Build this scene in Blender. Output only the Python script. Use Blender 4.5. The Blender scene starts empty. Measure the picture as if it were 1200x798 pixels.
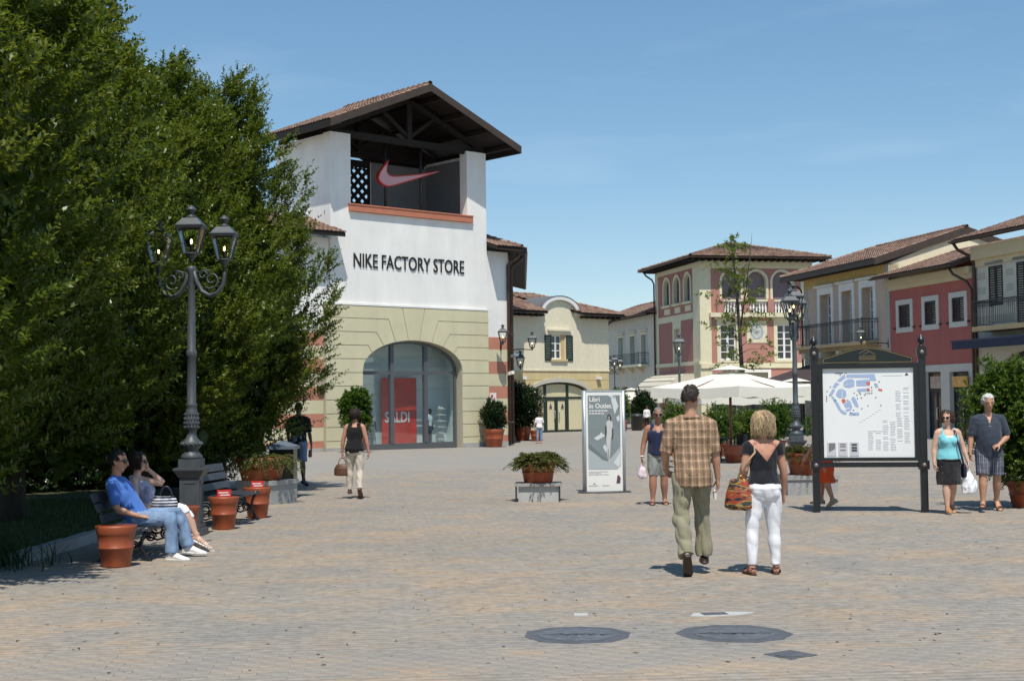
import bpy, bmesh, math, random
import numpy as np
from mathutils import Vector, Matrix, noise
from mathutils.geometry import tessellate_polygon

random.seed(7); np.random.seed(7)
S = bpy.context.scene
COL = S.collection
R = math.radians

# ------------------------------------------------------------ camera, sky, sun
cam_d = bpy.data.cameras.new('camera'); cam_d.lens = 48.92; cam_d.sensor_width = 36
cam_d.clip_start = .1; cam_d.clip_end = 3000
cam = bpy.data.objects.new('camera', cam_d); COL.objects.link(cam)
cam.matrix_world = Matrix.Translation((0, 0, 1.62)) @ Matrix.Rotation(math.pi/2 + .0422, 4, 'X') @ Matrix.Rotation(-.0109, 4, 'Z')
S.camera = cam

SUN_EL, SUN_AZ = R(62), R(175.2)
W = bpy.data.worlds.new('World'); S.world = W; W.use_nodes = True
nt = W.node_tree; nt.nodes.clear()
out = nt.nodes.new('ShaderNodeOutputWorld'); bg = nt.nodes.new('ShaderNodeBackground')
sky = nt.nodes.new('ShaderNodeTexSky'); sky.sky_type = 'NISHITA'; sky.sun_disc = False
sky.sun_elevation = SUN_EL; sky.sun_rotation = SUN_AZ
sky.air_density = 1.0; sky.dust_density = .15; sky.ozone_density = 2.8; sky.altitude = 900
bg.inputs['Strength'].default_value = .118
# thin high cloud, a little veil stretched across the sky
tc = nt.nodes.new('ShaderNodeTexCoord'); mp = nt.nodes.new('ShaderNodeMapping')
mp.inputs['Scale'].default_value = (1.3, 1.3, 6.5); mp.inputs['Location'].default_value = (.35, .1, .9)
nz = nt.nodes.new('ShaderNodeTexNoise'); nz.inputs['Scale'].default_value = 2.2; nz.inputs['Detail'].default_value = 7; nz.inputs['Roughness'].default_value = .55
rp = nt.nodes.new('ShaderNodeValToRGB'); rp.color_ramp.elements[0].position = .53; rp.color_ramp.elements[1].position = .82
rp.color_ramp.elements[0].color = (0, 0, 0, 1); rp.color_ramp.elements[1].color = (.17, .17, .17, 1)
mx = nt.nodes.new('ShaderNodeMixRGB'); mx.inputs[2].default_value = (7.5, 8.2, 9.0, 1)
L = nt.links.new
L(tc.outputs['Generated'], mp.inputs['Vector']); L(mp.outputs[0], nz.inputs['Vector']); L(nz.outputs['Fac'], rp.inputs[0])
L(rp.outputs[0], mx.inputs[0]); hs = nt.nodes.new('ShaderNodeHueSaturation'); hs.inputs['Saturation'].default_value = 1.27; hs.inputs['Hue'].default_value = .494
gam = nt.nodes.new('ShaderNodeGamma'); gam.inputs[1].default_value = .74; gain = nt.nodes.new('ShaderNodeVectorMath'); gain.operation = 'SCALE'; gain.inputs['Scale'].default_value = 1.5
L(sky.outputs[0], gam.inputs[0]); L(gam.outputs[0], gain.inputs[0]); L(gain.outputs[0], hs.inputs['Color']); L(hs.outputs[0], mx.inputs[1]); L(mx.outputs[0], bg.inputs['Color']); L(bg.outputs[0], out.inputs[0])

sun_d = bpy.data.lights.new('sun', 'SUN'); sun_d.energy = 4.3; sun_d.angle = R(.53); sun_d.color = (1, .945, .85)
sun = bpy.data.objects.new('sun', sun_d); COL.objects.link(sun)
sv = Vector((math.sin(SUN_AZ)*math.cos(SUN_EL), math.cos(SUN_AZ)*math.cos(SUN_EL), math.sin(SUN_EL)))
sun.rotation_euler = sv.to_track_quat('Z', 'Y').to_euler(); sun.location = sv*60

S.view_settings.view_transform = 'Standard'; S.view_settings.look = 'None'
S.view_settings.exposure = 0.13; S.view_settings.gamma = 1
S.render.engine = 'CYCLES'
S.cycles.max_bounces = 8; S.cycles.transparent_max_bounces = 16; S.cycles.diffuse_bounces = 3

def gz(x, y=None):                       # the square falls gently away from the camera, then runs level
    y = x if y is None else y
    return -.0105*min(y, 70)

# ------------------------------------------------------------ materials
MATS = {}
def mat(name, col=(.5, .5, .5), rough=.8, var=.0, vscale=3.0, bump=0.0, bscale=40.0, metal=0.0, tone=None, spec=.5, emit=None, estr=0,
        dirt=0.0, coat=0.0, sheen=0.0, subs=0.0, stretch=None, wdirt=0.0):
    """tone=(colA,colB,...) : colour follows the face attribute 'tone'; var: soft colour variation; dirt: large uneven weathering"""
    if name in MATS: return MATS[name]
    m = bpy.data.materials.new(name); m.use_nodes = True; MATS[name] = m
    n = m.node_tree; b = n.nodes['Principled BSDF']
    b.inputs['Roughness'].default_value = rough; b.inputs['Metallic'].default_value = metal
    b.inputs['Specular IOR Level'].default_value = spec
    if coat: b.inputs['Coat Weight'].default_value = coat
    if sheen: b.inputs['Sheen Weight'].default_value = sheen
    if subs:
        b.inputs['Subsurface Weight'].default_value = subs; b.inputs['Subsurface Radius'].default_value = (.012, .005, .003); b.inputs['Subsurface Scale'].default_value = 1
    c4 = lambda c: (c[0], c[1], c[2], 1)
    src = None
    if tone:
        at = n.nodes.new('ShaderNodeAttribute'); at.attribute_name = 'tone'
        r = n.nodes.new('ShaderNodeValToRGB'); e = r.color_ramp.elements
        while len(e) < len(tone): e.new(.5)
        for i, c in enumerate(tone): e[i].position = i/(len(tone)-1); e[i].color = c4(c)
        n.links.new(at.outputs['Fac'], r.inputs[0]); src = r.outputs[0]
    else:
        rgb = n.nodes.new('ShaderNodeRGB'); rgb.outputs[0].default_value = c4(col); src = rgb.outputs[0]
    tcn = n.nodes.new('ShaderNodeTexCoord'); cv = tcn.outputs['Object']
    if stretch:
        mpn = n.nodes.new('ShaderNodeMapping'); mpn.inputs['Scale'].default_value = stretch
        n.links.new(cv, mpn.inputs[0]); cv = mpn.outputs[0]
    def mul(src, fac_socket, lo, hi):
        mr = n.nodes.new('ShaderNodeMapRange'); mr.inputs[1].default_value = .3; mr.inputs[2].default_value = .7
        mr.inputs[3].default_value = lo; mr.inputs[4].default_value = hi
        n.links.new(fac_socket, mr.inputs[0])
        mm = n.nodes.new('ShaderNodeMixRGB'); mm.blend_type = 'MULTIPLY'; mm.inputs[0].default_value = 1
        n.links.new(src, mm.inputs[1]); n.links.new(mr.outputs[0], mm.inputs[2]); return mm.outputs[0]
    if var:
        z = n.nodes.new('ShaderNodeTexNoise'); z.inputs['Scale'].default_value = vscale; z.inputs['Detail'].default_value = 6; z.inputs['Roughness'].default_value = .6
        n.links.new(cv, z.inputs['Vector']); src = mul(src, z.outputs['Fac'], 1-var, 1+var)
    if dirt:
        mpd = n.nodes.new('ShaderNodeMapping'); mpd.inputs['Scale'].default_value = (1.2, 1.2, .22)
        z2 = n.nodes.new('ShaderNodeTexNoise'); z2.inputs['Scale'].default_value = .9; z2.inputs['Detail'].default_value = 8; z2.inputs['Roughness'].default_value = .65
        n.links.new(cv, mpd.inputs[0]); n.links.new(mpd.outputs[0], z2.inputs['Vector']); src = mul(src, z2.outputs['Fac'], 1-dirt, 1+dirt*.35)
    if wdirt:     # uneven soiling that runs on from piece to piece
        gp = n.nodes.new('ShaderNodeNewGeometry')
        for sc_, k_ in ((.32, 1.0), (2.3, .6)):
            z4 = n.nodes.new('ShaderNodeTexNoise'); z4.inputs['Scale'].default_value = sc_; z4.inputs['Detail'].default_value = 7; z4.inputs['Roughness'].default_value = .6
            n.links.new(gp.outputs['Position'], z4.inputs['Vector']); src = mul(src, z4.outputs['Fac'], 1-wdirt*k_, 1+wdirt*k_*.6)
    n.links.new(src, b.inputs['Base Color'])
    if bump:
        z3 = n.nodes.new('ShaderNodeTexNoise'); z3.inputs['Scale'].default_value = bscale; z3.inputs['Detail'].default_value = 5
        bp = n.nodes.new('ShaderNodeBump'); bp.inputs['Strength'].default_value = bump; bp.inputs['Distance'].default_value = .02
        n.links.new(cv, z3.inputs['Vector']); n.links.new(z3.outputs['Fac'], bp.inputs['Height']); n.links.new(bp.outputs[0], b.inputs['Normal'])
    if emit:
        b.inputs['Emission Color'].default_value = c4(emit); b.inputs['Emission Strength'].default_value = estr
    return m

def glass_mat(name, tint=(.8, .88, .88), refl=.04, rough=.02):
    if name in MATS: return MATS[name]
    m = bpy.data.materials.new(name); m.use_nodes = True; MATS[name] = m
    n = m.node_tree; n.nodes.clear()
    o = n.nodes.new('ShaderNodeOutputMaterial'); t = n.nodes.new('ShaderNodeBsdfTransparent'); t.inputs[0].default_value = (*tint, 1)
    g = n.nodes.new('ShaderNodeBsdfGlossy'); g.inputs['Roughness'].default_value = rough; g.inputs['Color'].default_value = (.9, .95, 1, 1)
    lw = n.nodes.new('ShaderNodeLayerWeight'); lw.inputs[0].default_value = .5
    fr = n.nodes.new('ShaderNodeMath'); fr.operation = 'POWER'; fr.inputs[1].default_value = 3.5; n.links.new(lw.outputs['Facing'], fr.inputs[0])
    ad = n.nodes.new('ShaderNodeMath'); ad.operation = 'MULTIPLY_ADD'; ad.inputs[1].default_value = .6; ad.inputs[2].default_value = refl; ad.use_clamp = True
    mxs = n.nodes.new('ShaderNodeMixShader')
    n.links.new(fr.outputs[0], ad.inputs[0]); n.links.new(ad.outputs[0], mxs.inputs[0]); n.links.new(t.outputs[0], mxs.inputs[1]); n.links.new(g.outputs[0], mxs.inputs[2]); n.links.new(mxs.outputs[0], o.inputs[0])
    return m

def leaf_mat(name, cols, trans=.35, rough=.42):
    if name in MATS: return MATS[name]
    m = bpy.data.materials.new(name); m.use_nodes = True; MATS[name] = m
    n = m.node_tree; n.nodes.clear()
    o = n.nodes.new('ShaderNodeOutputMaterial')
    at = n.nodes.new('ShaderNodeAttribute'); at.attribute_name = 'tone'
    r = n.nodes.new('ShaderNodeValToRGB'); e = r.color_ramp.elements
    while len(e) < len(cols): e.new(.5)
    for i, c in enumerate(cols): e[i].position = i/(len(cols)-1); e[i].color = (*c, 1)
    n.links.new(at.outputs['Fac'], r.inputs[0])
    b = n.nodes.new('ShaderNodeBsdfPrincipled'); b.inputs['Roughness'].default_value = rough; b.inputs['Specular IOR Level'].default_value = .4
    t = n.nodes.new('ShaderNodeBsdfTranslucent')
    mm = n.nodes.new('ShaderNodeMixRGB'); mm.blend_type = 'MULTIPLY'; mm.inputs[0].default_value = 1; mm.inputs[2].default_value = (1.5, 1.4, .45, 1)
    mxs = n.nodes.new('ShaderNodeMixShader'); mxs.inputs[0].default_value = trans
    n.links.new(r.outputs[0], b.inputs['Base Color']); n.links.new(r.outputs[0], mm.inputs[1]); n.links.new(mm.outputs[0], t.inputs[0])
    n.links.new(b.outputs[0], mxs.inputs[1]); n.links.new(t.outputs[0], mxs.inputs[2]); n.links.new(mxs.outputs[0], o.inputs[0])
    return m

# ------------------------------------------------------------ object helpers
def tag(o, label=None, cat=None, group=None, kind=None):
    if label: o['label'] = label
    if cat: o['category'] = cat
    if group: o['group'] = group
    if kind: o['kind'] = kind
    return o

def thing(name, label, cat, loc=(0, 0, 0), yaw=0, group=None):
    o = bpy.data.objects.new(name, None); COL.objects.link(o); o.empty_display_size = .2
    o.location = loc; o.rotation_euler = (0, 0, yaw)
    return tag(o, label, cat, group)

def link_mesh(name, me, parent=None, loc=None, rot=None):
    o = bpy.data.objects.new(name, me); COL.objects.link(o)
    if parent: o.parent = parent
    if loc: o.location = loc
    if rot: o.rotation_euler = rot
    return o

def copy_tree(o, parent=None, kids=None):
    if kids is None:
        kids = {}
        for q in COL.objects:
            if q.parent: kids.setdefault(q.parent.name, []).append(q)
    c = o.copy(); COL.objects.link(c)
    if parent: c.parent = parent
    for ch in kids.get(o.name, []): copy_tree(ch, c, kids)
    return c

class MB:
    def __init__(s): s.v = []; s.f = []; s.m = []; s.t = []; s.sm = []
    def add(s, vs, fs, mi=0, tone=0.0, smooth=False):
        b = len(s.v); s.v += [tuple(p) for p in vs]
        for f in fs: s.f.append(tuple(b+i for i in f)); s.m.append(mi); s.t.append(tone); s.sm.append(smooth)
        return s
    def box(s, x0, x1, y0, y1, z0, z1, mi=0, tone=0.0):
        v = [(x0, y0, z0), (x1, y0, z0), (x1, y1, z0), (x0, y1, z0), (x0, y0, z1), (x1, y0, z1), (x1, y1, z1), (x0, y1, z1)]
        return s.add(v, [(0, 3, 2, 1), (4, 5, 6, 7), (0, 1, 5, 4), (1, 2, 6, 5), (2, 3, 7, 6), (3, 0, 4, 7)], mi, tone)
    def obox(s, c, ax, ay, az, mi=0, tone=0.0):     # oriented box: centre and three half-axes
        c, ax, ay, az = Vector(c), Vector(ax), Vector(ay), Vector(az)
        v = [c+i*ax+j*ay+k*az for k in (-1, 1) for i, j in ((-1, -1), (1, -1), (1, 1), (-1, 1))]
        return s.add(v, [(0, 3, 2, 1), (4, 5, 6, 7), (0, 1, 5, 4), (1, 2, 6, 5), (2, 3, 7, 6), (3, 0, 4, 7)], mi, tone)
    def bar(s, a, b, w, h=None, up=(0, 0, 1), mi=0):   # square bar from a to b
        a, b = Vector(a), Vector(b); d = b-a; h = h or w; u = Vector(up)
        if abs(d.normalized().dot(u)) > .98: u = Vector((1, 0, 0))
        sx = d.cross(u).normalized(); uz = sx.cross(d).normalized()
        return s.obox((a+b)/2, d/2, sx*w/2, uz*h/2, mi)
    def tube(s, pts, rad, n=8, mi=0, cap=True, smooth=True, ry=None, side=None, tone=0.0):
        pts = [Vector(p) for p in pts]; N = len(pts)
        rad = [rad]*N if isinstance(rad, (int, float)) else rad
        ry = ry or rad; vs = []; prev = Vector(side) if side else None
        for i, p in enumerate(pts):
            d = (pts[min(i+1, N-1)]-pts[max(i-1, 0)])
            if d.length < 1e-9: d = Vector((0, 0, 1))
            d.normalize()
            u = prev if prev is not None else (Vector((1, 0, 0)) if abs(d.x) < .9 else Vector((0, 1, 0)))
            a = (u-d*u.dot(d)); a = a.normalized() if a.length > 1e-6 else d.orthogonal().normalized()
            b = d.cross(a); prev = a
            for k in range(n):
                t = 2*math.pi*k/n; vs.append(p+a*(rad[i]*math.cos(t))+b*(ry[i]*math.sin(t)))
        fs = []
        for i in range(N-1):
            for k in range(n):
                k2 = (k+1) % n; fs.append((i*n+k, i*n+k2, (i+1)*n+k2, (i+1)*n+k))
        s.add(vs, fs, mi, tone, smooth)
        if cap:
            b0 = len(s.v)-N*n
            s.f.append(tuple(b0+k for k in reversed(range(n)))); s.m.append(mi); s.t.append(tone); s.sm.append(False)
            s.f.append(tuple(b0+(N-1)*n+k for k in range(n))); s.m.append(mi); s.t.append(tone); s.sm.append(False)
        return s
    def lathe(s, prof, c=(0, 0, 0), n=24, mi=0, smooth=True, tone=0.0, cap=True):
        return s.tube([(c[0], c[1], c[2]+z+1e-6*i) for i, (r, z) in enumerate(prof)], [max(r, 1e-4) for r, z in prof], n, mi, cap, smooth, side=(1, 0, 0), tone=tone)
    def plate(s, outer, y0, y1, holes=(), mi=0, tone=0.0):      # polygon in x,z extruded along y (y0 = front)
        loops = [list(outer)]+[list(h) for h in holes]
        tri = tessellate_polygon([[Vector((x, z, 0)) for x, z in l] for l in loops])
        flat = [p for l in loops for p in l]; n = len(flat)
        vs = [(x, y0, z) for x, z in flat]+[(x, y1, z) for x, z in flat]
        fs = []
        for a, b, c in tri:
            ar = (flat[b][0]-flat[a][0])*(flat[c][1]-flat[a][1])-(flat[b][1]-flat[a][1])*(flat[c][0]-flat[a][0])
            if ar < 0: b, c = c, b
            fs += [(a, b, c), (n+c, n+b, n+a)]
        o = 0
        for li, l in enumerate(loops):
            k = len(l); area = sum(l[i][0]*l[(i+1) % k][1]-l[(i+1) % k][0]*l[i][1] for i in range(k))
            ccw = (area > 0) == (li == 0)
            for i in range(k):
                a, b = o+i, o+(i+1) % k
                fs.append((b, a, n+a, n+b) if ccw else (a, b, n+b, n+a))
            o += k
        return s.add(vs, fs, mi, tone)
    def build(s, name, mats, parent=None, loc=None, rot=None, smooth=None, kind=None, label=None):
        me = s.mesh(name, mats, smooth)
        o = link_mesh(name, me, parent, loc, rot)
        if kind: o['kind'] = kind
        if label: o['label'] = label
        return o
    def mesh(s, name, mats, smooth=None):
        me = bpy.data.meshes.new(name); me.from_pydata(s.v, [], s.f)
        mats = mats if isinstance(mats, (list, tuple)) else [mats]
        for q in mats: me.materials.append(q)
        if len(mats) > 1: me.polygons.foreach_set('material_index', s.m)
        me.polygons.foreach_set('use_smooth', s.sm if smooth is None else [smooth]*len(s.f))
        if any(s.t):
            at = me.attributes.new('tone', 'FLOAT', 'FACE'); at.data.foreach_set('value', s.t)
        me.update(); return me

def np_mesh(name, V, F, tone=None, material=None, smooth=False):
    V = np.asarray(V, np.float32); F = np.asarray(F, np.int32); k = F.shape[1]
    me = bpy.data.meshes.new(name)
    me.vertices.add(len(V)); me.vertices.foreach_set('co', V.ravel())
    me.loops.add(F.size); me.loops.foreach_set('vertex_index', F.ravel())
    me.polygons.add(len(F)); me.polygons.foreach_set('loop_start', np.arange(len(F), dtype=np.int32)*k)
    try: me.polygons.foreach_set('loop_total', np.full(len(F), k, np.int32))
    except Exception: pass
    if tone is not None:
        at = me.attributes.new('tone', 'FLOAT', 'FACE'); at.data.foreach_set('value', np.asarray(tone, np.float32))
    if material: me.materials.append(material)
    me.update(calc_edges=True)
    if smooth: me.polygons.foreach_set('use_smooth', [True]*len(F))
    return me

def rect(x0, x1, z0, z1): return [(x0, z0), (x1, z0), (x1, z1), (x0, z1)]
def arch(x0, x1, z0, zs, zt, n=14):       # opening with an elliptical head: spring zs, crown zt
    c, a = (x0+x1)/2, (x1-x0)/2
    return [(x0, z0), (x1, z0)]+[(c+a*math.cos(math.pi*i/n), zs+(zt-zs)*math.sin(math.pi*i/n)) for i in range(n+1)]
def inset(poly, d):
    n = len(poly); ar = sum(poly[i][0]*poly[(i+1) % n][1]-poly[(i+1) % n][0]*poly[i][1] for i in range(n)); sg = 1 if ar > 0 else -1
    res = []
    for i in range(n):
        p0, p1, p2 = Vector(poly[i-1]), Vector(poly[i]), Vector(poly[(i+1) % n])
        e1, e2 = (p1-p0), (p2-p1)
        if e1.length < 1e-6 or e2.length < 1e-6: res.append(tuple(p1)); continue
        n1 = Vector((-e1.y, e1.x)).normalized()*sg; n2 = Vector((-e2.y, e2.x)).normalized()*sg
        m_ = n1+n2; k = max(m_.length_squared, .6)
        res.append(tuple(p1+m_*(2*d/k)))
    return res

def text(body, name, material, parent, size, loc, rot=(math.pi/2, 0, 0), depth=.0, bold=0.0, sx=1.0, align='LEFT', space=1.0, label=None):
    c = bpy.data.curves.new(name, 'FONT'); c.body = body; c.size = size; c.extrude = depth; c.offset = bold; c.align_x = align
    c.space_character = space; c.resolution_u = 3
    t = bpy.data.objects.new(name, c); COL.objects.link(t); bpy.context.view_layer.update()
    me = bpy.data.meshes.new_from_object(t.evaluated_get(bpy.context.evaluated_depsgraph_get())); bpy.data.objects.remove(t); bpy.data.curves.remove(c)
    me.materials.clear(); me.materials.append(material); me.name = name
    o = link_mesh(name, me, parent, loc, rot); o.scale = (sx, 1, 1)
    if label: o['label'] = label
    return o

# palette -----------------------------------------------------------------
white_st = mat('white stucco', (.82, .81, .775), .9, var=.05, vscale=.7, bump=.2, bscale=9, dirt=.095)
white_in = mat('grey stucco', (.40, .41, .41), .9, var=.06, bump=.1)
beige_st = mat('beige stucco', (.60, .555, .375), .9, var=.05, vscale=.8, bump=.14, bscale=16, dirt=.08)
groove_m = mat('groove', (.40, .37, .27), .95)
red_st = mat('terracotta stucco', (.50, .215, .145), .9, var=.08, vscale=1, bump=.14, bscale=16, dirt=.1)
plinth_m = mat('plinth stone', (.36, .36, .35), .85, var=.1, bump=.2)
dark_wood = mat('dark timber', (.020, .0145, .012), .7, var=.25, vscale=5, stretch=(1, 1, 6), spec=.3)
fascia_m = mat('brown fascia', (.062, .046, .037), .6, var=.15, spec=.3)
pipe_m = mat('brown copper pipe', (.075, .045, .035), .45, var=.2, metal=.2)
tile_m = mat('clay roof tiles', tone=((.14, .078, .056), (.235, .14, .102), (.30, .205, .15), (.21, .165, .135)), rough=.9, var=.25, vscale=2.5, bump=.3, bscale=30)
slab_m = mat('roof slab', (.10, .06, .045), .9)
terra = mat('terracotta pot', (.30, .068, .024), .45, var=.22, vscale=5, bump=.15, bscale=30, dirt=.35)
iron = mat('dark iron', (.028, .03, .031), .45, var=.2, spec=.5)
lampgrey = mat('grey lamp paint', (.062, .072, .08), .48, var=.2, vscale=8, bump=.05, spec=.5)
black_p = mat('black gloss paint', (.012, .013, .014), .3, var=.2, spec=.5)
glass_c = glass_mat('shop glass', (.92, .96, .96), .075)
glass_l = glass_mat('lantern glass', (.95, .96, .94), .015)
pane_dark = mat('dark window glass', (.02, .024, .035), .08, spec=.8, var=.3, vscale=.7)
pane_blue = mat('pale blue window glass', (.16, .25, .32), .15, spec=.7, var=.15, vscale=.7)
white_pt = mat('white paint', (.78, .77, .73), .6, var=.04)
cream_st = mat('cream stucco', (.70, .65, .49), .9, var=.06, vscale=.7, bump=.12, dirt=.1)
bulb_m = mat('lit bulb', (1, .8, .5), .5, emit=(1, .62, .25), estr=9)
stone_m = mat('grey stone', (.33, .335, .325), .85, var=.12, vscale=6, bump=.25, bscale=50, dirt=.12)
metal_g = mat('grey aluminium', (.42, .45, .46), .35, metal=.6, var=.06)
frame_g = mat('grey shop frame', (.13, .14, .15), .4, metal=.4)
# ------------------------------------------------------------ ground
def paving_far():
    m = bpy.data.materials.new('block paving'); m.use_nodes = True; n = m.node_tree; b = n.nodes['Principled BSDF']
    b.inputs['Roughness'].default_value = .9; b.inputs['Specular IOR Level'].default_value = .25
    t = n.nodes.new('ShaderNodeTexCoord'); mp_ = n.nodes.new('ShaderNodeMapping'); mp_.inputs['Rotation'].default_value = (0, 0, R(-6))
    br = n.nodes.new('ShaderNodeTexBrick'); br.inputs['Scale'].default_value = 1; br.inputs['Brick Width'].default_value = .42; br.inputs['Row Height'].default_value = .21
    br.inputs['Mortar Size'].default_value = .004
    br.inputs['Color1'].default_value = (.273, .260, .238, 1); br.inputs['Color2'].default_value = (.300, .274, .236, 1); br.inputs['Mortar'].default_value = (.245, .232, .21, 1)
    z = n.nodes.new('ShaderNodeTexNoise'); z.inputs['Scale'].default_value = 1.1; z.inputs['Detail'].default_value = 9; z.inputs['Roughness'].default_value = .68
    r = n.nodes.new('ShaderNodeValToRGB'); e = r.color_ramp.elements; e[0].position = .36; e[0].color = (.262, .250, .230, 1); e[1].position = .66; e[1].color = (.338, .283, .222, 1)
    q = e.new(.5); q.color = (.288, .268, .238, 1)
    mm = n.nodes.new('ShaderNodeMixRGB'); mm.inputs[0].default_value = .6
    n.links.new(t.outputs['Object'], mp_.inputs[0]); n.links.new(mp_.outputs[0], br.inputs['Vector']); n.links.new(mp_.outputs[0], z.inputs['Vector'])
    n.links.new(z.outputs['Fac'], r.inputs[0]); n.links.new(br.outputs['Color'], mm.inputs[1]); n.links.new(r.outputs[0], mm.inputs[2]); n.links.new(mm.outputs[0], b.inputs['Base Color'])
    return m
g = MB()
ys = [-40, 0, 35, 70, 130, 700]
xs = [-700, -60, 0, 60, 700]
for i in range(len(ys)):
    for x in xs: g.v.append((x, ys[i], gz(ys[i])-.003))
for i in range(len(ys)-1):
    for j in range(len(xs)-1):
        a = i*len(xs)+j; g.f.append((a, a+1, a+1+len(xs), a+len(xs))); g.m.append(0); g.t.append(0); g.sm.append(False)
pavement = g.build('pavement', paving_far(), kind='structure')

paver_m = mat('concrete pavers', tone=((0.269, 0.250, 0.227), (0.295, 0.268, 0.233), (0.317, 0.276, 0.230), (0.361, 0.287, 0.213), (0.389, 0.299, 0.220)), rough=.9, var=.2, vscale=9, bump=.35, bscale=70, spec=.25, wdirt=.065)
# 20 x 10 cm blocks laid in rows, colour drifting from pallet to pallet
PA = R(6); PC, PS = math.cos(PA), math.sin(PA)
def pav_tone(u, v):
    a = noise.noise(Vector((u*.5, v*.55, 3.1))); b = noise.noise(Vector((u*1.5+7, v*1.9, 9.2)))
    t = .40+.40*a+.50*b+random.gauss(0, .10)
    return min(.999, max(.001, t))
def build_pavers():
    near = []; far = []
    PL, PW = .20, .10
    for j in range(60, 450):
        v = j*PW
        for i in range(-95, 110):
            u = i*PL+(PL/2 if j % 2 else 0)
            x = u*PC-v*PS; y = u*PS+v*PC
            if y < 8.0 or y > 42 or abs(x) > y*.385+.35: continue
            if x < -5.42 and y > 14.9: continue
            (near if y < 13 else far).append((y, u, v, x))
    near.sort()
    first = [p for p in near if abs(p[3]) < p[0]*.368 and p[0] > 8.75][:300]
    ids = set(first); rest = [p for p in near if p not in ids]+far
    # individually laid blocks nearest the viewer: eight shared meshes of different colour
    shared = []
    hx, hy, bv = PL/2-.0005, PW/2-.0005, .0012
    def top(cx, cy, z, tx=0, ty=0):
        vs = []
        for dz, k in ((-.03, 0), (-bv, 0), (0, bv)):
            for sx, sy in ((-1, -1), (1, -1), (1, 1), (-1, 1)):
                px, py = sx*(hx-k), sy*(hy-k); vs.append((cx+px, cy+py, z+dz+px*tx+py*ty))
        return vs
    TF = [(0, 1, 5, 4), (1, 2, 6, 5), (2, 3, 7, 6), (3, 0, 4, 7), (4, 5, 9, 8), (5, 6, 10, 9), (6, 7, 11, 10), (7, 4, 8, 11), (8, 9, 10, 11)]
    for k in range(10):
        mb = MB(); mb.add(top(0, 0, 0), TF, 0, .04+.1*k); shared.append(mb.mesh('paver', paver_m))
    for (y, u, v, x) in first:
        t = pav_tone(u, v); k = min(9, max(0, int(round((t-.04)/.1))))
        o = bpy.data.objects.new('paver', shared[k]); COL.objects.link(o); o.parent = pavement
        o.location = (x, y, gz(y)+random.uniform(-.0015, .0015)); o.rotation_euler = (random.gauss(0, .004)-.0105, random.gauss(0, .004), PA+random.gauss(0, .006))
    n = len(rest); V = np.zeros((n, 12, 3), np.float32); T = np.zeros(n, np.float32)
    base = np.array(top(0, 0, 0), np.float32)
    for i, (y, u, v, x) in enumerate(rest):
        tx, ty = random.gauss(0, .004), random.gauss(0, .004)
        px, py = base[:, 0], base[:, 1]
        V[i, :, 0] = x+px*PC-py*PS; V[i, :, 1] = y+px*PS+py*PC
        V[i, :, 2] = base[:, 2]+px*tx+py*ty+random.uniform(-.0015, .0015); T[i] = pav_tone(u, v)
    V[:, :, 2] += -.0105*V[:, :, 1]
    F = (np.arange(n)[:, None, None]*12+np.array(TF)[None]).reshape(-1, 4)
    me = np_mesh('paving_blocks', V.reshape(-1, 3), F, np.repeat(T, len(TF)), paver_m)
    o = link_mesh('paving_blocks', me, pavement); o['kind'] = 'stuff'
build_pavers()

# planting bed and lawn on the left, behind a stone kerb
lawn_m = mat('lawn earth', (.055, .06, .025), .95, var=.35, vscale=5, bump=.4)
g = MB()
yl = [15.6, 23, 30.4]
for y in yl:
    for x in (-60, -20, -5.66): g.v.append((x, y, gz(y)+.07))
for i in range(2):
    for j in range(2):
        a = i*3+j; g.f.append((a, a+1, a+4, a+3)); g.m.append(0); g.t.append(0); g.sm.append(False)
lawn = g.build('lawn', lawn_m, kind='structure')
kerb = bpy.data.objects.new('kerb', None); COL.objects.link(kerb); kerb['kind'] = 'structure'
for i in range(15):
    y0 = 15.45+i*1.0; mb = MB(); z0 = gz(y0+.5)
    mb.box(-5.66, -5.5, y0+.006, y0+.994, z0-.05, z0+.13)
    o = mb.build('kerb_stone', stone_m, kerb)
for i in range(8):
    mb = MB(); z0 = gz(15.4); mb.box(-5.68-(i+1)*1.0+.006, -5.68-i*1.0, 15.32, 15.45, z0-.05, z0+.13); mb.build('kerb_stone', stone_m, kerb)

def blades(name, pts, h0, h1, w, lean, mtl, parent=None, seg=2):
    n = len(pts); P = np.array(pts, np.float32); az = np.random.rand(n)*2*np.pi; hh = np.random.uniform(h0, h1, n); le = np.random.uniform(.2, 1, n)*lean
    D = np.stack([np.cos(az), np.sin(az), np.zeros(n)], 1); Sd = np.stack([-np.sin(az), np.cos(az), np.zeros(n)], 1)
    Vs = []
    for k in range(seg+1):
        t = k/seg; c = P+D*(hh*le*t*t)[:, None]+np.array([0, 0, 1])*(hh*(t-.25*le*t*t))[:, None]; ww = w*(1-t*.92)
        Vs += [c-Sd*ww, c+Sd*ww]
    V = np.stack(Vs, 1).reshape(-1, 3); m_ = 2*(seg+1)
    F = (np.arange(n)[:, None, None]*m_+np.array([[2*k, 2*k+1, 2*k+3, 2*k+2] for k in range(seg)])[None]).reshape(-1, 4)
    return np_mesh(name, V, F, np.repeat(np.random.rand(n), seg), mtl)
grass_m = leaf_mat('grass blades', ((.03, .06, .012), (.06, .10, .02), (.10, .14, .035)))
pts = [(random.uniform(-13, -5.72), y, gz(y)+.07) for y in (random.uniform(15.7, 27) for _ in range(26000))]
o = link_mesh('grass', blades('grass', pts, .04, .1, .006, .6, grass_m)); tag(o, kind='stuff', label='short shaded grass under the hornbeam trees', cat='grass')
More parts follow.
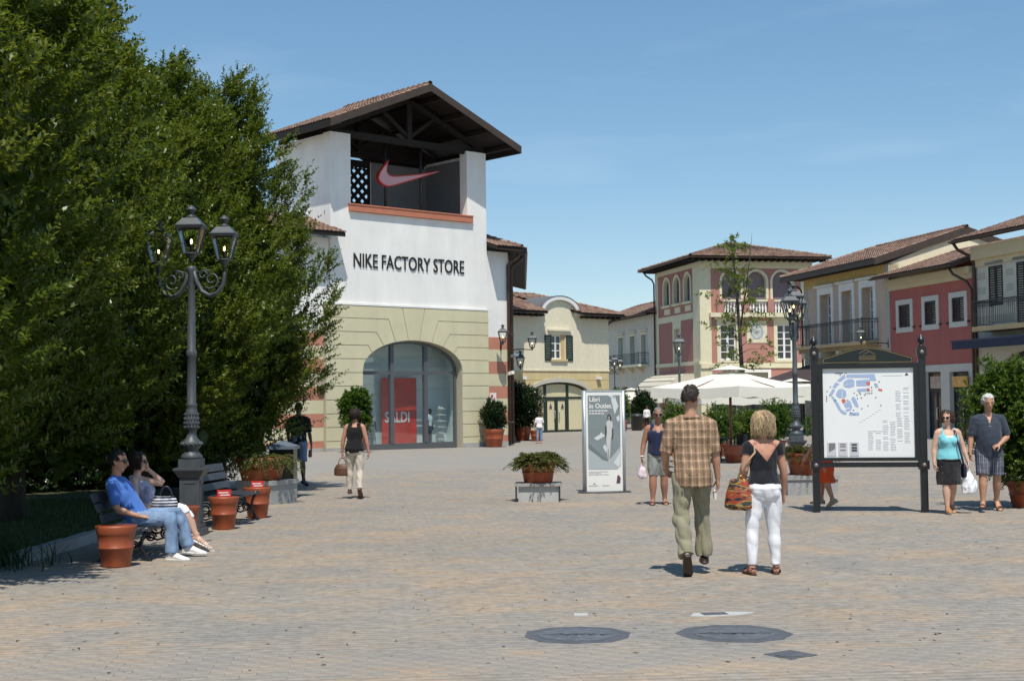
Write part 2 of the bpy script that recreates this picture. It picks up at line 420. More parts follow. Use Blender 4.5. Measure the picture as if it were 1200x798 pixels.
liriope = thing('grass_clump', 'low clump of dark strap leaved plants spilling over the near end of the kerb', 'plant', (-6.3, 15.3, gz(15.3)))
pts = [(random.gauss(0, .42), random.gauss(0, .26), .02) for _ in range(1900)]
link_mesh('leaves', blades('leaves', pts, .24, .42, .009, 1.3, leaf_mat('strap leaves', ((.015, .035, .010), (.03, .06, .016), (.05, .09, .025))), seg=4), liriope)['kind'] = 'stuff'
# ------------------------------------------------------------ building helpers
def tiles_on(mb, poly, pw=.23, ph=.36, rise=.055):
    """barrel tiles over a planar polygon; poly[0]->poly[1] is the eave"""
    P = [Vector(p) for p in poly]; e = (P[1]-P[0]).normalized()
    nrm = None
    for q in P[2:]:
        nrm = e.cross(q-P[0])
        if nrm.length > 1e-4: break
    nrm.normalize()
    if nrm.z < 0: nrm = -nrm
    s = nrm.cross(e).normalized()
    if s.z < 0: s = -s
    Q = [((p-P[0]).dot(e), (p-P[0]).dot(s)) for p in P]
    def inside(x, y):
        c = False; n = len(Q)
        for i in range(n):
            x1, y1 = Q[i]; x2, y2 = Q[i-1]
            if (y1 > y) != (y2 > y) and x < (x2-x1)*(y-y1)/(y2-y1)+x1: c = not c
        return c
    mx_, my_ = max(q[0] for q in Q), max(q[1] for q in Q); mn = min(q[0] for q in Q)
    for i in range(int((mx_-mn)/pw)+1):
        for j in range(int(my_/ph)+1):
            x = mn+(i+.5)*pw; y = j*ph
            if not inside(x, y+ph*.5): continue
            t = min(.99, max(.01, .35+.25*noise.noise(P[0]+e*x*.8+s*y*.8)+random.gauss(0, .2))); o = P[0]+e*(x+random.gauss(0, .006))+s*y
            vs = []
            for yy, k, lift in ((-.04, 1, .028), (ph+.02, .82, .0)):
                for a in (-1, -.5, 0, .5, 1):
                    vs.append(o+s*yy+e*(a*pw*.5*k)+nrm*(lift+rise*(1-a*a)*k))
            mb.add(vs, [(q, q+1, q+6, q+5) for q in range(4)]+[(0, 4, 3, 2, 1)], 0, t)

def roof(parent, planes, thick=.14, slab=None, name='roof', ridges=(), pw=.23, ph=.36):
    """planes: polygons in 3D, eave edge first. A slab part carrying a tile layer part."""
    mb = MB()
    for P in planes:
        n = len(P); mb.add([*P, *[(p[0], p[1], p[2]-thick) for p in P]], [tuple(range(n)), tuple(reversed(range(n, 2*n)))]+[(i, n+i, n+(i+1) % n, (i+1) % n) for i in range(n)])
    r = mb.build(name, slab or slab_m, parent)
    t = MB()
    for P in planes: tiles_on(t, [(p[0], p[1], p[2]+.004) for p in P], pw, ph)
    for a, b in ridges:
        a, b = Vector(a), Vector(b); n = max(1, int((b-a).length/.4))
        for i in range(n):
            p, q = a.lerp(b, i/n), a.lerp(b, (i+1.1)/n); t.tube([p+Vector((0, 0, .05)), q+Vector((0, 0, .03))], [.13, .11], 7, cap=False, tone=random.uniform(.1, .8), smooth=False)
    o = t.build('roof_tiles', tile_m, r); o['kind'] = 'stuff'
    return r

def hip_roof(parent, x0, x1, y0, y1, z, ridge_a, ridge_b, **k):
    a, b, c, d = (x0, y0, z), (x1, y0, z), (x1, y1, z), (x0, y1, z); A_, B_ = ridge_a, ridge_b
    same = (Vector(A_)-Vector(B_)).length < .01
    pl = [[a, b, B_] if same else [a, b, B_, A_], [b, c, B_], [c, d, A_] if same else [c, d, A_, B_], [d, a, A_]]
    rg = [(a, A_), (b, B_), (c, B_), (d, A_)]+([] if same else [(A_, B_)])
    return roof(parent, pl, ridges=rg, **k)

def window(parent, x0, x1, z0, z1, y, cols=2, rows=5, frame=None, glass=None, fw=.07, bar=.035, name='window', depth=.06, surround=None, sw=.2, hood=False, sill=True, shut=None, proud=.05):
    """a window part with pane, sash and (optionally) surround and shutters as sub-parts; wall face at y"""
    frame = frame or white_pt; glass = glass or pane_dark
    w = MB(); w.plate(rect(x0, x1, z0, z1), y, y+depth, [rect(x0+fw, x1-fw, z0+fw, z1-fw)])
    for i in range(1, cols):
        xx = x0+(x1-x0)*i/cols; b = bar*1.5 if cols == 2 else bar; w.box(xx-b, xx+b, y+.004, y+depth-.004, z0+fw, z1-fw)
    for j in range(1, rows):
        zz = z0+fw+(z1-z0-2*fw)*j/rows
        for i in range(cols):
            xa = x0+(x1-x0)*i/cols+(fw if i == 0 else bar); xb = x0+(x1-x0)*(i+1)/cols-(fw if i == cols-1 else bar)
            w.box(xa, xb, y+.008, y+depth-.008, zz-bar*.6, zz+bar*.6)
    o = w.build(name, frame, parent)
    MB().box(x0+fw*.5, x1-fw*.5, y+depth*.6, y+depth*.9, z0+fw*.5, z1-fw*.5).build('pane', glass, o)
    return o

def surround(parent, x0, x1, z0, z1, y, w=.2, proud=.05, m=None, top=None, bottom=None, name='window_surround'):
    t = top if top is not None else w; b = bottom if bottom is not None else w
    return MB().plate(rect(x0-w, x1+w, z0-b, z1+t), y-proud, y+.02, [rect(x0, x1, z0, z1)]).build(name, m or cream_st, parent)

def shutter(parent, x0, x1, z0, z1, y, m, th=.05, lou=True):
    s = MB(); s.plate(rect(x0, x1, z0, z1), y-th, y, [rect(x0+.08, x1-.08, z0+.1, z1-.1)])
    o = s.build('shutter', m, parent)
    l = MB(); n = max(4, int((z1-z0-.2)/.11))
    for i in range(n):
        z = z0+.1+(z1-z0-.2)*(i+.5)/n; l.obox(((x0+x1)/2, y-th/2, z), ((x1-x0)/2-.08, 0, 0), (0, .018, .032), (0, -.004, .007))
    p = l.build('louvres', m, o); p['kind'] = 'stuff'
    return o

def railing(parent, x0, x1, y0, y1, z0, z1, m, gap=.12, curl=True):
    """balcony railing: front at y0, sides back to y1"""
    r = MB()
    runs = [((x0, y0), (x1, y0)), ((x0, y1), (x0, y0)), ((x1, y0), (x1, y1))]
    for a, b in runs:
        a3, b3 = Vector((*a, 0)), Vector((*b, 0))
        for z, h in ((z1, .05), (z1-.2, .025), (z0+.1, .03)): r.bar(a3+Vector((0, 0, z)), b3+Vector((0, 0, z)), .04, h)
        n = max(2, int((b3-a3).length/gap))
        for i in range(n+1):
            p = a3.lerp(b3, i/n); bow = .0
            r.tube([p+Vector((0, 0, z0+.1)), p+Vector((0, 0, z1))], .013, 4, cap=False)
            if i < n and curl:
                q = a3.lerp(b3, (i+.5)/n); r.tube([q+Vector((math.cos(t)*.045 if a[1] == b[1] else 0, math.cos(t)*.045 if a[1] != b[1] else 0, z1-.1+math.sin(t)*.07)) for t in np.linspace(0, 2*math.pi, 7)], .009, 4, cap=False)
    for c in ((x0, y0), (x1, y0)): r.box(c[0]-.03, c[0]+.03, c[1]-.03, c[1]+.03, z0, z1+.08)
    return r.build('railing', m, parent)

def downpipe(parent, x, y, z0, z1, top=None, m=None, r=.06, name='downpipe'):
    p = MB(); pts = [(x, y, z0), (x, y, z1)]
    if top: pts += [(x+(top[0]-x)*.2, y+(top[1]-y)*.2, z1+(top[2]-z1)*.35), (x+(top[0]-x)*.8, y+(top[1]-y)*.8, z1+(top[2]-z1)*.7), top]
    p.tube(pts, r, 8)
    for i in range(4):
        z = z0+(z1-z0)*(i+.5)/4; p.lathe([(r+.018, -.03), (r+.018, .03)], (x, y, z), 8)
    return p.build(name, m or pipe_m, parent)

def gutter(parent, a, b, r=.08, m=None):
    a, b = Vector(a), Vector(b); d = (b-a).normalized(); sd = d.cross(Vector((0, 0, 1)))
    mb = MB(); vs = []
    for p in (a, b):
        for rr in (r, r-.015):
            for k in range(7):
                t = math.pi*(1+k/6); vs.append(p+sd*(rr*math.cos(t))+Vector((0, 0, rr*math.sin(t))))
    mb.add(vs, [(i, i+1, 14+i+1, 14+i) for i in range(6)]+[(7+i+1, 7+i, 21+i, 21+i+1) for i in range(6)]+[(0, 14, 21, 7), (6, 13, 27, 20)])
    return mb.build('gutter', m or pipe_m, parent)
# ------------------------------------------------------------ the white tower store
ZB = -.72
def z_(a): return a-ZB
st = thing('store_building', 'tall white tower shop with open timber loft, gable tiled roof and big arched shop window', 'building', (-8.26, 63.5, ZB), .7249)
TW, TD = 9.39, 4.6
# upper walls
w = MB()
w.box(0, TW, 0, .45, z_(6.05), z_(10.4)); w.box(0, 1.13, 0, .55, z_(10.4), z_(14.02)); w.box(8.15, TW, 0, .55, z_(10.4), z_(14.0))
w.box(0, .3, .55, TD, z_(-.72), z_(13.98)); w.box(.3, TW, .45, .75, z_(6.05), z_(10.35))
w.box(TW-.45, TW, .55, TD, z_(6), z_(13.95))
w.box(.3, 1.0, TD-.3, TD, z_(6), z_(13.9)); w.box(5.35, TW-.45, TD-.3, TD, z_(10.3), z_(13.7))
w.box(.3, TW-.45, .75, TD, z_(10.1), z_(10.34)); w.box(1.0, 5.35, TD-.3, TD, z_(6), z_(10.6))
w.build('tower_wall', white_st, st)
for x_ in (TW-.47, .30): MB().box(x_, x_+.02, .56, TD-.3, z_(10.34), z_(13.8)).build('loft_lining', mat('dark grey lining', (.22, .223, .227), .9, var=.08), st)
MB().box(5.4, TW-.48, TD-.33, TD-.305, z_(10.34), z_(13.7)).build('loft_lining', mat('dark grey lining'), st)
MB().box(1.0, 8.4, -.16, .5, z_(10.41), z_(10.7)).box(.98, 8.42, -.19, .4, z_(10.7), z_(10.76)).build('loft_sill', mat('terracotta sill', (.46, .17, .10), .8, var=.1), st)
# lattice in the back opening of the loft
la = MB(); lx0, lx1, lz0, lz1 = 1.0, 5.35, z_(10.6), z_(13.75)
la.plate(rect(lx0, lx1, lz0, lz1), TD-.28, TD-.2, [rect(lx0+.12, lx1-.12, lz0+.1, lz1-.36)])
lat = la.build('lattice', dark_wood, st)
sl = MB(); X0, X1, Z0, Z1 = lx0+.12, lx1-.12, lz0+.1, lz1-.36; k = 0
for sgn, yy in ((1, TD-.27), (-1, TD-.245)):
    c = -8.
    while c < 10:
        # line z = Z0 + sgn*(x-X0) + c clipped to the opening
        pts = []
        for x in (X0, X1):
            z = Z0+sgn*(x-X0)+c
            if Z0 <= z <= Z1: pts.append((x, z))
        for z in (Z0, Z1):
            x = X0+(z-Z0-c)*sgn
            if X0 < x < X1: pts.append((x, z))
        if len(pts) >= 2: sl.bar((pts[0][0], yy, pts[0][1]), (pts[1][0], yy, pts[1][1]), .19, .024, up=(0, 1, 0))
        c += .5
sl.build('lattice_slats', dark_wood, lat)['kind'] = 'stuff'
# gable roof with overhang, ridge running back
uc, hw, ez, rz, v0, v1 = 4.72, 5.72, z_(14.25), z_(16.60), -1.5, TD+1.0
PL = [(uc-hw, v1, ez), (uc-hw, v0, ez), (uc, v0, rz), (uc, v1, rz)]
PR = [(uc+hw, v0, ez), (uc+hw, v1, ez), (uc, v1, rz), (uc, v0, rz)]
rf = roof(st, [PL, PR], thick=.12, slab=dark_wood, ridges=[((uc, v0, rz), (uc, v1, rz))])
sl_ = (rz-ez)/hw
fb = MB()
for sgn in (-1, 1):
    xe = uc+sgn*hw
    fb.add([(xe, v0-.05, ez+.02), (uc, v0-.05, rz+.02), (uc, v0-.05, rz-.34), (xe, v0-.05, ez-.34), (xe, v0, ez+.02), (uc, v0, rz+.02), (uc, v0, rz-.34), (xe, v0, ez-.34)],
           [(0, 1, 2, 3) if sgn < 0 else (3, 2, 1, 0), (4, 7, 6, 5) if sgn < 0 else (5, 6, 7, 4), (0, 4, 5, 1), (3, 2, 6, 7), (0, 3, 7, 4)])
    
fb.build('gable_board', fascia_m, st)
for sgn in (-1, 1):
    xe = uc+sgn*hw; MB().box(xe-.03, xe+.03, v0+.02, v1, ez-.34, ez-.02).build('eave_board', dark_wood, st)
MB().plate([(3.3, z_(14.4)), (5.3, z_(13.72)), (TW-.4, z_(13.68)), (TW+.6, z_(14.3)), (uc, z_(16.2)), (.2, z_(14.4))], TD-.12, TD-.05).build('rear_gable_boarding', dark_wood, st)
# timber frame: purlins, rafters, two king post trusses
for sgn in (-1, 1):
    for q in (.12, .38, .64, .9):
        x = uc+sgn*hw*q; z = rz-sl_*hw*q-.26; MB().box(x-.08, x+.08, v0+.03, v1-.05, z-.11, z+.11).build('purlin', dark_wood, st)
for yv in (.25, TD-.2):
    t = MB(); zc = z_(14.05)
    t.box(.05, TW-.02, yv-.11, yv+.11, zc-.17, zc+.15); t.box(uc-.14, uc+.14, yv-.10, yv+.10, zc+.15, rz-.5)
    for sgn in (-1, 1):
        t.bar((uc+sgn*4.6, yv, zc+.1), (uc+sgn*.1, yv, rz-.55), .2, .26, up=(0, 1, 0)); t.bar((uc+sgn*.1, yv, zc+.3), (uc+sgn*1.5, yv, rz-1.25), .17, .15, up=(0, 1, 0))
    t.build('roof_truss', dark_wood, st)
# swoosh-shaped light box on two slim masts in the loft
sw = [(3.05, 12.20), (3.13, 12.44), (3.30, 12.70), (3.52, 12.95), (3.66, 13.12), (3.57, 12.80), (3.55, 12.55), (3.66, 12.40), (3.85, 12.36), (4.15, 12.40), (4.6, 12.47), (5.3, 12.60), (6.2, 12.80), (6.62, 12.90),
      (6.1, 12.68), (5.3, 12.38), (4.6, 12.13), (4.1, 11.95), (3.75, 11.84), (3.5, 11.82), (3.28, 11.90), (3.12, 12.03)]
sw = [(3.05+(x-3.05)*1.07, z_(z+.03)) for x, z in sw]
sg = MB().plate(sw, .48, .68).build('swoosh_sign', mat('red sign edge', (.62, .04, .03), .4), st)
MB().plate(inset(sw, .055), .465, .482).build('sign_face', mat('pale pink acrylic', (.62, .36, .38), .35, var=.05), sg)
for x in (3.75, 5.9): MB().tube([(x, .85, z_(10.34)), (x, .85, z_(14.0))], .07, 8).build('sign_mast', iron, st)
text('NIKE FACTORY STORE', 'sign_lettering', mat('black letters', (.012, .012, .013), .5), st, .93, (1.21, -.03, z_(7.84)), depth=.02, bold=.004, sx=.705, space=1.0)

# base storey: rusticated blocks round the arch
AX0, AX1, AZS, AZT = 1.70, 7.66, 3.04, 4.47
AC, AA, AB = (AX0+AX1)/2, (AX1-AX0)/2, AZT-AZS
def arch_z(x): return AZS+AB*math.sqrt(max(0, 1-((x-AC)/AA)**2))
def arch_pts(xa, xb, n=8): return [(xa+(xb-xa)*i/n, arch_z(xa+(xb-xa)*i/n)) for i in range(n+1)]
BY = -.1
b = MB(); ap = arch(AX0-.0, AX1+.0, z_(-.73), z_(AZS), z_(AZT), 28)
b.plate([(-.36, z_(-.73))]+[(AX0, z_(-.73))]+[(AX0, z_(AZS))]+[(AC-AA*math.cos(math.pi*i/28), z_(AZS+AB*math.sin(math.pi*i/28))) for i in range(1, 28)]+[(AX1, z_(AZS)), (AX1, z_(-.73)), (TW, z_(-.73)), (TW, z_(6.05)), (-.36, z_(6.05))], BY+.03, .55)
b.build('base_wall', groove_m, st)
zs = [5.45, 4.82, 4.2, 3.57, 2.93, 2.31, 1.68, 1.05, .43, -.2, -.73]
blocks = []
blocks.append([(4.0, 6.05), (4.36, arch_z(4.36)), (4.68, arch_z(4.68)), (5.01, arch_z(5.01)), (5.36, 6.05)])
for L_ in (True, False):
    mir = (lambda P: P) if L_ else (lambda P: [(9.37-x, z) for x, z in P])
    E0 = -.36 if L_ else -.02
    A1, A2, A3 = 3.6, 2.92, 2.24; D1, D2, D3 = 3.18, 2.47, 2.0
    k1, k1b = (4.0, 4.36)
    blocks.append(mir([(E0, 6.05), (k1, 6.05), (k1b, arch_z(k1b))]+arch_pts(k1b, A1, 4)[1:]+[(D1, 5.45), (E0, 5.45)]))
    blocks.append(mir([(E0, 5.45), (D1, 5.45), (A1, arch_z(A1))]+arch_pts(A1, A2, 4)[1:]+[(D2, 4.82), (E0, 4.82)]))
    blocks.append(mir([(E0, 4.82), (D2, 4.82), (A2, arch_z(A2))]+arch_pts(A2, A3, 4)[1:]+[(D3, 4.2), (E0, 4.2)]))
    xi = AC-AA*math.sqrt(1-((3.57-AZS)/AB)**2)
    blocks.append(mir([(E0, 4.2), (D3, 4.2), (A3, arch_z(A3))]+arch_pts(A3, xi, 4)[1:]+[(E0, 3.57)]))
    blocks.append(mir([(E0, 3.57), (xi, 3.57)]+arch_pts(xi, AX0+.001, 4)[1:]+[(AX0, 2.93), (E0, 2.93)]))
    for a, c in zip(zs[4:], zs[5:]): blocks.append(mir([(E0, a), (AX0, a), (AX0, c), (E0, c)]))
for P in blocks:
    P = [(x, z_(z)) for x, z in P]
    if sum(P[i][0]*P[(i+1) % len(P)][1]-P[(i+1) % len(P)][0]*P[i][1] for i in range(len(P))) < 0: P = P[::-1]
    MB().plate(inset(P, .017), BY, BY+.06).build('facing_block', beige_st, st)
for a_, b_ in ((-.42, AX0-.02), (AX1+.02, TW)): MB().box(a_, b_, BY-.06, BY, z_(-.75), z_(-.5)).build('plinth', plinth_m, st)
MB().box(-.4, TW, BY-.02, 0, z_(6.05), z_(6.13)).build('string_course', white_st, st)
# shop window
GY = .40
fr = MB(); op = [(AX0+.04, z_(-.7))]+[(AX1-.04, z_(-.7))]+[(AC+(AA-.04)*math.cos(math.pi*i/28), z_(AZS+(AB-.04)*math.sin(math.pi*i/28))) for i in range(29)]
inn = [(AX0+.15, z_(-.42))]+[(AX1-.15, z_(-.42))]+[(AC+(AA-.15)*math.cos(math.pi*i/28), z_(AZS+(AB-.13)*math.sin(math.pi*i/28))) for i in range(29)]
fr.plate(op, GY-.06, GY+.06, [inn])
for x in (3.68, 5.72): fr.box(x-.1, x+.1, GY-.09, GY+.09, z_(-.42), z_(arch_z(x)-.08))
for a, c in ((AX0+.15, 3.58), (3.78, 5.62), (5.82, AX1-.15)): fr.box(a, c, GY-.05, GY+.05, z_(2.85), z_(3.02))
sw_ = fr.build('shop_window', frame_g, st)
gl = MB(); gl.plate(inset(op, .05), GY+.0, GY+.012); gl.build('pane', glass_c, sw_)
# the window stage behind the glass
stage_w = mat('pale display panel', (.72, .78, .77), .8, var=.03)
sb = MB(); sb.box(AX0-.3, AX1+.3, 1.6, 1.7, z_(-.7), z_(4.6)); sb.box(AX0-.4, AX0-.3, .56, 2.4, z_(-.7), z_(4.6)); sb.box(AX1+.3, AX1+.4, .56, 2.4, z_(-.7), z_(4.6)); sb.box(AX0-.4, AX1+.4, .56, 2.4, z_(4.6), z_(4.7)); sb.box(AX0-.3, AX1+.3, .56, 2.3, z_(-.72), z_(-.6))
sb.build('window_display_wall', stage_w, st)
for q_ in ((6.0, 8.0, .6, 2.2), (2.0, 4.0, -.5, 2.4)): MB().box(q_[0], q_[1], 1.52, 1.58, z_(q_[2]), z_(q_[3])).build('display_panel', mat('display panel', (.60, .68, .68), .7), st)
ban = thing('sale_banner', 'tall red hanging banner with white SALDI lettering behind the shop window', 'banner', (0, 0, 0)); ban.matrix_world = Matrix.Translation((-8.26, 63.5, ZB)) @ Matrix.Rotation(.7249, 4, 'Z') @ Matrix.Translation((0, 1.25, 0))
MB().box(3.74, 5.84, 0, .03, z_(-.58), z_(2.72)).build('cloth', mat('red banner', (.66, .045, .03), .6, var=.22, vscale=1.1), ban)
text('SALDI', 'lettering', white_pt, ban, .71, (3.90, -.012, z_(.58)), depth=.004, bold=.016, sx=.82)
# wings either side: white above, banded below
def wing_bands(x0, x1, y, nm='painted_band', z0=4.76, n=9):
    z = z0; i = 0
    while z > -.72 and i < n:
        MB().box(x0, x1, y-.02, y+.06, z_(max(-.72, z-.61)), z_(z)).build(nm, red_st if i % 2 == 0 else beige_st, st); z -= .618; i += 1
wy = .12
WX = 10.9; sx_, sy_ = .668, .744; LEN = 24.0
EX, EY = WX+sx_*LEN, wy+sy_*LEN
w = MB(); w.add([(TW-.02, wy, z_(-.72)), (WX, wy, z_(-.72)), (EX, EY, z_(-.72)), (EX-6, EY+5, z_(-.72)), (TW-.02, 6, z_(-.72)), (TW-.02, wy, z_(9.1)), (WX, wy, z_(9.1)), (EX, EY, z_(9.1)), (EX-6, EY+5, z_(9.1)), (TW-.02, 6, z_(9.1))],
      [(0, 1, 6, 5), (1, 2, 7, 6), (2, 3, 8, 7), (3, 4, 9, 8), (4, 0, 5, 9), (5, 6, 7, 8, 9)])
w.build('side_wing_wall', white_st, st)
wing_bands(TW, WX-.012, wy)
for i in range(9):   # bands carried round the corner along the side street
    z = 4.76-.618*i; nx, ny = sy_, -sx_; zb = max(-.72, z-.61); mb = MB()
    a = Vector((WX+.0, wy-.02, 0)); bq = a+Vector((sx_, sy_, 0))*LEN; o_ = Vector((nx, ny, 0))*.03
    mb.add([(*(a+o_).xy, z_(zb)), (*(bq+o_).xy, z_(zb)), (*(bq+o_).xy, z_(z)), (*(a+o_).xy, z_(z)), (*(a-o_).xy, z_(zb)), (*(bq-o_).xy, z_(zb)), (*(bq-o_).xy, z_(z)), (*(a-o_).xy, z_(z))],
           [(0, 1, 2, 3), (7, 6, 5, 4), (0, 3, 7, 4), (1, 5, 6, 2), (3, 2, 6, 7), (0, 4, 5, 1)])
    mb.build('painted_band', red_st if i % 2 == 0 else beige_st, st)
n3 = Vector((sy_, -sx_, 0)); oh = .95; zr = z_(9.28)
c0 = Vector((TW, wy-oh, zr)); c1 = Vector((WX+.15, wy-oh, zr)); c1b = Vector((WX, wy, zr))+n3*oh; c2 = Vector((EX, EY, zr))+n3*oh
up = Vector((TW, wy+1.6, z_(10.05))); up2 = Vector((WX-.6, wy+2.8, z_(10.45))); up3 = Vector((EX-2.5, EY+2.6, z_(10.45)))
rw = roof(st, [[c0, c1, up2, up], [c1, c1b, up2], [c1b, c2, up3, up2]], thick=.2, slab=dark_wood, ridges=[(c1, up2)])
gutter(st, tuple(c1b+Vector((0, 0, -.12))), tuple(c2+Vector((0, 0, -.12))))
gutter(st, tuple(c0+Vector((0, -.06, -.14))), tuple(c1+Vector((0, -.06, -.14))), r=.06)
downpipe(st, WX-.06, wy-.1, 0.05, z_(8.4), (WX+.3, wy-.5, z_(9.0)), r=.085)
downpipe(st, WX+sx_*.9+.12, wy+sy_*.9-.12, 0.05, z_(8.3), (WX+sx_*.9+.6, wy+sy_*.9-.5, z_(9.0)), r=.085)
MB().box(TW, WX+.0, wy-.08, wy-.02, z_(-.75), z_(-.5)).build('plinth', plinth_m, st)
# left wing
w = MB(); w.box(-7, -.02, wy, 5, 0, z_(9.1)); w.build('side_wing_wall', white_st, st)
wing_bands(-7, -.37, wy); MB().box(-7, -.42, wy-.08, wy-.02, z_(-.75), z_(-.5)).build('plinth', plinth_m, st)
roof(st, [[(-8, wy-oh, zr), (.25, wy-oh, zr), (.0, wy+1.7, z_(10.2)), (-8, wy+1.7, z_(10.2))]], thick=.2, slab=dark_wood)
MB().box(-.75, -.42, wy-.2, wy-.02, z_(2.15), z_(2.6)).build('wall_light', mat('beige lamp box', (.36, .31, .24), .7), st)

# things by the shop front
def notice(x, z0, z1, wd, name, label, cat, m, parts):
    o = thing(name, label, cat); o.matrix_world = Matrix.Translation((-8.26, 63.5, ZB)) @ Matrix.Rotation(.7249, 4, 'Z') @ Matrix.Translation((x, wy-.03, 0))
    MB().box(-wd/2, wd/2, -.03, 0, z_(z0), z_(z1)).build('board', m, o)
    for nm, a, b_, c, d, mm in parts: MB().box(a, b_, -.04, -.028, z_(c), z_(d)).build(nm, mm, o)
    return o
red_flat = mat('red print', (.55, .03, .03), .6); yel = mat('yellow print', (.75, .55, .03), .6)
notice(9.78, 1.1, 1.95, .42, 'wall_notice', 'small white and red notice fixed to a striped pillar above the clipped bay bush', 'sign', white_pt, [('symbol', -.15, -.01, 1.72, 1.86, red_flat), ('symbol', .04, .12, 1.6, 1.7, red_flat), ('symbol', -.16, .16, 1.36, 1.44, red_flat), ('symbol', -.15, .15, 1.12, 1.26, red_flat)])
notice(10.2, -.25, .5, .44, 'wall_poster', 'small black and yellow poster low on the striped pillar beside the bay bush', 'poster', black_p, [('print', -.17, .17, -.18, .12, yel), ('print', -.1, .12, .16, .32, mat('poster blue', (.05, .12, .2), .6))])
# ------------------------------------------------------------ cream building closing the square
def zq(a): return a+.735
YAW_R = R(102.6-180)
mb_ = thing('cream_building', 'cream building with eyebrow dormer, green shutters and wide glazed arch across the square', 'building', (3.64, 99, -.735), .7249)
x0, x1 = -7.5, 4.6
ya_st = mat('yellow stucco', (.63, .51, .27), .9, var=.06, bump=.1, dirt=.1)
crm = mat('pale cream stucco', (.77, .71, .53), .9, var=.05, bump=.1, dirt=.07)
DA = (-3.2, 2.45, -.735, 2.0, 2.8)
dop = lambda: [(DA[0], zq(DA[2])), (DA[1], zq(DA[2])), (DA[1], zq(DA[3]))]+[((DA[0]+DA[1])/2+(DA[1]-DA[0])/2*math.cos(math.pi*i/16), zq(DA[3]+(DA[4]-DA[3])*math.sin(math.pi*i/16))) for i in range(1, 16)]+[(DA[0], zq(DA[3]))]
w = MB(); w.plate([(x0, 0), (DA[0], 0), (DA[0], zq(DA[3]))]+[((DA[0]+DA[1])/2-(DA[1]-DA[0])/2*math.cos(math.pi*i/16), zq(DA[3]+(DA[4]-DA[3])*math.sin(math.pi*i/16))) for i in range(1, 16)]+[(DA[1], zq(DA[3])), (DA[1], 0), (x1, 0), (x1, zq(3.6)), (x0, zq(3.6))], 0, .35)
w.build('ground_floor_wall', ya_st, mb_)
w = MB(); dc, dr = -.4, 1.55
top = [(x1, zq(7.75)), (dc+dr, zq(7.75))]+[(dc+dr*math.cos(math.pi*i/14), zq(7.75)+.85*math.sin(math.pi*i/14)) for i in range(1, 14)]+[(dc-dr, zq(7.75)), (x0, zq(7.75))]
WX0, WX1, WZ0, WZ1 = -1.16, .18, zq(4.42), zq(6.15)
w.plate([(x0, zq(3.66)), (x1, zq(3.66))]+top, -.02, .3, [rect(WX0, WX1, WZ0, WZ1)])
w.box(x1-.3, x1, .35, 9, 0, zq(7.7)); w.box(x0, x1-.3, 8.7, 9, 0, zq(7.7)); w.box(x0, x0+.3, .35, 8.7, 0, zq(7.7))
w.build('upper_wall', crm, mb_)
MB().box(x0, x1+.03, -.06, .0, zq(3.58), zq(3.68)).build('string_course', crm, mb_)
for i in range(1, 6):
    z = zq(3.6-.66*i)
    xa = DA[0]-.3 if z < zq(2.4) else (DA[0]-.1 if z < zq(2.9) else None)
    for a_, b_ in ([(x0, x1)] if xa is None else [(x0, xa), (DA[1]+.35, x1)]): MB().box(a_, b_, -.008, .004, z-.015, z+.015).build('groove_line', mat('yellow groove', (.36, .28, .14), .9), mb_)

# arch surround and glazed doors
o_ = [(DA[0]-.3, 0), (DA[0]-.3, zq(DA[3]))]+[((DA[0]+DA[1])/2-((DA[1]-DA[0])/2+.3)*math.cos(math.pi*i/16), zq(DA[3])+(DA[4]-DA[3]+.3)*math.sin(math.pi*i/16)) for i in range(1, 16)]+[(DA[1]+.3, zq(DA[3])), (DA[1]+.3, 0)]
i_ = dop()
ring = o_+[(DA[1], 0), (DA[1], zq(DA[3]))]+[((DA[0]+DA[1])/2+(DA[1]-DA[0])/2*math.cos(math.pi*i/16), zq(DA[3]+(DA[4]-DA[3])*math.sin(math.pi*i/16))) for i in range(1, 16)]+[(DA[0], zq(DA[3])), (DA[0], 0)]
MB().plate(ring, -.07, .02).build('arch_surround', mat('grey cream trim', (.52, .50, .42), .85), mb_)
dk = mat('dark green frame', (.02, .03, .026), .5); fd = mat('cream screen', (.66, .60, .38), .6, var=.03)
f = MB(); f.plate(dop(), .2, .28, [inset(dop()[0:1]+dop()[1:], .14)])
for x in (-1.64, .53): f.box(x-.12, x+.12, .19, .29, 0, zq(2.6))
f.box(-.62, -.5, .2, .28, 0, zq(1.62)); f.box(DA[0]+.14, DA[1]-.14, .2, .29, zq(1.62), zq(1.76))
for xa in (-1.52, -.5): f.plate(rect(xa, xa+.9 if xa < -1 else .41, 0.04, zq(1.6)), .205, .27, [rect(xa+.1, (xa+.9 if xa < -1 else .41)-.1, .16, zq(1.5))])
dr_ = f.build('glazed_door', dk, mb_); MB().plate(inset(dop(), .06), .24, .255).build('screen', fd, dr_)
for x in (-.78, -.34):
    MB().tube([(x, .2, zq(.2)), (x, .1, zq(.25)), (x, .1, zq(.75)), (x, .2, zq(.8))], .03, 6).build('handle', metal_g, dr_)
for x in (-1.1, .05): MB().plate([(x-.14, zq(.95)), (x+.14, zq(.95)), (x+.05, zq(1.2)), (x, zq(1.3)), (x-.06, zq(1.18))], .195, .204).build('emblem', mat('plum emblem', (.11, .05, .10), .6), dr_)
wo = window(mb_, WX0+.0, WX1-.32, WZ0, WZ1, .12, 2, 3, frame=white_pt, fw=.1, bar=.05)
MB().box(WX1-.32, WX1, .05, .2, WZ0, WZ1).build('window_reveal', mat('ochre reveal', (.60, .43, .2), .8), mb_)
MB().box(WX0-.12, WX1+.12, -.16, .02, WZ0-.14, WZ0).build('window_sill', ya_st, mb_)
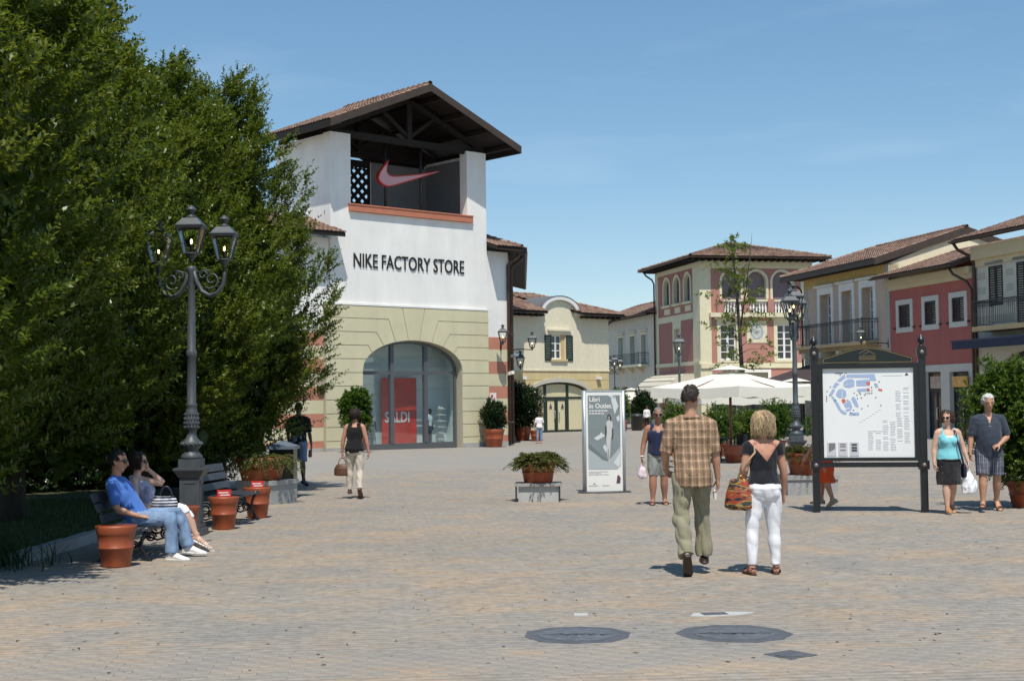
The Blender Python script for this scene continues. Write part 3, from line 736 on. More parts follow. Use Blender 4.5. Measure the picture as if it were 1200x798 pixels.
MB().box(WX0-.4, WX1+.5, -.22, -.02, zq(6.42), zq(6.55)).box(WX0-.3, WX1+.4, -.13, -.02, zq(6.2), zq(6.42)).build('window_hood', crm, mb_)
gs = mat('dark green shutters', (.018, .04, .032), .55, var=.15)
shutter(mb_, -1.84, -1.2, zq(4.3), zq(6.12), -.03, gs); shutter(mb_, .24, .9, zq(4.3), zq(6.12), -.03, gs)
# dormer arch moulding
n = 16; ro, ri = 1.9, 1.55
am = [(dc-ro*math.cos(math.pi*i/n), zq(7.78)+1.12*math.sin(math.pi*i/n)) for i in range(n+1)]+[(dc+ri*math.cos(math.pi*i/n), zq(7.78)+.85*math.sin(math.pi*i/n)) for i in range(n+1)]
MB().plate(am, -.24, .1).box(dc-ro-.12, dc-ri+.04, -.27, .0, zq(7.58), zq(7.775)).box(dc+ri-.04, dc+ro+.12, -.27, .0, zq(7.58), zq(7.775)).build('dormer_moulding', white_pt, mb_)
lead = MB()
for i in range(n):
    a0, a1 = math.pi*i/n, math.pi*(i+1)/n
    P = [(dc-(ro+.02)*math.cos(a0), zq(7.78)+1.15*math.sin(a0)), (dc-(ro+.02)*math.cos(a1), zq(7.78)+1.15*math.sin(a1))]
    lead.add([(P[0][0], -.28, P[0][1]), (P[1][0], -.28, P[1][1]), (P[1][0], 3.2, P[1][1]), (P[0][0], 3.2, P[0][1])], [(0, 1, 2, 3)])
lead.build('dormer_roof', mat('lead grey', (.13, .13, .13), .6), mb_)
# hip roof either side of the dormer
ez = zq(7.72); ap_ = (.55, 3.6, zq(9.25)); apl = (-4.5, 3.6, zq(9.25)); o9 = .87
L1 = [(x0-o9, -o9, ez), (dc-ro+.05, -o9, ez), (dc-ro+.05, 1.25, ez+.73), (-3.2, 3.6, zq(9.25)), apl]
R1 = [(dc+ro-.05, -o9, ez), (x1+o9, -o9, ez), ap_, (dc+ro-.05, 2.7, zq(8.95))]
M1 = [(dc-ro+.05, 1.25, ez+.72), (dc+ro-.05, 1.25, ez+.72), (dc+ro-.05, 3.3, zq(9.15)), (dc-ro+.05, 3.3, zq(9.15))]
roof(mb_, [[(x0-o9, -o9, ez), (dc-ro+.05, -o9, ez), (dc-ro+.05, 3.6, zq(9.25)), apl], [(dc+ro-.05, -o9, ez), (x1+o9, -o9, ez), ap_, (dc-ro+.05, 3.6, zq(9.25))],
           [(x1+o9, -o9, ez), (x1+o9, 9.5, ez), (.55, 6, zq(9.25)), ap_]], thick=.16, slab=dark_wood, ridges=[((x1+o9, -o9, ez), ap_), (ap_, (-4, 3.6, zq(9.25)))])
for xa, xb in ((x0-o9, dc-ro), (dc+ro, x1+o9)):
    e_ = MB()
    for i in range(int((xb-xa)/.55)): e_.box(xa+.2+i*.55, xa+.3+i*.55, -o9+.05, .0, ez-.34, ez-.17)
    e_.build('rafter_ends', dark_wood, mb_)
gutter(mb_, (x1+o9+.08, -o9, ez-.06), (x1+o9+.08, 9, ez-.06))
downpipe(mb_, x1+.12, .2, 0, zq(6.9), (x1+o9, -.1, ez-.1), r=.07)
MB().box(3.25, 3.6, -.25, 0, zq(3.0), zq(3.2)).box(-4.1, -3.75, -.25, 0, zq(3.0), zq(3.2)).build('floodlight', white_pt, mb_)

# ------------------------------------------------------------ pale building down the side street
nb = thing('balcony_building', 'pale grey two storey building with iron balcony behind the white poster stand', 'building', (14.9, 110, -.735), R(102.3-180))
def zn(a): return a+.735
pale = mat('pale grey stucco', (.60, .57, .49), .9, var=.06, bump=.1, dirt=.1)
ops = [rect(-22.5, -20.9, zn(4.65), zn(7.35)), rect(-18.7, -17.2, zn(4.65), zn(7.3)), rect(-15.3, -13.9, zn(4.65), zn(7.25)), arch(-16.4, -12.6, 0.02, zn(1.9), zn(2.9)), arch(-22.5, -19, .02, zn(1.9), zn(2.7))]
MB().plate(rect(-30, -11.4, 0, zn(8.95)), 0, .5, ops).box(-30, -11.4, 6, 6.4, 0, zn(8.9)).box(-30, -29.6, .5, 6, 0, zn(8.9)).build('wall', pale, nb)
for a, b_ in ((-22.5, -20.9), (-18.7, -17.2), (-15.3, -13.9)):
    window(nb, a, b_, zn(4.65), zn(7.3), .3, 2, 4, frame=mat('blue grey frame', (.42, .46, .46), .6), glass=mat('grey blue pane', (.25, .33, .35), .3))
    surround(nb, a, b_, zn(4.65), zn(7.28), 0, .22, .06, cream_st, bottom=0); MB().box(a-.4, b_+.4, -.2, 0, zn(7.55), zn(7.7)).build('window_hood', cream_st, nb)
MB().box(-25.3, -13.2, -1.0, 0, zn(4.4), zn(4.6)).build('balcony_floor', cream_st, nb)
for x in (-24, -21, -18, -15): MB().add([(x-.15, 0, zn(4.4)), (x+.15, 0, zn(4.4)), (x+.15, -.8, zn(4.4)), (x-.15, -.8, zn(4.4)), (x-.15, 0, zn(3.8)), (x+.15, 0, zn(3.8))], [(0, 1, 2, 3), (4, 3, 2, 5), (0, 3, 4), (1, 5, 2), (0, 4, 5, 1)]).build('bracket', cream_st, nb)
railing(nb, -25.2, -13.3, -.95, 0, zn(4.6), zn(5.6), iron, gap=.25, curl=False)
for a_ in (arch(-16.4, -12.6, 0.02, zn(1.9), zn(2.9)), arch(-22.5, -19, .02, zn(1.9), zn(2.7))): MB().plate(a_, .3, .36).build('shop_glass', pane_dark, nb)
hip_roof(nb, -31, -10.9, -.9, 7.5, zn(9.0), (-27, 3.3, zn(10.6)), (-12.5, 3.3, zn(10.6)), slab=dark_wood)
gutter(nb, (-31, -.95, zn(8.93)), (-10.9, -.95, zn(8.93)))
MB().box(-13.4, -11.6, -.9, 0, zn(2.75), zn(2.85)).build('door_canopy', white_pt, nb)
so = thing('hanging_sign', 'small white shop sign board on the pale wall under the iron balcony', 'sign', (18.75, 128.5, zn(1.5)-.735), R(102.3-180)); MB().box(-1.2, .8, -.7, -.62, 0, .85).build('board', white_pt, so); MB().box(-.8, .4, -.715, -.7, .3, .5).build('print', mat('plum print', (.25, .12, .2), .6), so)

# ------------------------------------------------------------ pink tower house
tw = thing('pink_tower_house', 'three storey pink and cream corner house with arched loggia, balustrade and hipped roof', 'building', (14.9, 110, -.735), R(12.3))
pk = mat('pink stucco', (.45, .215, .175), .9, var=.07, vscale=.8, bump=.1, dirt=.1); pk2 = mat('rose stucco', (.385, .17, .14), .9, var=.07, bump=.1, dirt=.1)
crt = mat('cream trim stucco', (.72, .66, .46), .9, var=.05, bump=.1, dirt=.09)
mauve = mat('mauve blind', (.20, .155, .175), .8, var=.06)
HW, HD = 9.6, 11.2
cs = [2.66, 4.80, 6.96]
f_ops = [arch(c-.8, c+.8, zn(8.3), zn(10.8), zn(11.62)) for c in cs]+[rect(6.5, 7.84, zn(4.55), zn(7.4)), rect(1.68, 3.02, zn(4.55), zn(7.4)), rect(.9, 8.7, .02, zn(2.6))]
MB().plate(rect(0, HW, 0, zn(12.5)), 0, .4, f_ops).build('front_wall', crt, tw)
# left flank is modelled in its own frame (x runs towards the viewer)
fl = Matrix.Rotation(-math.pi/2, 4, 'Z')
class MF(MB):
    def build(s, name, mats, parent=None, **k):
        s.v = [tuple(fl @ Vector(p)) for p in s.v]; return MB.build(s, name, mats, parent, **k)
e_arch = [(-8.75, -7.25), (-6.1, -4.65), (-3.5, -2.05)]
eo = [arch(a, b_, zn(9.42), zn(10.9), zn(11.6)) for a, b_ in e_arch]+[rect(-6.35, -4.95, zn(4.55), zn(7.3))]
MF().plate(rect(-HD, -.4, 0, zn(12.5)), 0, .4, eo).build('side_wall', crt, tw)
MB().box(.4, HW, HD-.4, HD, 0, zn(12.4)).box(HW-.4, HW, .4, HD-.4, 0, zn(12.4)).build('rear_wall', crt, tw)
# front colour panels (proud of the wall), balustrade, arches
P_ = .02
MB().plate(rect(.95, 8.6, zn(8.32), zn(11.85)), -P_, .01, [arch(c-1.0, c+1.0, zn(8.325), zn(10.8), zn(11.8)) for c in cs]).build('stucco_panel', pk, tw)
MB().plate(rect(.95, 8.6, zn(4.32), zn(7.9)), -P_, .01, [rect(6.2, 8.14, zn(4.34), zn(7.75)), rect(1.38, 3.32, zn(4.34), zn(7.75)), rect(3.9, 5.62, zn(5.9), zn(7.65))]).build('stucco_panel', pk, tw)
MB().plate(rect(.95, 8.6, zn(2.7), zn(3.86)), -P_, .01, [rect(2.9, 5.9, zn(2.72), zn(3.75))]).build('stucco_panel', pk, tw)
for c in cs:
    rg_ = [(c-1.0, zn(8.3)), (c-1.0, zn(10.8))]+[(c-1.0*math.cos(math.pi*i/14), zn(10.8)+1.0*math.sin(math.pi*i/14)) for i in range(1, 14)]+[(c+1.0, zn(10.8)), (c+1.0, zn(8.3)), (c+.8, zn(8.3)), (c+.8, zn(10.8))]+[(c+.8*math.cos(math.pi*i/14), zn(10.8)+.82*math.sin(math.pi*i/14)) for i in range(1, 14)]+[(c-.8, zn(10.8)), (c-.8, zn(8.3))]
    MB().plate(rg_, -.07, .0).build('arch_trim', crt, tw)
    MB().plate(inset(arch(c-.8, c+.8, zn(8.3), zn(10.8), zn(11.62)), .0), .3, .34).build('roller_blind', mauve, tw)
bl = MB(); bl.box(.75, 8.8, -.42, -.02, zn(7.95), zn(8.28)); bl.box(1.6, 8.05, -.36, -.08, zn(9.18), zn(9.34)); bl.build('balustrade_rail', crt, tw)
for c in (1.6, 3.73, 5.88, 8.02): MB().box(c-.26, c+.26, -.38, -.04, zn(8.29), zn(9.4)).build('balustrade_pier', pk, tw)
prof = [(.09, 0), (.09, .06), (.05, .1), (.1, .3), (.085, .42), (.045, .58), (.06, .7), (.09, .78), (.09, .86)]
for a, b_ in ((1.9, 3.45), (4.05, 5.6), (6.2, 7.75)):
    for i in range(6):
        MB().lathe(prof, (a+(b_-a)*(i+.5)/6, -.21, zn(8.3)), 8).build('baluster', white_pt, tw)
for a in (6.5, 1.68):
    window(tw, a, a+1.34, zn(4.55), zn(7.4), .2, 2, 5, fw=.12, bar=.055); surround(tw, a, a+1.34, zn(4.55), zn(7.4), 0, .3, .06, crt, top=.36, bottom=.2)
    MB().box(a-.5, a+1.84, -.22, 0, zn(7.76), zn(7.92)).build('window_hood', crt, tw)
# faded painted plaque: blue dial in a cream square
pq = MB().box(3.9, 5.62, -.06, .0, zn(5.9), zn(7.65)).build('painted_plaque', mat('faded cream fresco', (.66, .60, .44), .9, var=.18, vscale=5), tw)
q = MB(); c = (4.76, zn(6.78)); bl_m = mat('faded blue fresco', (.30, .38, .48), .9, var=.25, vscale=6)
q.plate([(c[0]+.55*math.cos(t), c[1]+.6*math.sin(t)) for t in np.linspace(0, 2*math.pi, 20)[:-1]], -.068, -.058, [[(c[0]+.42*math.cos(t), c[1]+.46*math.sin(t)) for t in np.linspace(0, 2*math.pi, 16)[:-1]]])
for t in range(6): a = t*math.pi/6; q.bar((c[0]-.4*math.cos(a), -.063, c[1]-.4*math.sin(a)), (c[0]+.4*math.cos(a), -.063, c[1]+.4*math.sin(a)), .05, .01, up=(0, 1, 0))
q.build('painted_dial', bl_m, pq)
MB().box(0, HW, -.12, 0, zn(3.9), zn(4.28)).build('string_course', crt, tw); MF().box(-HD, -.0, -.1, 0, zn(4.2), zn(4.5)).build('string_course', crt, tw)
MB().box(-.0, HW, -.05, 0, zn(12.0), zn(12.5)).build('cornice', crt, tw)
# shop front on the ground floor
s_ = MB()
for a in (.9, 2.9, 4.3, 5.9, 7.4, 8.5): s_.box(a, a+.2, .05, .2, 0, zn(2.6))
s_.box(.9, 8.7, .04, .22, zn(2.25), zn(2.6)); s_.build('shop_frame', mat('dark blue grey frame', (.06, .075, .085), .5), tw)
MB().box(.9, 8.7, .14, .16, .02, zn(2.25)).build('shop_glass', pane_dark, tw)
MB().plate(rect(2.9, 5.9, zn(2.6), zn(3.8)), -.05, .0, [rect(3.15, 5.65, zn(2.62), zn(3.55))]).build('shop_sign_frame', white_pt, tw)
MB().box(3.15, 5.65, -.03, -.01, zn(2.62), zn(3.55)).build('sign_panel', mat('olive panel', (.12, .11, .07), .6), tw)
# flank panels
MF().plate(rect(-10.37, -1.65, zn(8.45), zn(12.0)), -P_, .01, [arch(a-.22, b_+.22, zn(9.2), zn(10.9), zn(11.83)) for a, b_ in e_arch]+[rect(a-.05, b_+.05, zn(8.6), zn(9.1)) for a, b_ in e_arch]).build('stucco_panel', pk2, tw)
for a, b_ in ((-10.3, -6.75), (-4.55, -1.65)): MF().box(a, b_, -P_, .01, zn(4.5), zn(7.93)).build('stucco_panel', pk2, tw)
MF().box(-10.35, -1.65, -P_, .01, zn(.6), zn(4.17)).build('stucco_panel', pk, tw)
for a, b_ in e_arch:
    c = (a+b_)/2; h = (b_-a)/2
    rg_ = [(a-.22, zn(9.2)), (a-.22, zn(10.9))]+[(c-(h+.22)*math.cos(math.pi*i/12), zn(10.9)+.93*math.sin(math.pi*i/12)) for i in range(1, 12)]+[(b_+.22, zn(10.9)), (b_+.22, zn(9.2)), (b_, zn(9.42)), (b_, zn(10.9))]+[(c+h*math.cos(math.pi*i/12), zn(10.9)+.7*math.sin(math.pi*i/12)) for i in range(1, 12)]+[(a, zn(10.9)), (a, zn(9.42))]
    MF().plate(rg_, -.08, .0).build('arch_trim', crt, tw); MF().plate(arch(a, b_, zn(9.42), zn(10.9), zn(11.6)), .24, .28).build('roller_blind', mat('slate blind', (.075, .075, .09), .7), tw)
    MF().box(a-.3, b_+.3, -.2, 0, zn(9.2), zn(9.38)).build('window_sill', crt, tw); MF().box(a+.1, b_-.1, -.05, 0, zn(8.7), zn(9.0)).build('apron_panel', crt, tw)
MF().box(-6.35, -4.95, .25, .3, zn(4.55), zn(7.3)).build('niche_panel', mat('niche panel', (.45, .42, .33), .8), tw)
hip_roof(tw, -1.15, HW+1.15, -1.15, HD+1.15, zn(12.72), (4.8, 5.4, zn(14.5)), (4.8, 5.8, zn(14.5)), slab=dark_wood)
rt = MB()
for i in range(22): rt.box(-.9+i*.53, -.78+i*.53, -1.1, .0, zn(12.38), zn(12.56))
rt.build('rafter_ends', dark_wood, tw)
rt = MF()
for i in range(23): rt.box(-HD+i*.53, -HD+.12+i*.53, -1.1, 0, zn(12.38), zn(12.56))
rt.build('rafter_ends', dark_wood, tw)
gutter(tw, (-1.2, HD+1, zn(12.65)), (-1.2, -1.2, zn(12.65)), r=.1); gutter(tw, (-1.2, -1.22, zn(12.65)), (HW+1.2, -1.22, zn(12.65)), r=.1)
downpipe(tw, -.14, HD-.1, 0, zn(11.5), (-1.05, HD-.1, zn(12.5)), r=.075); downpipe(tw, HW+.1, -.1, 0, zn(11.7), (HW+1.0, -1.0, zn(12.5)), r=.075)
# barrel awning on the flank
aw_m = mat('cream awning canvas', (.62, .57, .46), .8, var=.05)
aw = MF(); n = 8
for i in range(n):
    a0, a1 = math.pi/2*i/n, math.pi/2*(i+1)/n
    P = [(-9.6, -2.6*math.sin(a0), zn(1.55)+2.0*math.cos(a0)), (-1.4, -2.6*math.sin(a0), zn(1.55)+2.0*math.cos(a0)), (-1.4, -2.6*math.sin(a1), zn(1.55)+2.0*math.cos(a1)), (-9.6, -2.6*math.sin(a1), zn(1.55)+2.0*math.cos(a1))]
    aw.add(P+[(x, y, z-.04) for x, y, z in P], [(0, 1, 2, 3), (7, 6, 5, 4), (0, 3, 7, 4), (1, 5, 6, 2)])
    for x in (-9.6, -1.4): aw.add([(x, 0, zn(1.55)), P[0][:0]+(x, P[0][1], P[0][2]), (x, P[3][1], P[3][2])], [(0, 1, 2)])
aw.box(-9.6, -1.4, -2.62, -2.58, zn(1.2), zn(1.56))
ao = aw.build('barrel_awning', aw_m, tw)
rb = MF()
for i in range(1, 6):
    a0 = math.pi/2*i/6; rb.tube([(-9.62, -2.63*math.sin(a0), zn(1.55)+2.03*math.cos(a0)), (-1.38, -2.63*math.sin(a0), zn(1.55)+2.03*math.cos(a0))], .02, 4)
rb.build('awning_rib', mat('awning seam', (.42, .38, .3), .8), ao)
# long flat awning along the front
fa = MB(); fa.add([(3.0, 0, zn(2.9)), (10.5, 0, zn(2.9)), (10.5, -4.2, zn(2.2)), (3.0, -4.2, zn(2.2)), (3.0, 0, zn(2.85)), (10.5, 0, zn(2.85)), (10.5, -4.2, zn(2.15)), (3.0, -4.2, zn(2.15))], [(0, 3, 2, 1), (4, 5, 6, 7), (0, 4, 7, 3), (1, 2, 6, 5), (2, 3, 7, 6)])
for i in range(25): fa.plate([(3.0+i*.3, zn(2.17)), (3.29+i*.3, zn(2.17)), (3.29+i*.3, zn(1.98)), (3.15+i*.3, zn(1.92)), (3.0+i*.3, zn(1.98))], -4.2, -4.19)
fa.build('flat_awning', aw_m, tw)

# ------------------------------------------------------------ right-hand street front: three houses in one line
PR_ = Vector((22.37, 74.81, -.735))
def house(name, label, off=0):
    o = thing(name, label, 'building', PR_+Vector((math.cos(YAW_R), math.sin(YAW_R), 0))*off, YAW_R); return o
# peach house with long balcony
hc = house('peach_house', 'peach and yellow house with long iron balcony and three tall windows behind the map board')
pe = mat('peach stucco', (.60, .46, .36), .9, var=.06, bump=.1, dirt=.1); oc = mat('ochre frieze', (.62, .43, .16), .9, var=.1, bump=.1)
C0, C1 = -15.6, -4.12
wn = [(-13.2, -11.6), (-10.15, -8.75), (-7.5, -6.05)]
MB().plate(rect(C0, C1, 0, zn(8.45)), 0, .6, [rect(a, b_, zn(4.8), zn(7.95)) for a, b_ in wn]+[rect(-13.5, -9.5, .02, zn(2.8)), rect(-8.5, -5, .02, zn(2.8))]).build('wall', pe, hc)
MB().box(C0, C1, -.01, .6, zn(8.45), zn(9.1)).build('frieze', oc, hc)
gm = [(C1, 0, zn(-.7)), (C1, 9.7, zn(-.7)), (C1, 9.7, zn(9.2)), (C1, 4.86, zn(11.05)), (C1, 0, zn(9.1)), ]
MB().add(gm+[(x-.4, y, z) for x, y, z in gm], [(0, 1, 2, 3, 4), (9, 8, 7, 6, 5)]).build('gable_wall', mat('pale yellow stucco', (.76, .68, .48), .9, var=.05, bump=.1), hc)
MB().box(C0, C1-.4, 9.3, 9.7, 0, zn(9.1)).build('rear_wall', pe, hc)
for a, b_ in wn:
    surround(hc, a, b_, zn(4.8), zn(7.95), 0, .32, .07, white_pt, top=.45, bottom=0, name='window_surround')
    MB().box(a-.5, b_+.5, -.24, -.0, zn(8.41), zn(8.53)).build('window_hood', white_pt, hc)
    window(hc, a, b_, zn(4.8), zn(7.95), .5, 2, 5, glass=pane_blue, fw=.1, bar=.05)
MB().box(-15.0, -5.5, -1.05, 0, zn(4.55), zn(4.75)).box(-14.8, -5.7, -.8, 0, zn(4.3), zn(4.55)).build('balcony_floor', mat('tan balcony stone', (.45, .35, .2), .85, var=.15), hc)
for x in (-13.8, -11.5, -9, -6.7): MB().box(x-.2, x+.2, -.95, 0, zn(3.95), zn(4.3)).build('bracket', cream_st, hc)
railing(hc, -14.9, -5.6, -1.0, 0, zn(4.75), zn(6.05), iron, gap=.2)
for i in range(13): MB().box(C0-.02, C0+(.7 if i % 2 else .5), -.04, .0, zn(.2+i*.64), zn(.2+i*.64+.58)).build('quoin', mat('grey quoin', (.46, .45, .41), .9, var=.08), hc)
MB().box(C1-.42, C1+.02, -.05, .0, 0, zn(9.05)).build('corner_strip', mat('grey quoin'), hc)
zt = zn(11.25)
roof(hc, [[(-17.2, -.95, zn(9.38)), (C1+.14, -.95, zn(9.38)), (C1+.14, 4.86, zt), (-14.9, 4.86, zt)], [(-17.2, 10.6, zn(9.38)), (-17.2, -.95, zn(9.38)), (-14.9, 4.86, zt)], [(C1+.14, 10.6, zn(9.38)), (-17.2, 10.6, zn(9.38)), (-14.9, 4.86, zt), (C1+.14, 4.86, zt)]], thick=.2, slab=fascia_m, ridges=[((-17.2, -.95, zn(9.38)), (-14.9, 4.86, zt)), ((-14.9, 4.86, zt), (C1+.14, 4.86, zt))])
sl2 = (zt-zn(9.38))/5.81
vb = MB()
for y0_, z0_, y1_, z1_ in ((-.97, zn(9.36), 4.86, zt-.02), (10.6, zn(9.36), 4.86, zt-.02)):
    vb.add([(C1+.16, y0_, z0_+.04), (C1+.16, y1_, z1_+.04), (C1+.16, y1_, z1_-.4), (C1+.16, y0_, z0_-.36), (C1+.1, y0_, z0_+.04), (C1+.1, y1_, z1_+.04), (C1+.1, y1_, z1_-.4), (C1+.1, y0_, z0_-.36)], [(0, 1, 2, 3), (7, 6, 5, 4), (3, 2, 6, 7), (0, 4, 5, 1), (0, 3, 7, 4)])
vb.build('verge_board', fascia_m, hc); MB().box(-17.2, C1+.1, -1.0, -.94, zn(9.05), zn(9.36)).build('eave_board', fascia_m, hc)
downpipe(hc, C0-.1, -.12, 0, zn(8.4), (C0-.6, -.9, zn(9.1)), r=.07)
for a_, b_ in ((-13.5, -9.5), (-8.5, -5)): MB().box(a_, b_, .25, .3, .02, zn(2.8)).build('shop_glass', pane_dark, hc)
aw = MB(); aw.add([(-15.4, 0, zn(3.6)), (-8.0, 0, zn(3.6)), (-8.0, -3.4, zn(2.55)), (-15.4, -3.4, zn(2.55)), (-15.4, 0, zn(3.56)), (-8, 0, zn(3.56)), (-8, -3.4, zn(2.51)), (-15.4, -3.4, zn(2.51))], [(0, 1, 2, 3), (7, 6, 5, 4), (0, 3, 7, 4), (1, 5, 6, 2), (2, 6, 7, 3)])
aw.add([(-15.4, 0, zn(3.56)), (-15.4, -3.4, zn(2.51)), (-15.4, -3.4, zn(2.3)), (-15.4, 0, zn(2.9))], [(0, 1, 2, 3)]); aw.box(-15.4, -8, -3.42, -3.39, zn(2.25), zn(2.5))
aw.build('dark_awning', mat('dark brown canvas', (.055, .035, .035), .8), hc)

# red house
hd = house('red_house', 'low red house with three shuttered windows in pale frames between two taller houses')
rd = mat('raspberry stucco', (.44, .135, .115), .9, var=.06, vscale=.8, bump=.1, dirt=.09); gw = mat('greyish white trim', (.62, .60, .54), .85, var=.05)
bs = mat('black shutters', (.014, .017, .016), .55, var=.2)
D0, D1 = -4.1, 4.72
dw = [(-3.1, -1.8), (-.24, .97), (2.58, 3.78)]
MB().plate(rect(D0, D1, zn(3.2), zn(7.5)), 0, .4, [rect(a, b_, zn(5.37), zn(6.63)) for a, b_ in dw]).build('upper_wall', rd, hd)
MB().box(D0, D1, -.14, .4, zn(7.5), zn(7.75)).box(D0, D1, -.3, .4, zn(7.75), zn(8.1)).build('cornice', mat('buff cornice', (.62, .52, .33), .9, var=.05), hd)
for a, b_ in dw:
    surround(hd, a, b_, zn(5.37), zn(6.63), 0, .28, .05, gw); c = (a+b_)/2
    for p, q in ((a, c-.01), (c+.01, b_)): shutter(hd, p, q, zn(5.37), zn(6.63), .06, bs)
    for q_ in (a-.5, b_+.38): MB().box(q_, q_+.12, -.12, 0, zn(5.3), zn(5.38)).build('shutter_stay', iron, hd)
MB().plate(rect(D0, D1, 0, zn(3.2)), -.03, .35, [rect(-3.6, -1.5, .02, zn(2.85)), rect(-.37, 1.3, .02, zn(2.85)), rect(2.18, 4.05, .02, zn(2.8))]).build('ground_floor_wall', gw, hd)
for a, b_ in ((-3.6, -1.5), (-.37, 1.3), (2.18, 4.05)):
    f = MB(); f.plate(rect(a, b_, .02, zn(2.82)), .2, .28, [rect(a+.1, (a+b_)/2-.05, .1, zn(1.75)), rect((a+b_)/2+.05, b_-.1, .1, zn(1.75)), rect(a+.1, b_-.1, zn(1.9), zn(2.72))])
    o = f.build('shop_door', mat('dark bronze frame', (.03, .03, .03), .4), hd); MB().box(a+.05, b_-.05, .235, .25, .06, zn(2.75)).build('pane', pane_dark, o)
    MB().tube([((a+b_)/2+.14, .2, zn(.3)), ((a+b_)/2+.14, .1, zn(.32)), ((a+b_)/2+.14, .1, zn(.9)), ((a+b_)/2+.14, .2, zn(.92))], .03, 6).build('handle', white_pt, o)
sgn = MB().box(2.9, 4.3, -.3, -.22, zn(2.0), zn(2.55)).build('shop_sign', mat('orange yellow sign', (.75, .42, .12), .6, var=.3, vscale=5), hd)
MB().box(-.15, 1.0, .17, .19, zn(1.95), zn(2.6)).build('shop_poster', mat('beige poster', (.5, .38, .3), .6, var=.35, vscale=4), hd)
zt = zn(9.92)
roof(hd, [[(D0-.45, -.95, zn(8.28)), (D1-.3, -.95, zn(8.28)), (D1+1.5, 4.4, zt), (D0, 4.4, zt)]], thick=.16, slab=fascia_m)
MB().box(D0, D1, 4.2, 4.5, zn(7.5), zt-.1).build('rear_wall', rd, hd)
gutter(hd, (D0-.45, -1.03, zn(8.2)), (D1-.35, -1.03, zn(8.2)), r=.08); downpipe(hd, D1+.03, -.16, 0, zn(6.9), (D1-.9, -.9, zn(8.1)), r=.07)

# striped house at the right edge
hr = house('striped_house', 'pale grey and cream striped house at the right with black shutters and navy awning', 4.95)
R0, R1 = 0, 12
stA = mat('grey stripe stucco', (.46, .44, .38), .9, var=.06, bump=.1); stB = mat('light stripe stucco', (.60, .57, .48), .9, var=.06, bump=.1)
rw_ = [(1.12, 2.36, 5.97, 7.92), (3.55, 4.85, 4.95, 7.9), (6.2, 7.5, 4.95, 7.9)]
MB().plate(rect(R0, R1, 0, zn(8.0)), 0, .4, [rect(a, b_, zn(c), zn(d)) for a, b_, c, d in rw_]+[arch(1.6, 6.4, .02, zn(2.2), zn(3.7))]).box(R0, R0+.4, .4, 9, 0, zn(9)).build('wall', stB, hr)
for i in range(10):
    z0_, z1_ = zn(4.6+.36*i*2*.5), None
    za = 4.45+.72*i*.5
    if i % 2: continue
    zb = za+.34; xs_ = [R0]
    for a, b_, c, d in rw_:
        if zb > c-.05 and za < d+.05: xs_ += [a-.3, b_+.3]
    xs_.append(R1)
    for k in range(0, len(xs_), 2): MB().box(xs_[k], xs_[k+1], -.012, .0, zn(za), zn(zb)).build('painted_stripe', stA, hr)
MB().box(R0, R1, -.1, .4, zn(8.0), zn(8.35)).box(R0, R1, -.3, .4, zn(8.35), zn(9.0)).build('cornice', mat('buff cornice'), hr)
for a, b_, c, d in rw_:
    cc = (a+b_)/2
    for p, q in ((a, cc-.01), (cc+.01, b_)): shutter(hr, p, q, zn(c), zn(d), .03, bs)
    MB().box(a-.2, b_+.2, -.1, 0, zn(d+.06), zn(d+.26)).build('window_hood', stB, hr)
MB().box(1.3, R1, -1.1, 0, zn(4.68), zn(4.92)).build('balcony_floor', mat('tan balcony stone'), hr)
railing(hr, 1.4, R1-.1, -1.05, 0, zn(4.92), zn(6.15), iron, gap=.16)
nv = mat('navy canvas', (.012, .018, .06), .55, var=.1)
aw = MB(); aw.add([(.1, 0, zn(4.42)), (R1, 0, zn(4.42)), (R1, -1.5, zn(4.2)), (.1, -1.5, zn(4.2))], [(0, 1, 2, 3)]); aw.box(.1, R1, -1.52, -1.48, zn(3.85), zn(4.22)); aw.tube([(.05, -1.5, zn(4.25)), (R1, -1.5, zn(4.25))], .06, 6); aw.build('navy_awning', nv, hr)
MB().plate(arch(1.6, 6.4, .02, zn(2.2), zn(3.7)), .3, .34).build('shop_glass', pane_dark, hr)
roof(hr, [[(R0-.75, -.95, zn(9.42)), (R1, -.95, zn(9.42)), (R1, 5, zn(11.3)), (R0-.75, 5, zn(11.3))]], thick=.2, slab=fascia_m)
gutter(hr, (R0-.75, -1.03, zn(9.35)), (R1, -1.03, zn(9.35)), r=.09); downpipe(hr, R0+.0, -.12, 0, zn(8.2), (R0-.5, -.95, zn(9.25)), r=.085)
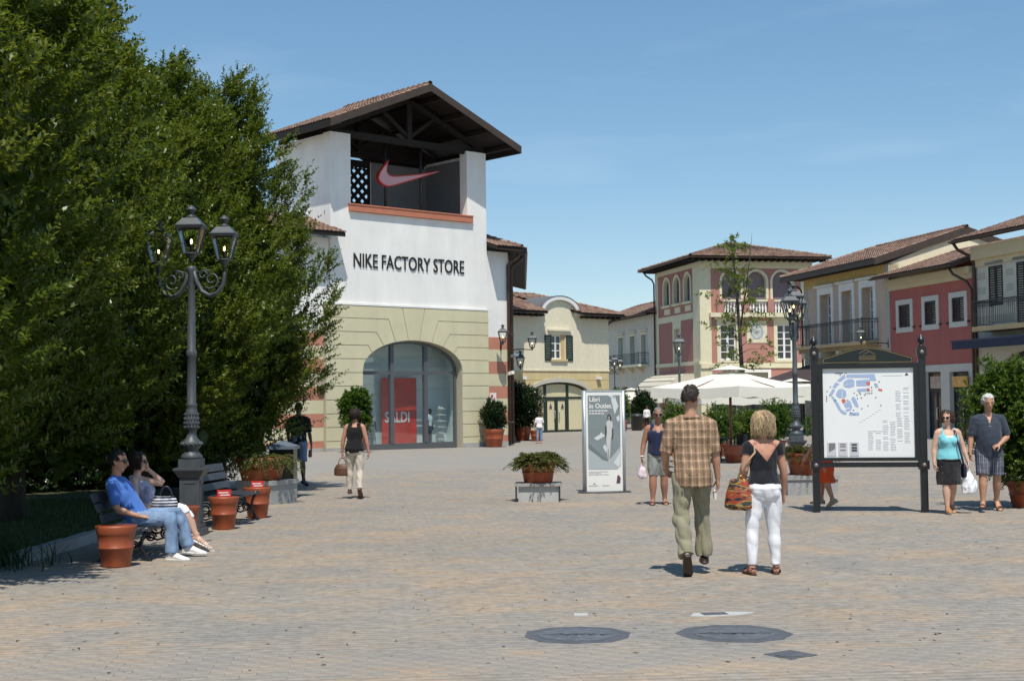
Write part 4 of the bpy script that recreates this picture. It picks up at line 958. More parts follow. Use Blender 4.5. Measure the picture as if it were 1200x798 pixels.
# ------------------------------------------------------------ street lamps
def lantern(parent, x, y, z, s=1.0, rot=math.pi/4, name='lantern', hx=(), glow=True):
    """glazed lantern whose foot stands at x,y,z; a part of its lamp with glass and bulb as sub-parts"""
    f = MB()
    def ring(h, r): return [(x+s*r*math.cos(rot+k*math.pi/2), y+s*r*math.sin(rot+k*math.pi/2), z+s*h) for k in range(4)]
    lo, hi = ring(.06, .17), ring(.56, .325)
    for k in range(4):
        f.bar(lo[k], hi[k], .025*s); f.bar(lo[k], lo[(k+1) % 4], .03*s); f.bar(hi[k], hi[(k+1) % 4], .04*s)
    ev, ri, tp = ring(.575, .375), ring(.60, .33), ring(.72, .2)
    f.add(ev+ri+tp, [(k, (k+1) % 4, 4+(k+1) % 4, 4+k) for k in range(4)]+[(4+k, 4+(k+1) % 4, 8+(k+1) % 4, 8+k) for k in range(4)]+[(8, 9, 10, 11), (3, 2, 1, 0)])
    rp_ = ring(.61, .315); tq = ring(.715, .215)
    f.lathe([(.1*s, .72*s), (.12*s, .74*s), (.05*s, .79*s), (.05*s, .84*s), (.1*s, .87*s), (.105*s, .90*s), (.06*s, .935*s), (.035*s, .96*s), (.001, .98*s)], (x, y, z), 12)
    f.lathe([(.03*s, -.12*s), (.05*s, -.03*s), (.09*s, 0), (.12*s, .04*s), (.17*s, .055*s), (.17*s, .065*s)], (x, y, z), 12)
    o = f.build(name, lampgrey, parent)
    g_ = MB(); a, b_ = ring(.065, .165), ring(.555, .318); g_.add(a+b_, [(k, (k+1) % 4, 4+(k+1) % 4, 4+k) for k in range(4)]); g_.build('glass', glass_l, o)

    MB().lathe([(.03*s, .07*s), (.035*s, .2*s), (.02*s, .24*s)], (x, y, z), 8).build('lamp_holder', iron, o)
    b2 = MB(); b2.lathe([(.004, .24*s), (.017*s, .26*s), (.021*s, .29*s), (.014*s, .32*s), (.003, .335*s)], (x, y, z), 10); b2.build('bulb', bulb_m, o)
    return o

def scroll(c, u, r0, r1, a0, a1, n=16):     # spiral in the vertical plane spanned by u and z
    return [(c[0]+u[0]*(r0+(r1-r0)*i/n)*math.cos(a0+(a1-a0)*i/n), c[1]+u[1]*(r0+(r1-r0)*i/n)*math.cos(a0+(a1-a0)*i/n), c[2]+(r0+(r1-r0)*i/n)*math.sin(a0+(a1-a0)*i/n)) for i in range(n+1)]

def street_lamp(label, x, y, arm_yaw, arms=(1, -1), H=3.72, s=1.0, pedestal=True, sz=1.0):
    o = thing('street_lamp', label, 'street lamp', (x, y, gz(y)), 0, 'lamp posts around the square')
    if pedestal:
        p = MB(); a = .28
        p.box(-a, a, -a, a, 0, .1); p.box(-a+.05, a-.05, -a+.05, a-.05, .1, .16); p.box(-a+.08, a-.08, -a+.08, a-.08, .16, .80)
        for sx, sy in ((1, 0), (-1, 0), (0, 1), (0, -1)):
            for q in (-1, 1):
                c = Vector((sx*(a-.075), sy*(a-.075), .47)); t = Vector((-sy, sx, 0))
                p.obox(c+t*q*.125, t*.012, Vector((sx, sy, 0))*.008, (0, 0, .27)); p.obox(c+Vector((0, 0, q*.26)), t*.113, Vector((sx, sy, 0))*.008, (0, 0, .012))
        p.add([(-.22, -.22, .80), (.22, -.22, .80), (.22, .22, .80), (-.22, .22, .80), (-.31, -.31, .90), (.31, -.31, .90), (.31, .31, .90), (-.31, .31, .90), (-.31, -.31, .93), (.31, -.31, .93), (.31, .31, .93), (-.31, .31, .93)],
              [(0, 1, 5, 4), (1, 2, 6, 5), (2, 3, 7, 6), (3, 0, 4, 7), (4, 5, 9, 8), (5, 6, 10, 9), (6, 7, 11, 10), (7, 4, 8, 11), (8, 9, 10, 11)])
        p.box(-.22, .22, -.22, .22, .93, 1.05); pd_ = p.build('pedestal', lampgrey, o); pd_.scale = (.68, .68, 1)
    else:
        MB().lathe([(.22, 0), (.22, .12), (.17, .16), (.15, .7), (.19, .76), (.19, .82), (.1, .9)], n=16).build('pedestal', lampgrey, o)
    k = MB(); k.lathe([(.19, 1.05), (.20, 1.08), (.15, 1.13), (.11, 1.16), (.13, 1.19), (.175, 1.235), (.175, 1.27), (.15, 1.30), (.10, 1.34), (.08, 1.40), (.085, 1.44), (.115, 1.47), (.13, 1.54), (.125, 1.62), (.10, 1.72), (.085, 1.76), (.10, 1.78), (.10, 1.81), (.08, 1.83), (.078, 2.45), (.095, 2.47), (.095, 2.54), (.075, 2.56), (.06, H-.1), (.085, H-.06), (.085, H-.01), (.05, H)], n=20)
    ob = k.build('post', lampgrey, o); ob.scale = (.78, .78, 1)
    br = MB(); b2_ = MB()
    for t in range(14):
        a = 2*math.pi*t/14; br.tube([(.165*math.cos(a), .165*math.sin(a), 1.24), (.185*math.cos(a), .185*math.sin(a), 1.255), (.165*math.cos(a), .165*math.sin(a), 1.285)], [.02, .028, .012], 6)
        for h in range(4): b2_.tube([((.115+.012*math.sin(h))*math.cos(a+h*.22), (.115+.012*math.sin(h))*math.sin(a+h*.22), 1.46+h*.06), ((.134-.005*h)*math.cos(a+h*.22), (.134-.005*h)*math.sin(a+h*.22), 1.50+h*.06)], [.012, .018], 5)
    br.build('bead_ornament', lampgrey, ob)['kind'] = 'stuff'; b2_.build('leaf_ornament', lampgrey, ob)['kind'] = 'stuff'
    lantern(o, 0, 0, H+.13, s*.74, name='lantern')
    cs_, sn_ = math.cos(arm_yaw), math.sin(arm_yaw)
    for q in arms:
        u = (q*cs_, q*sn_, 0); A = .50*s; m = MB()
        pts = [(u[0]*r, u[1]*r, H+h) for r, h in ((.03, -.02), (.07, -.2), (.16, -.36), (.28, -.42), (.40, -.38), (.48, -.27), (.5, -.14), (.5, -.06))]
        m.tube([tuple(c*1 for c in p_) for p_ in pts], [.03, .034, .034, .032, .03, .028, .026, .026], 8)
        m.tube(scroll((u[0]*.30, u[1]*.30, H-.20), u, .13, .03, -math.pi*.75, math.pi*1.75), .013, 6); m.tube(scroll((u[0]*.17, u[1]*.17, H-.13), u, .07, .02, 0, math.pi*2), .011, 6)
        m.tube([(u[0]*.07, u[1]*.07, H-.1), (u[0]*.2, u[1]*.2, H-.06), (u[0]*.3, u[1]*.3, H-.07)], .011, 6)
        m.build('arm', lampgrey, o); lantern(o, u[0]*.5, u[1]*.5, H+.03, s*.68)
    return o
street_lamp('grey cast iron three lantern street lamp standing between the two benches on the left', -4.45, 19.3, R(-14))
street_lamp('grey street lamp with clustered lanterns rising behind the woman in white trousers', 6.70, 33.0, R(68), H=3.72, s=1.12)
street_lamp('distant single lantern street lamp in front of the pink corner house', 7.2, 60, 0, arms=(), H=3.95, s=1.3, pedestal=False)
o = street_lamp('small distant street lamp with three lanterns against the pale balcony building', 8.3, 113, R(20), H=4.7, s=1.5, pedestal=False)

def wall_lamp(label, loc, yaw, reach=.9, n=1, drop=False):
    o = thing('wall_lamp', label, 'wall lamp', loc, yaw, 'lanterns on wall brackets')
    m = MB(); m.box(-.05, .05, -.03, 0, -.25, .2); m.tube([(0, -.02, 0), (0, -reach*.4, .06), (0, -reach, .02)], .03, 6); m.tube(scroll((0, -reach*.3, -.08), (0, -1), .16, .03, math.pi*.6, -math.pi*1.2), .016, 5); m.build('bracket', iron, o)
    lantern(o, 0, -reach, .1, .95)
    if n == 2: lantern(o, 0, -reach*.45, -.95, .95)
    return o
def on_store(u, v, z): c, s_ = math.cos(.7249), math.sin(.7249); return (-8.26+u*c-v*s_, 63.5+u*s_+v*c, z)
wall_lamp('black wall lantern on a scrolled bracket at the striped corner of the tower shop', on_store(10.35, .10, 4.35), .7249-.6, .95)
wall_lamp('pair of black lanterns on one bracket round the corner of the white tower shop', on_store(14.5, 4.05, 4.3), R(88)+.1, 1.2, 2)
def on_street(u, v, z): c, s_ = math.cos(YAW_R), math.sin(YAW_R); return (22.37+u*c-v*s_, 74.81+u*s_+v*c, z)
wall_lamp('black wall lantern beside the iron balcony of the peach house', on_street(-4.3, -.06, 4.55), YAW_R-.5, 1.5)
fl_ = thing('security_camera', 'white security camera box on the striped corner of the white tower shop', 'camera', on_store(10.75, -.02, 2.95), .7249); MB().obox((0, -.2, 0), (.08, 0, 0), (0, .16, -.03), (0, .01, .08)).box(-.03, .03, -.08, 0, -.03, .03).build('housing', white_pt, fl_)
fl_ = thing('floodlight', 'grey floodlight clamped just above the security camera on the shop corner', 'floodlight', on_store(11.25, .3, 3.85), .7249); MB().obox((0, -.25, 0), (.15, 0, 0), (0, .13, -.04), (0, .02, .06)).box(-.03, .03, -.1, 0, -.03, .03).build('housing', metal_g, fl_)

# ------------------------------------------------------------ leaves and plants
def leaves_np(P, D, S, ln, wd, fold=.25):
    """one folded leaf quad pair per row: base P, direction D, side S"""
    N = np.cross(S, D); l = ln[:, None]; w = wd[:, None]
    V = np.stack([P, P+D*l*.45-S*w*.5+N*w*fold, P+D*l, P+D*l*.45+S*w*.5+N*w*fold], 1)
    return V.reshape(-1, 3)
def unit(a): return a/np.maximum(np.linalg.norm(a, axis=1, keepdims=True), 1e-9)
def shoot_leaves(P0, D0, Ls, per, ln, wd, spread=.75, rng=np.random, droop=0.0, tone0=None):
    n = len(P0); T = (np.arange(per)+.5)/per
    P0r = np.repeat(P0, per, 0); Dr = np.repeat(D0, per, 0); Lr = np.repeat(Ls, per); t = np.tile(T, n)+rng.normal(0, .03, n*per)
    P = P0r+Dr*(Lr*t)[:, None]; P[:, 2] -= droop*(t**2)*Lr
    rnd = unit(rng.normal(0, 1, (n*per, 3)))
    side = unit(np.cross(Dr, rnd))
    D = unit(Dr*.55+side*spread+rng.normal(0, .18, (n*per, 3))); S = unit(np.cross(D, unit(rng.normal(0, .35, (n*per, 3))+np.array([0, 0, 1.0]))))
    L_ = ln*rng.uniform(.65, 1.15, n*per)*(1-.35*t); Wd = wd*rng.uniform(.75, 1.15, n*per)*(1-.35*t)
    tn = rng.uniform(0, .75, n*per)+.25*np.clip(t, 0, 1)**3
    if tone0 is not None: tn = np.clip(tn*.6+np.repeat(tone0, per)*.4, 0, 1)
    return leaves_np(P, D, S, L_, Wd), tn
def leaf_mesh(name, parts, m):
    V = np.concatenate([p[0] for p in parts]); T = np.concatenate([p[1] for p in parts])
    F = np.arange(len(V)).reshape(-1, 4)
    return np_mesh(name, V, F, np.clip(T, 0, 1), m)

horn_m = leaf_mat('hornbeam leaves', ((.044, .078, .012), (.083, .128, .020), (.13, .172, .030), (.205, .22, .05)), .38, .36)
def hornbeam_crown(seed, H, Rm, zb, n_pl=150, sh=34, per=24):
    """crown built of upswept plumes of leafy shoots with dark gaps between them"""
    rng = np.random.RandomState(seed)
    def prof(t): return Rm*np.where(t < .34, .50+.50*np.sin(np.clip(t/.34, 0, 1)*np.pi/2), np.clip((1-t)/.66, 0, 1)**.66)
    t = np.clip((np.arange(n_pl)+rng.uniform(0, 1, n_pl))/n_pl, 0, .98)**1.12; a = np.arange(n_pl)*2.39996+rng.normal(0, .35, n_pl)
    r0 = prof(t)*rng.uniform(.62, .90, n_pl)
    B = np.stack([r0*np.cos(a), r0*np.sin(a), zb+t*(H-zb)*.94], 1)
    out_ = np.stack([np.cos(a), np.sin(a), np.zeros(n_pl)], 1)
    A = unit(out_*rng.uniform(.25, .75, n_pl)[:, None]+np.array([0, 0, 1.0])+rng.normal(0, .10, (n_pl, 3)))
    Lp = rng.uniform(.8, 1.9, n_pl)*(1-.35*t)
    tone = np.repeat(rng.uniform(.05, .95, n_pl), sh)
    Br, Ar, Lr, Or = [np.repeat(q, sh, 0) for q in (B, A, Lp, out_)]
    n = n_pl*sh; u = rng.uniform(0, 1, n)
    J = rng.normal(0, 1, (n, 3)); J = J-Ar*np.sum(J*Ar, 1, keepdims=True); J = unit(J)*(rng.uniform(.1, 1, n)**.6)[:, None]
    P0 = Br+Ar*(Lr*(u-.12))[:, None]+J*(.40*(1.05-u))[:, None]*np.clip(Lr, .6, 1.4)[:, None]
    D0 = unit(Ar*1.0+J*.75+Or*.25+rng.normal(0, .12, (n, 3)))
    parts_ = [shoot_leaves(P0, D0, rng.uniform(.30, .62, n)*(1-.25*u), per, .105, .05, .72, rng, .08, tone)]
    Bt = np.repeat(B+A*(Lp*.72)[:, None], 3, 0)+rng.normal(0, .09, (n_pl*3, 3)); At = unit(np.repeat(A, 3, 0)+rng.normal(0, .16, (n_pl*3, 3)))
    parts_.append(shoot_leaves(Bt, At, rng.uniform(.3, .62, n_pl*3), 22, .10, .05, .65, rng, 0, np.full(n_pl*3, .85)))
    m = 900; tt = rng.beta(1.1, 1.3, m); aa = rng.uniform(0, 2*np.pi, m); rr = prof(tt)*rng.uniform(.3, .72, m)
    P0 = np.stack([rr*np.cos(aa), rr*np.sin(aa), zb+tt*(H-zb)*.93], 1); D0 = unit(np.stack([np.cos(aa), np.sin(aa), np.full(m, .6)], 1)+rng.normal(0, .3, (m, 3)))
    parts_.append(shoot_leaves(P0, D0, rng.uniform(.4, .8, m), 24, .105, .055, .8, rng, .1, rng.rand(m)*.4))
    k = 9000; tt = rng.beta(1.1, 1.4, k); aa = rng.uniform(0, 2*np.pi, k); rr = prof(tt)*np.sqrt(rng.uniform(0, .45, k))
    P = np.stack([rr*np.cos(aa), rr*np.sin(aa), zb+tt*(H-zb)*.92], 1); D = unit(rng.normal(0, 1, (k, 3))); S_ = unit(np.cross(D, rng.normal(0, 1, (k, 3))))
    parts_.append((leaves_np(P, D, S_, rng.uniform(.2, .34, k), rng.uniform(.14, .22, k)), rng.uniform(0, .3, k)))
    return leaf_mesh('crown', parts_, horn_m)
bark = mat('bark', (.075, .062, .05), .95, var=.3, vscale=8, bump=.6, bscale=22, stretch=(1, 1, .3))
def limbs(mb, H, n, r0, seed, spread=.5, zb=.8, rs=.45):
    rnd = random.Random(seed)
    pts = [(0, 0, -.1), (.03, .02, H*.2), (-.03, .05, H*.5), (.05, 0, H*.8), (0, 0, H*.93)]
    mb.tube(pts, [r0*1.25, r0, r0*.72, r0*.3, r0*.06], 10)
    for i in range(n):
        z = zb+(H*.75-zb)*i/n; a = i*2.4+rnd.uniform(-.3, .3); l = spread*(1-z/H)*rnd.uniform(.75, 1.1)
        mb.tube([(0, 0, z), (math.cos(a)*l*.45, math.sin(a)*l*.45, z+l*.35), (math.cos(a)*l, math.sin(a)*l, z+l*1.0)], [r0*rs*(1-z/H)+.008, r0*rs*.6*(1-z/H)+.006, .006], 6)
horn_meshes = [hornbeam_crown(11, 8.7, 2.5, .75), hornbeam_crown(23, 8.7, 2.5, .75)]
tl = MB(); limbs(tl, 8.2, 22, .15, 3, 2.3); trunk_me = tl.mesh('trunk', bark)
def hornbeam(label, x, y, sc, rot, k, sw=1.0):
    o = thing('hornbeam_tree', label, 'tree', (x, y, gz(y)+.05), rot, 'row of clipped hornbeams on the left'); o.scale = (sc*sw, sc*sw, sc)
    c = link_mesh('crown', horn_meshes[k], o); link_mesh('trunk', trunk_me, o)
hornbeam('dense green tree nearest the viewer, only its right side reaching into the picture', -6.85, 14.1, 1.12, .4, 0)
hornbeam('dense green tree at the left edge, just behind the nearest tree of the row', -7.6, 17.9, 1.12, 1.1, 1)
hornbeam('tall dense green tree behind the bench with the seated couple', -7.75, 21.6, 1.16, 2.0, 1)
hornbeam('dense green tree behind the three lantern lamp and empty bench', -6.95, 26.0, .95, 4.1, 0, 1.1)
hornbeam('last dense green tree of the row, its branches touching the man in black', -6.35, 30.0, 1.0, 5.3, 1)

def bush_leaves(rng, n_sh, rad, c, per=14, ln=.07, wd=.04, shell=(.55, 1.0), up=.5, zmin=-9):
    d = unit(rng.normal(0, 1, (n_sh, 3))); r_ = rng.uniform(*shell, n_sh)[:, None]
    lump = (1+.12*np.sin(d[:, 0]*5+d[:, 2]*4+c[0])+.1*np.sin(d[:, 1]*7+d[:, 2]*6))[:, None]
    P0 = d*r_*np.array(rad)*lump+np.array(c); D0 = unit(d+np.array([0, 0, up])+rng.normal(0, .3, (n_sh, 3)))
    k = P0[:, 2] > zmin; P0, D0 = P0[k], D0[k]
    Ls = rng.uniform(.1, .26, len(P0))*max(rad)
    return shoot_leaves(P0, D0, Ls, per, ln, wd, .8, rng, .1, rng.rand(len(P0)))
laurel_m = leaf_mat('laurel leaves', ((.042, .085, .014), (.075, .135, .022), (.115, .18, .03), (.18, .22, .05)), .32, .35)
bay_m = leaf_mat('bay leaves', ((.014, .03, .012), (.028, .055, .018), (.05, .08, .03)), .2, .3)
fresh_m = leaf_mat('fresh green leaves', ((.035, .085, .012), (.07, .14, .02), (.11, .18, .035)), .4, .4)

def pot(name, label, cat, loc, r=.3, h=.5, group=None, rim=True, soil=True, bands=True, parent=None, taper=.74, yaw=0):
    o = thing(name, label, cat, loc, yaw, group)
    rb = r*taper
    pr = [(rb*.96, 0), (rb, .02)]
    if bands: pr += [(rb+(r-rb)*.45, h*.44), (rb+(r-rb)*.45+.014, h*.46), (rb+(r-rb)*.45+.014, h*.49), (rb+(r-rb)*.5, h*.51)]
    if rim: pr += [(rb+(r-rb)*.82, h*.78), (r*.985, h*.80), (r*1.0, h*.83), (r*1.06, h*.97), (r*1.05, h), (r*.93, h), (r*.9, h*.86)]
    else: pr += [(r, h*.97), (r, h), (r*.9, h), (r*.88, h*.9)]
    MB().lathe(pr, n=28).build('pot', terra, o)
    if soil: MB().lathe([(r*.9, h*.87), (.001, h*.88)], n=16).build('soil', mat('potting soil', (.04, .03, .022), .95, bump=.5), o)
    return o

# ------------------------------------------------------------ benches and ashtray pots
slat_m = mat('grey painted slats', (.055, .06, .068), .5, var=.2, vscale=9, stretch=(1, .2, 1), bump=.1)
def bench(label, x, y, yaw, Lb=1.6):
    """bench along its local y, sitter faces +x"""
    o = thing('park_bench', label, 'bench', (x, y, gz(y)), yaw, 'iron park benches under the trees')
    for i in range(5): MB().box(.04+i*.095, .04+i*.095+.082, -Lb/2, Lb/2, .43-.008*abs(i-1), .455-.008*abs(i-1)).build('seat_slat', slat_m, o)
    for z, dx, hh in ((.56, -.03, .05), (.70, -.085, .05), (.83, -.135, .055)):
        s_ = MB(); s_.obox((dx, 0, z), (.012, 0, .003), (0, Lb/2, 0), (-.018, 0, hh)); s_.build('back_slat', slat_m, o)
    for q in (-1, 1):
        yy = q*(Lb/2-.12); m = MB()
        m.tube([(-.16, yy, .87), (-.1, yy, .70), (-.02, yy, .48), (.0, yy, .42), (.1, yy, .41), (.42, yy, .42), (.5, yy, .44)], .02, 6)
        m.tube([(.46, yy, .42), (.40, yy, .3), (.38, yy, .18), (.46, yy, .05), (.50, yy, 0)], .022, 6); m.tube([(.02, yy, .42), (.05, yy, .28), (.04, yy, .16), (-.04, yy, .05), (-.1, yy, 0)], .022, 6)
        for c, r0 in (((.2, yy, .28), .1), ((.3, yy, .2), .07), ((.12, yy, .16), .07)): m.tube([(c[0]+(r0*(1-.7*i/18))*math.cos(i*.6), c[1], c[2]+(r0*(1-.7*i/18))*math.sin(i*.6)) for i in range(19)], .013, 5)
        m.tube([(.02, yy, .2), (.2, yy, .12), (.42, yy, .2)], .015, 6)
        m.build('side_frame', black_p, o)
    return o
bench('dark iron bench with the couple sitting on it', -4.62, 16.6, 0, 1.7).scale = (1, 1, .88)
bench('empty dark bench with slatted back beyond the three lantern lamp', -4.62, 21.3, R(-9), 1.7)
def ash_pot(label, x, y, sign=True, yaw=0, r=.23, h=.5):
    o = pot('ashtray_pot', label, 'planter pot', (x, y, gz(y)), r, h, 'terracotta ashtray pots by the benches')
    if sign:
        s_ = MB().obox((0, 0, h+.045), (math.cos(yaw)*.1, math.sin(yaw)*.1, 0), (-math.sin(yaw)*.02, math.cos(yaw)*.02, 0), (0, 0, .055)).build('sign_plate', mat('red enamel sign', (.55, .03, .03), .45), o)
        q = MB(); 
        for k, (a, b_) in enumerate(((-.08, .06), (-.06, .08))): q.obox((math.cos(yaw)*(a+b_)/2+math.sin(yaw)*.022, math.sin(yaw)*(a+b_)/2-math.cos(yaw)*.022, h+.06-k*.035), (math.cos(yaw)*(b_-a)/2, math.sin(yaw)*(b_-a)/2, 0), (-math.sin(yaw)*.002, math.cos(yaw)*.002, 0), (0, 0, .008))
        q.build('print', white_pt, s_)
    return o
ash_pot('terracotta pot nearest the viewer at the near end of the couple\'s bench', -4.36, 15.32, False, r=.212, h=.45)
ash_pot('terracotta pot hidden behind the crossed legs of the seated woman', -4.35, 18.35, False, r=.21, h=.46)
ash_pot('terracotta pot with small red sign at the near end of the empty bench', -4.20, 20.25, True, R(20), r=.205, h=.47)
ash_pot('terracotta pot with small red sign at the far end of the empty bench', -4.12, 22.45, True, R(15), r=.21, h=.49)

# ------------------------------------------------------------ stone plinths with planted bowls
fern_m = leaf_mat('fern fronds', ((.05, .075, .02), (.09, .125, .035), (.15, .17, .06), (.17, .13, .07)), .3, .5)
def arching(rng, n, z0, r0, length, per=22, up=.9, ln=.085, wd=.02, droop=1.0):
    """arching stems with small leaves on both sides"""
    a = rng.uniform(0, 2*np.pi, n); l = length*rng.uniform(.55, 1.1, n); el = rng.uniform(.15, 1.25, n)*up
    base = np.stack([r0*np.cos(a)*rng.uniform(.1, 1, n), r0*np.sin(a)*rng.uniform(.1, 1, n), np.full(n, z0)], 1)
    out = []; Vs = []; Ts = []
    for k in range(per):
        t = (k+.7)/per
        d = np.stack([np.cos(a)*np.cos(el), np.sin(a)*np.cos(el), np.sin(el)-droop*t*1.5], 1)
        p = base+np.stack([np.cos(a)*np.cos(el)*l*t, np.sin(a)*np.cos(el)*l*t, l*(np.sin(el)*t-droop*t*t*.75)], 1)
        d = unit(d); s_ = unit(np.cross(d, np.array([0, 0, 1.0])+rng.normal(0, .2, (n, 3))))
        for q in (-1, 1):
            D = unit(d*.7+s_*q*.9+rng.normal(0, .15, (n, 3))); S_ = unit(np.cross(D, np.array([0, 0, 1.0])+rng.normal(0, .3, (n, 3))))
            Vs.append(leaves_np(p, D, S_, np.full(n, ln)*(1-.4*t)*rng.uniform(.7, 1.1, n), np.full(n, wd))); Ts.append(rng.uniform(0, 1, n))
    return np.concatenate(Vs), np.concatenate(Ts)
def plinth(label, x, y, yaw, w=.8, d=.8, h=.36, slim=False):
    o = thing('stone_plinth', label, 'plinth', (x, y, gz(y)), yaw, 'stone plinths carrying planted bowls')
    if slim:
        MB().box(-w/2, w/2, -d/2, d/2, h-.05, h).build('slab', stone_m, o); MB().box(-w/2+.07, w/2-.05, -d/2+.06, d/2-.06, 0, h-.05).build('block', mat('pale concrete', (.42, .43, .42), .85, var=.08, bump=.2), o)
        for sx in (-1, 1): MB().box(sx*(w/2-.03)-.015, sx*(w/2-.03)+.015, -d/2+.02, -d/2+.05, 0, h-.05).build('leg', iron, o)
    else:
        MB().box(-w/2-.03, w/2+.03, -d/2-.03, d/2+.03, h-.08, h).build('slab', stone_m, o); MB().box(-w/2, w/2, -d/2, d/2, 0, h-.08).build('block', stone_m, o)
    return o
def bowl_plant(pl_label, x, y, z, r, h, seed, n=240, length=.55, mtl=None, **k):
    o = pot('planted_bowl', pl_label, 'potted plant', (x, y, z), r, h, 'planted terracotta bowls on plinths', taper=.8)
    rng = np.random.RandomState(seed); lm_ = leaf_mesh('foliage', [arching(rng, n, h*.9, r*.75, length, **k)], mtl or fern_m); f = link_mesh('foliage', lm_, o)
    return o
plinth('low pale plinth standing alone in the middle of the square', .46, 26.0, R(-3), .86, .62, .34, True)
bowl_plant('terracotta bowl with arching fern like plant, alone in the middle of the square', .46, 26.0, gz(26)+.341, .33, .40, 5, 320, .44, up=1.1, ln=.10, wd=.022, droop=.75)
plinth('stone plinth at the end of the tree row behind the empty bench', -4.62, 26.2, R(-28), .78, .78, .44)
bowl_plant('wide terracotta bowl with trailing plant under the last tree of the row', -4.72, 26.15, gz(26.2)+.441, .46, .42, 9, 220, .55, up=.7)
plinth('stone plinth half hidden behind the left post of the map board', 5.72, 27.2, R(6), 1.0, .7, .38)
bowl_plant('terracotta bowl with brownish fine leaved plant behind the left post of the map board', 5.72, 27.2, gz(27.2)+.381, .40, .42, 14, 420, .5, leaf_mat('brown green fine leaves', ((.045, .06, .015), (.08, .09, .025), (.13, .10, .04)), .3, .5), up=1.0, ln=.06, wd=.012, droop=.8)

def potted_bush(label, loc, r, h, crown, seed, m, n=900, ln=.06, wd=.035, group=None, per=14, trunk=None, **k):
    o = pot('potted_bush', label, 'potted plant', loc, r, h, group, taper=.76)
    rng = np.random.RandomState(seed); ps = [bush_leaves(rng, n, (c[3], c[4], c[5]), (c[0], c[1], c[2]), per, ln, wd, **k) for c in crown]
    for c in crown:
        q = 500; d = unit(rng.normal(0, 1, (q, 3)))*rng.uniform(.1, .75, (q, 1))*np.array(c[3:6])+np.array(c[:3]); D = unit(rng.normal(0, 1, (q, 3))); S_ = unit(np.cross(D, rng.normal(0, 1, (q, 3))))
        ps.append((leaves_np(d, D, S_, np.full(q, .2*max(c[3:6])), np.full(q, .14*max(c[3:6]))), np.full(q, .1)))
    link_mesh('foliage', leaf_mesh('foliage', ps, m), o)
    t = MB(); z1 = min(c[2] for c in crown)
    for i in range(4): a = i*1.6; t.tube([(0, 0, h*.8), (.05*math.cos(a), .05*math.sin(a), h+.1), (crown[0][0]+.2*math.cos(a)*crown[0][3], crown[0][1]+.2*math.sin(a)*crown[0][4], z1)], [.03, .025, .012], 6)
    t.build('stems', bark, o); return o
ps_ = on_store(2.05, -1.3, 0)
potted_bush('light green bushy shrub in front of the left side of the big shop window', (-6.9, 61.6, gz(61.6)), .42, .62, [(0, 0, 1.5, .68, .6, .72), (.1, 0, 2.3, .55, .5, .55), (-.35, .1, 2.1, .42, .4, .55)], 3, fresh_m, 620, .12, .075, per=10)
ps_ = on_store(8.95, -.95, 0)
potted_bush('clipped dark bay bush in a terracotta pot right of the big shop window', (ps_[0], ps_[1], gz(ps_[1])), .5, .88, [(0, 0, 1.6, .58, .58, .72)], 4, bay_m, 1500, .10, .05, per=10)
potted_bush('large round dark bush in a red pot by the glazed arch of the cream building', (.55, 79.5, -.735), .48, .75, [(-.1, 0, 1.9, 1.25, 1.1, 1.35)], 6, bay_m, 2600, .13, .07, per=10)
tp = pot('small_pot', 'small red pot standing beside the big round bush across the square', 'planter pot', (1.28, 78.4, -.735), .32, .6)
potted_bush('big bright leafy shrub in a red pot at the right edge', (8.42, 22.9, gz(22.9)), .32, .45, [(0, 0, 1.35, .92, .8, .95), (-.3, .1, 1.75, .62, .6, .62), (.2, 0, .8, .72, .6, .5), (.1, -.1, 1.9, .6, .6, .5)], 8, laurel_m, 950, .075, .038, per=14)

# slender young tree in front of the pink house
def young_tree():
    o = thing('young_tree', 'slender young tree with sparse feathery leaves in front of the pink corner house', 'tree', (12.35, 75, gz(75)))
    rnd = random.Random(4); rng = np.random.RandomState(4); t = MB(); tips = []
    t.tube([(0, 0, -.1), (.08, 0, 2.5), (-.05, 0, 5.5), (-.2, .05, 8.5), (-.4, 0, 10.4), (-.5, 0, 11.2)], [.16, .13, .10, .06, .03, .012], 8)
    t.tube([(0, 0, 6.2), (.35, .1, 8.2), (.62, .1, 10.2), (.7, 0, 11.2)], [.05, .035, .02, .006], 6)
    for i in range(46):
        z = 3.0+8.0*(i/46)**.9; a = i*2.4+rnd.uniform(-.5, .5); l = rnd.uniform(.5, 1.35)*(1.15-.75*abs(z-5.2)/6); x = -.05 if z < 6 else -.05-(z-6)*.09
        p0 = Vector((x, 0, z)); p2 = p0+Vector((math.cos(a)*l, math.sin(a)*l, l*rnd.uniform(.1, .45))); pm = p0.lerp(p2, .5)+Vector((0, 0, .12))
        t.tube([p0, pm, p2], [.022, .014, .005], 5)
        for k in range(9): q = p0.lerp(p2, .35+.65*k/5)+Vector((rnd.gauss(0, .12), rnd.gauss(0, .12), rnd.gauss(0, .1))); tips.append((q, (p2-p0).normalized()))
    t.build('trunk', bark, o)
    tips = [q for q in tips if rnd.random() < (.6 if q[0].z < 9.3 else .35)]
    P0 = np.array([q[0] for q in tips]); D0 = unit(np.array([q[1] for q in tips])+rng.normal(0, .5, (len(tips), 3)))
    link_mesh('crown', leaf_mesh('crown', [shoot_leaves(P0, D0, rng.uniform(.35, .7, len(P0)), 16, .24, .10, .9, rng, .35)], leaf_mat('feathery leaves', ((.09, .14, .03), (.14, .19, .045), (.2, .24, .07)), .4, .5)), o)
young_tree()
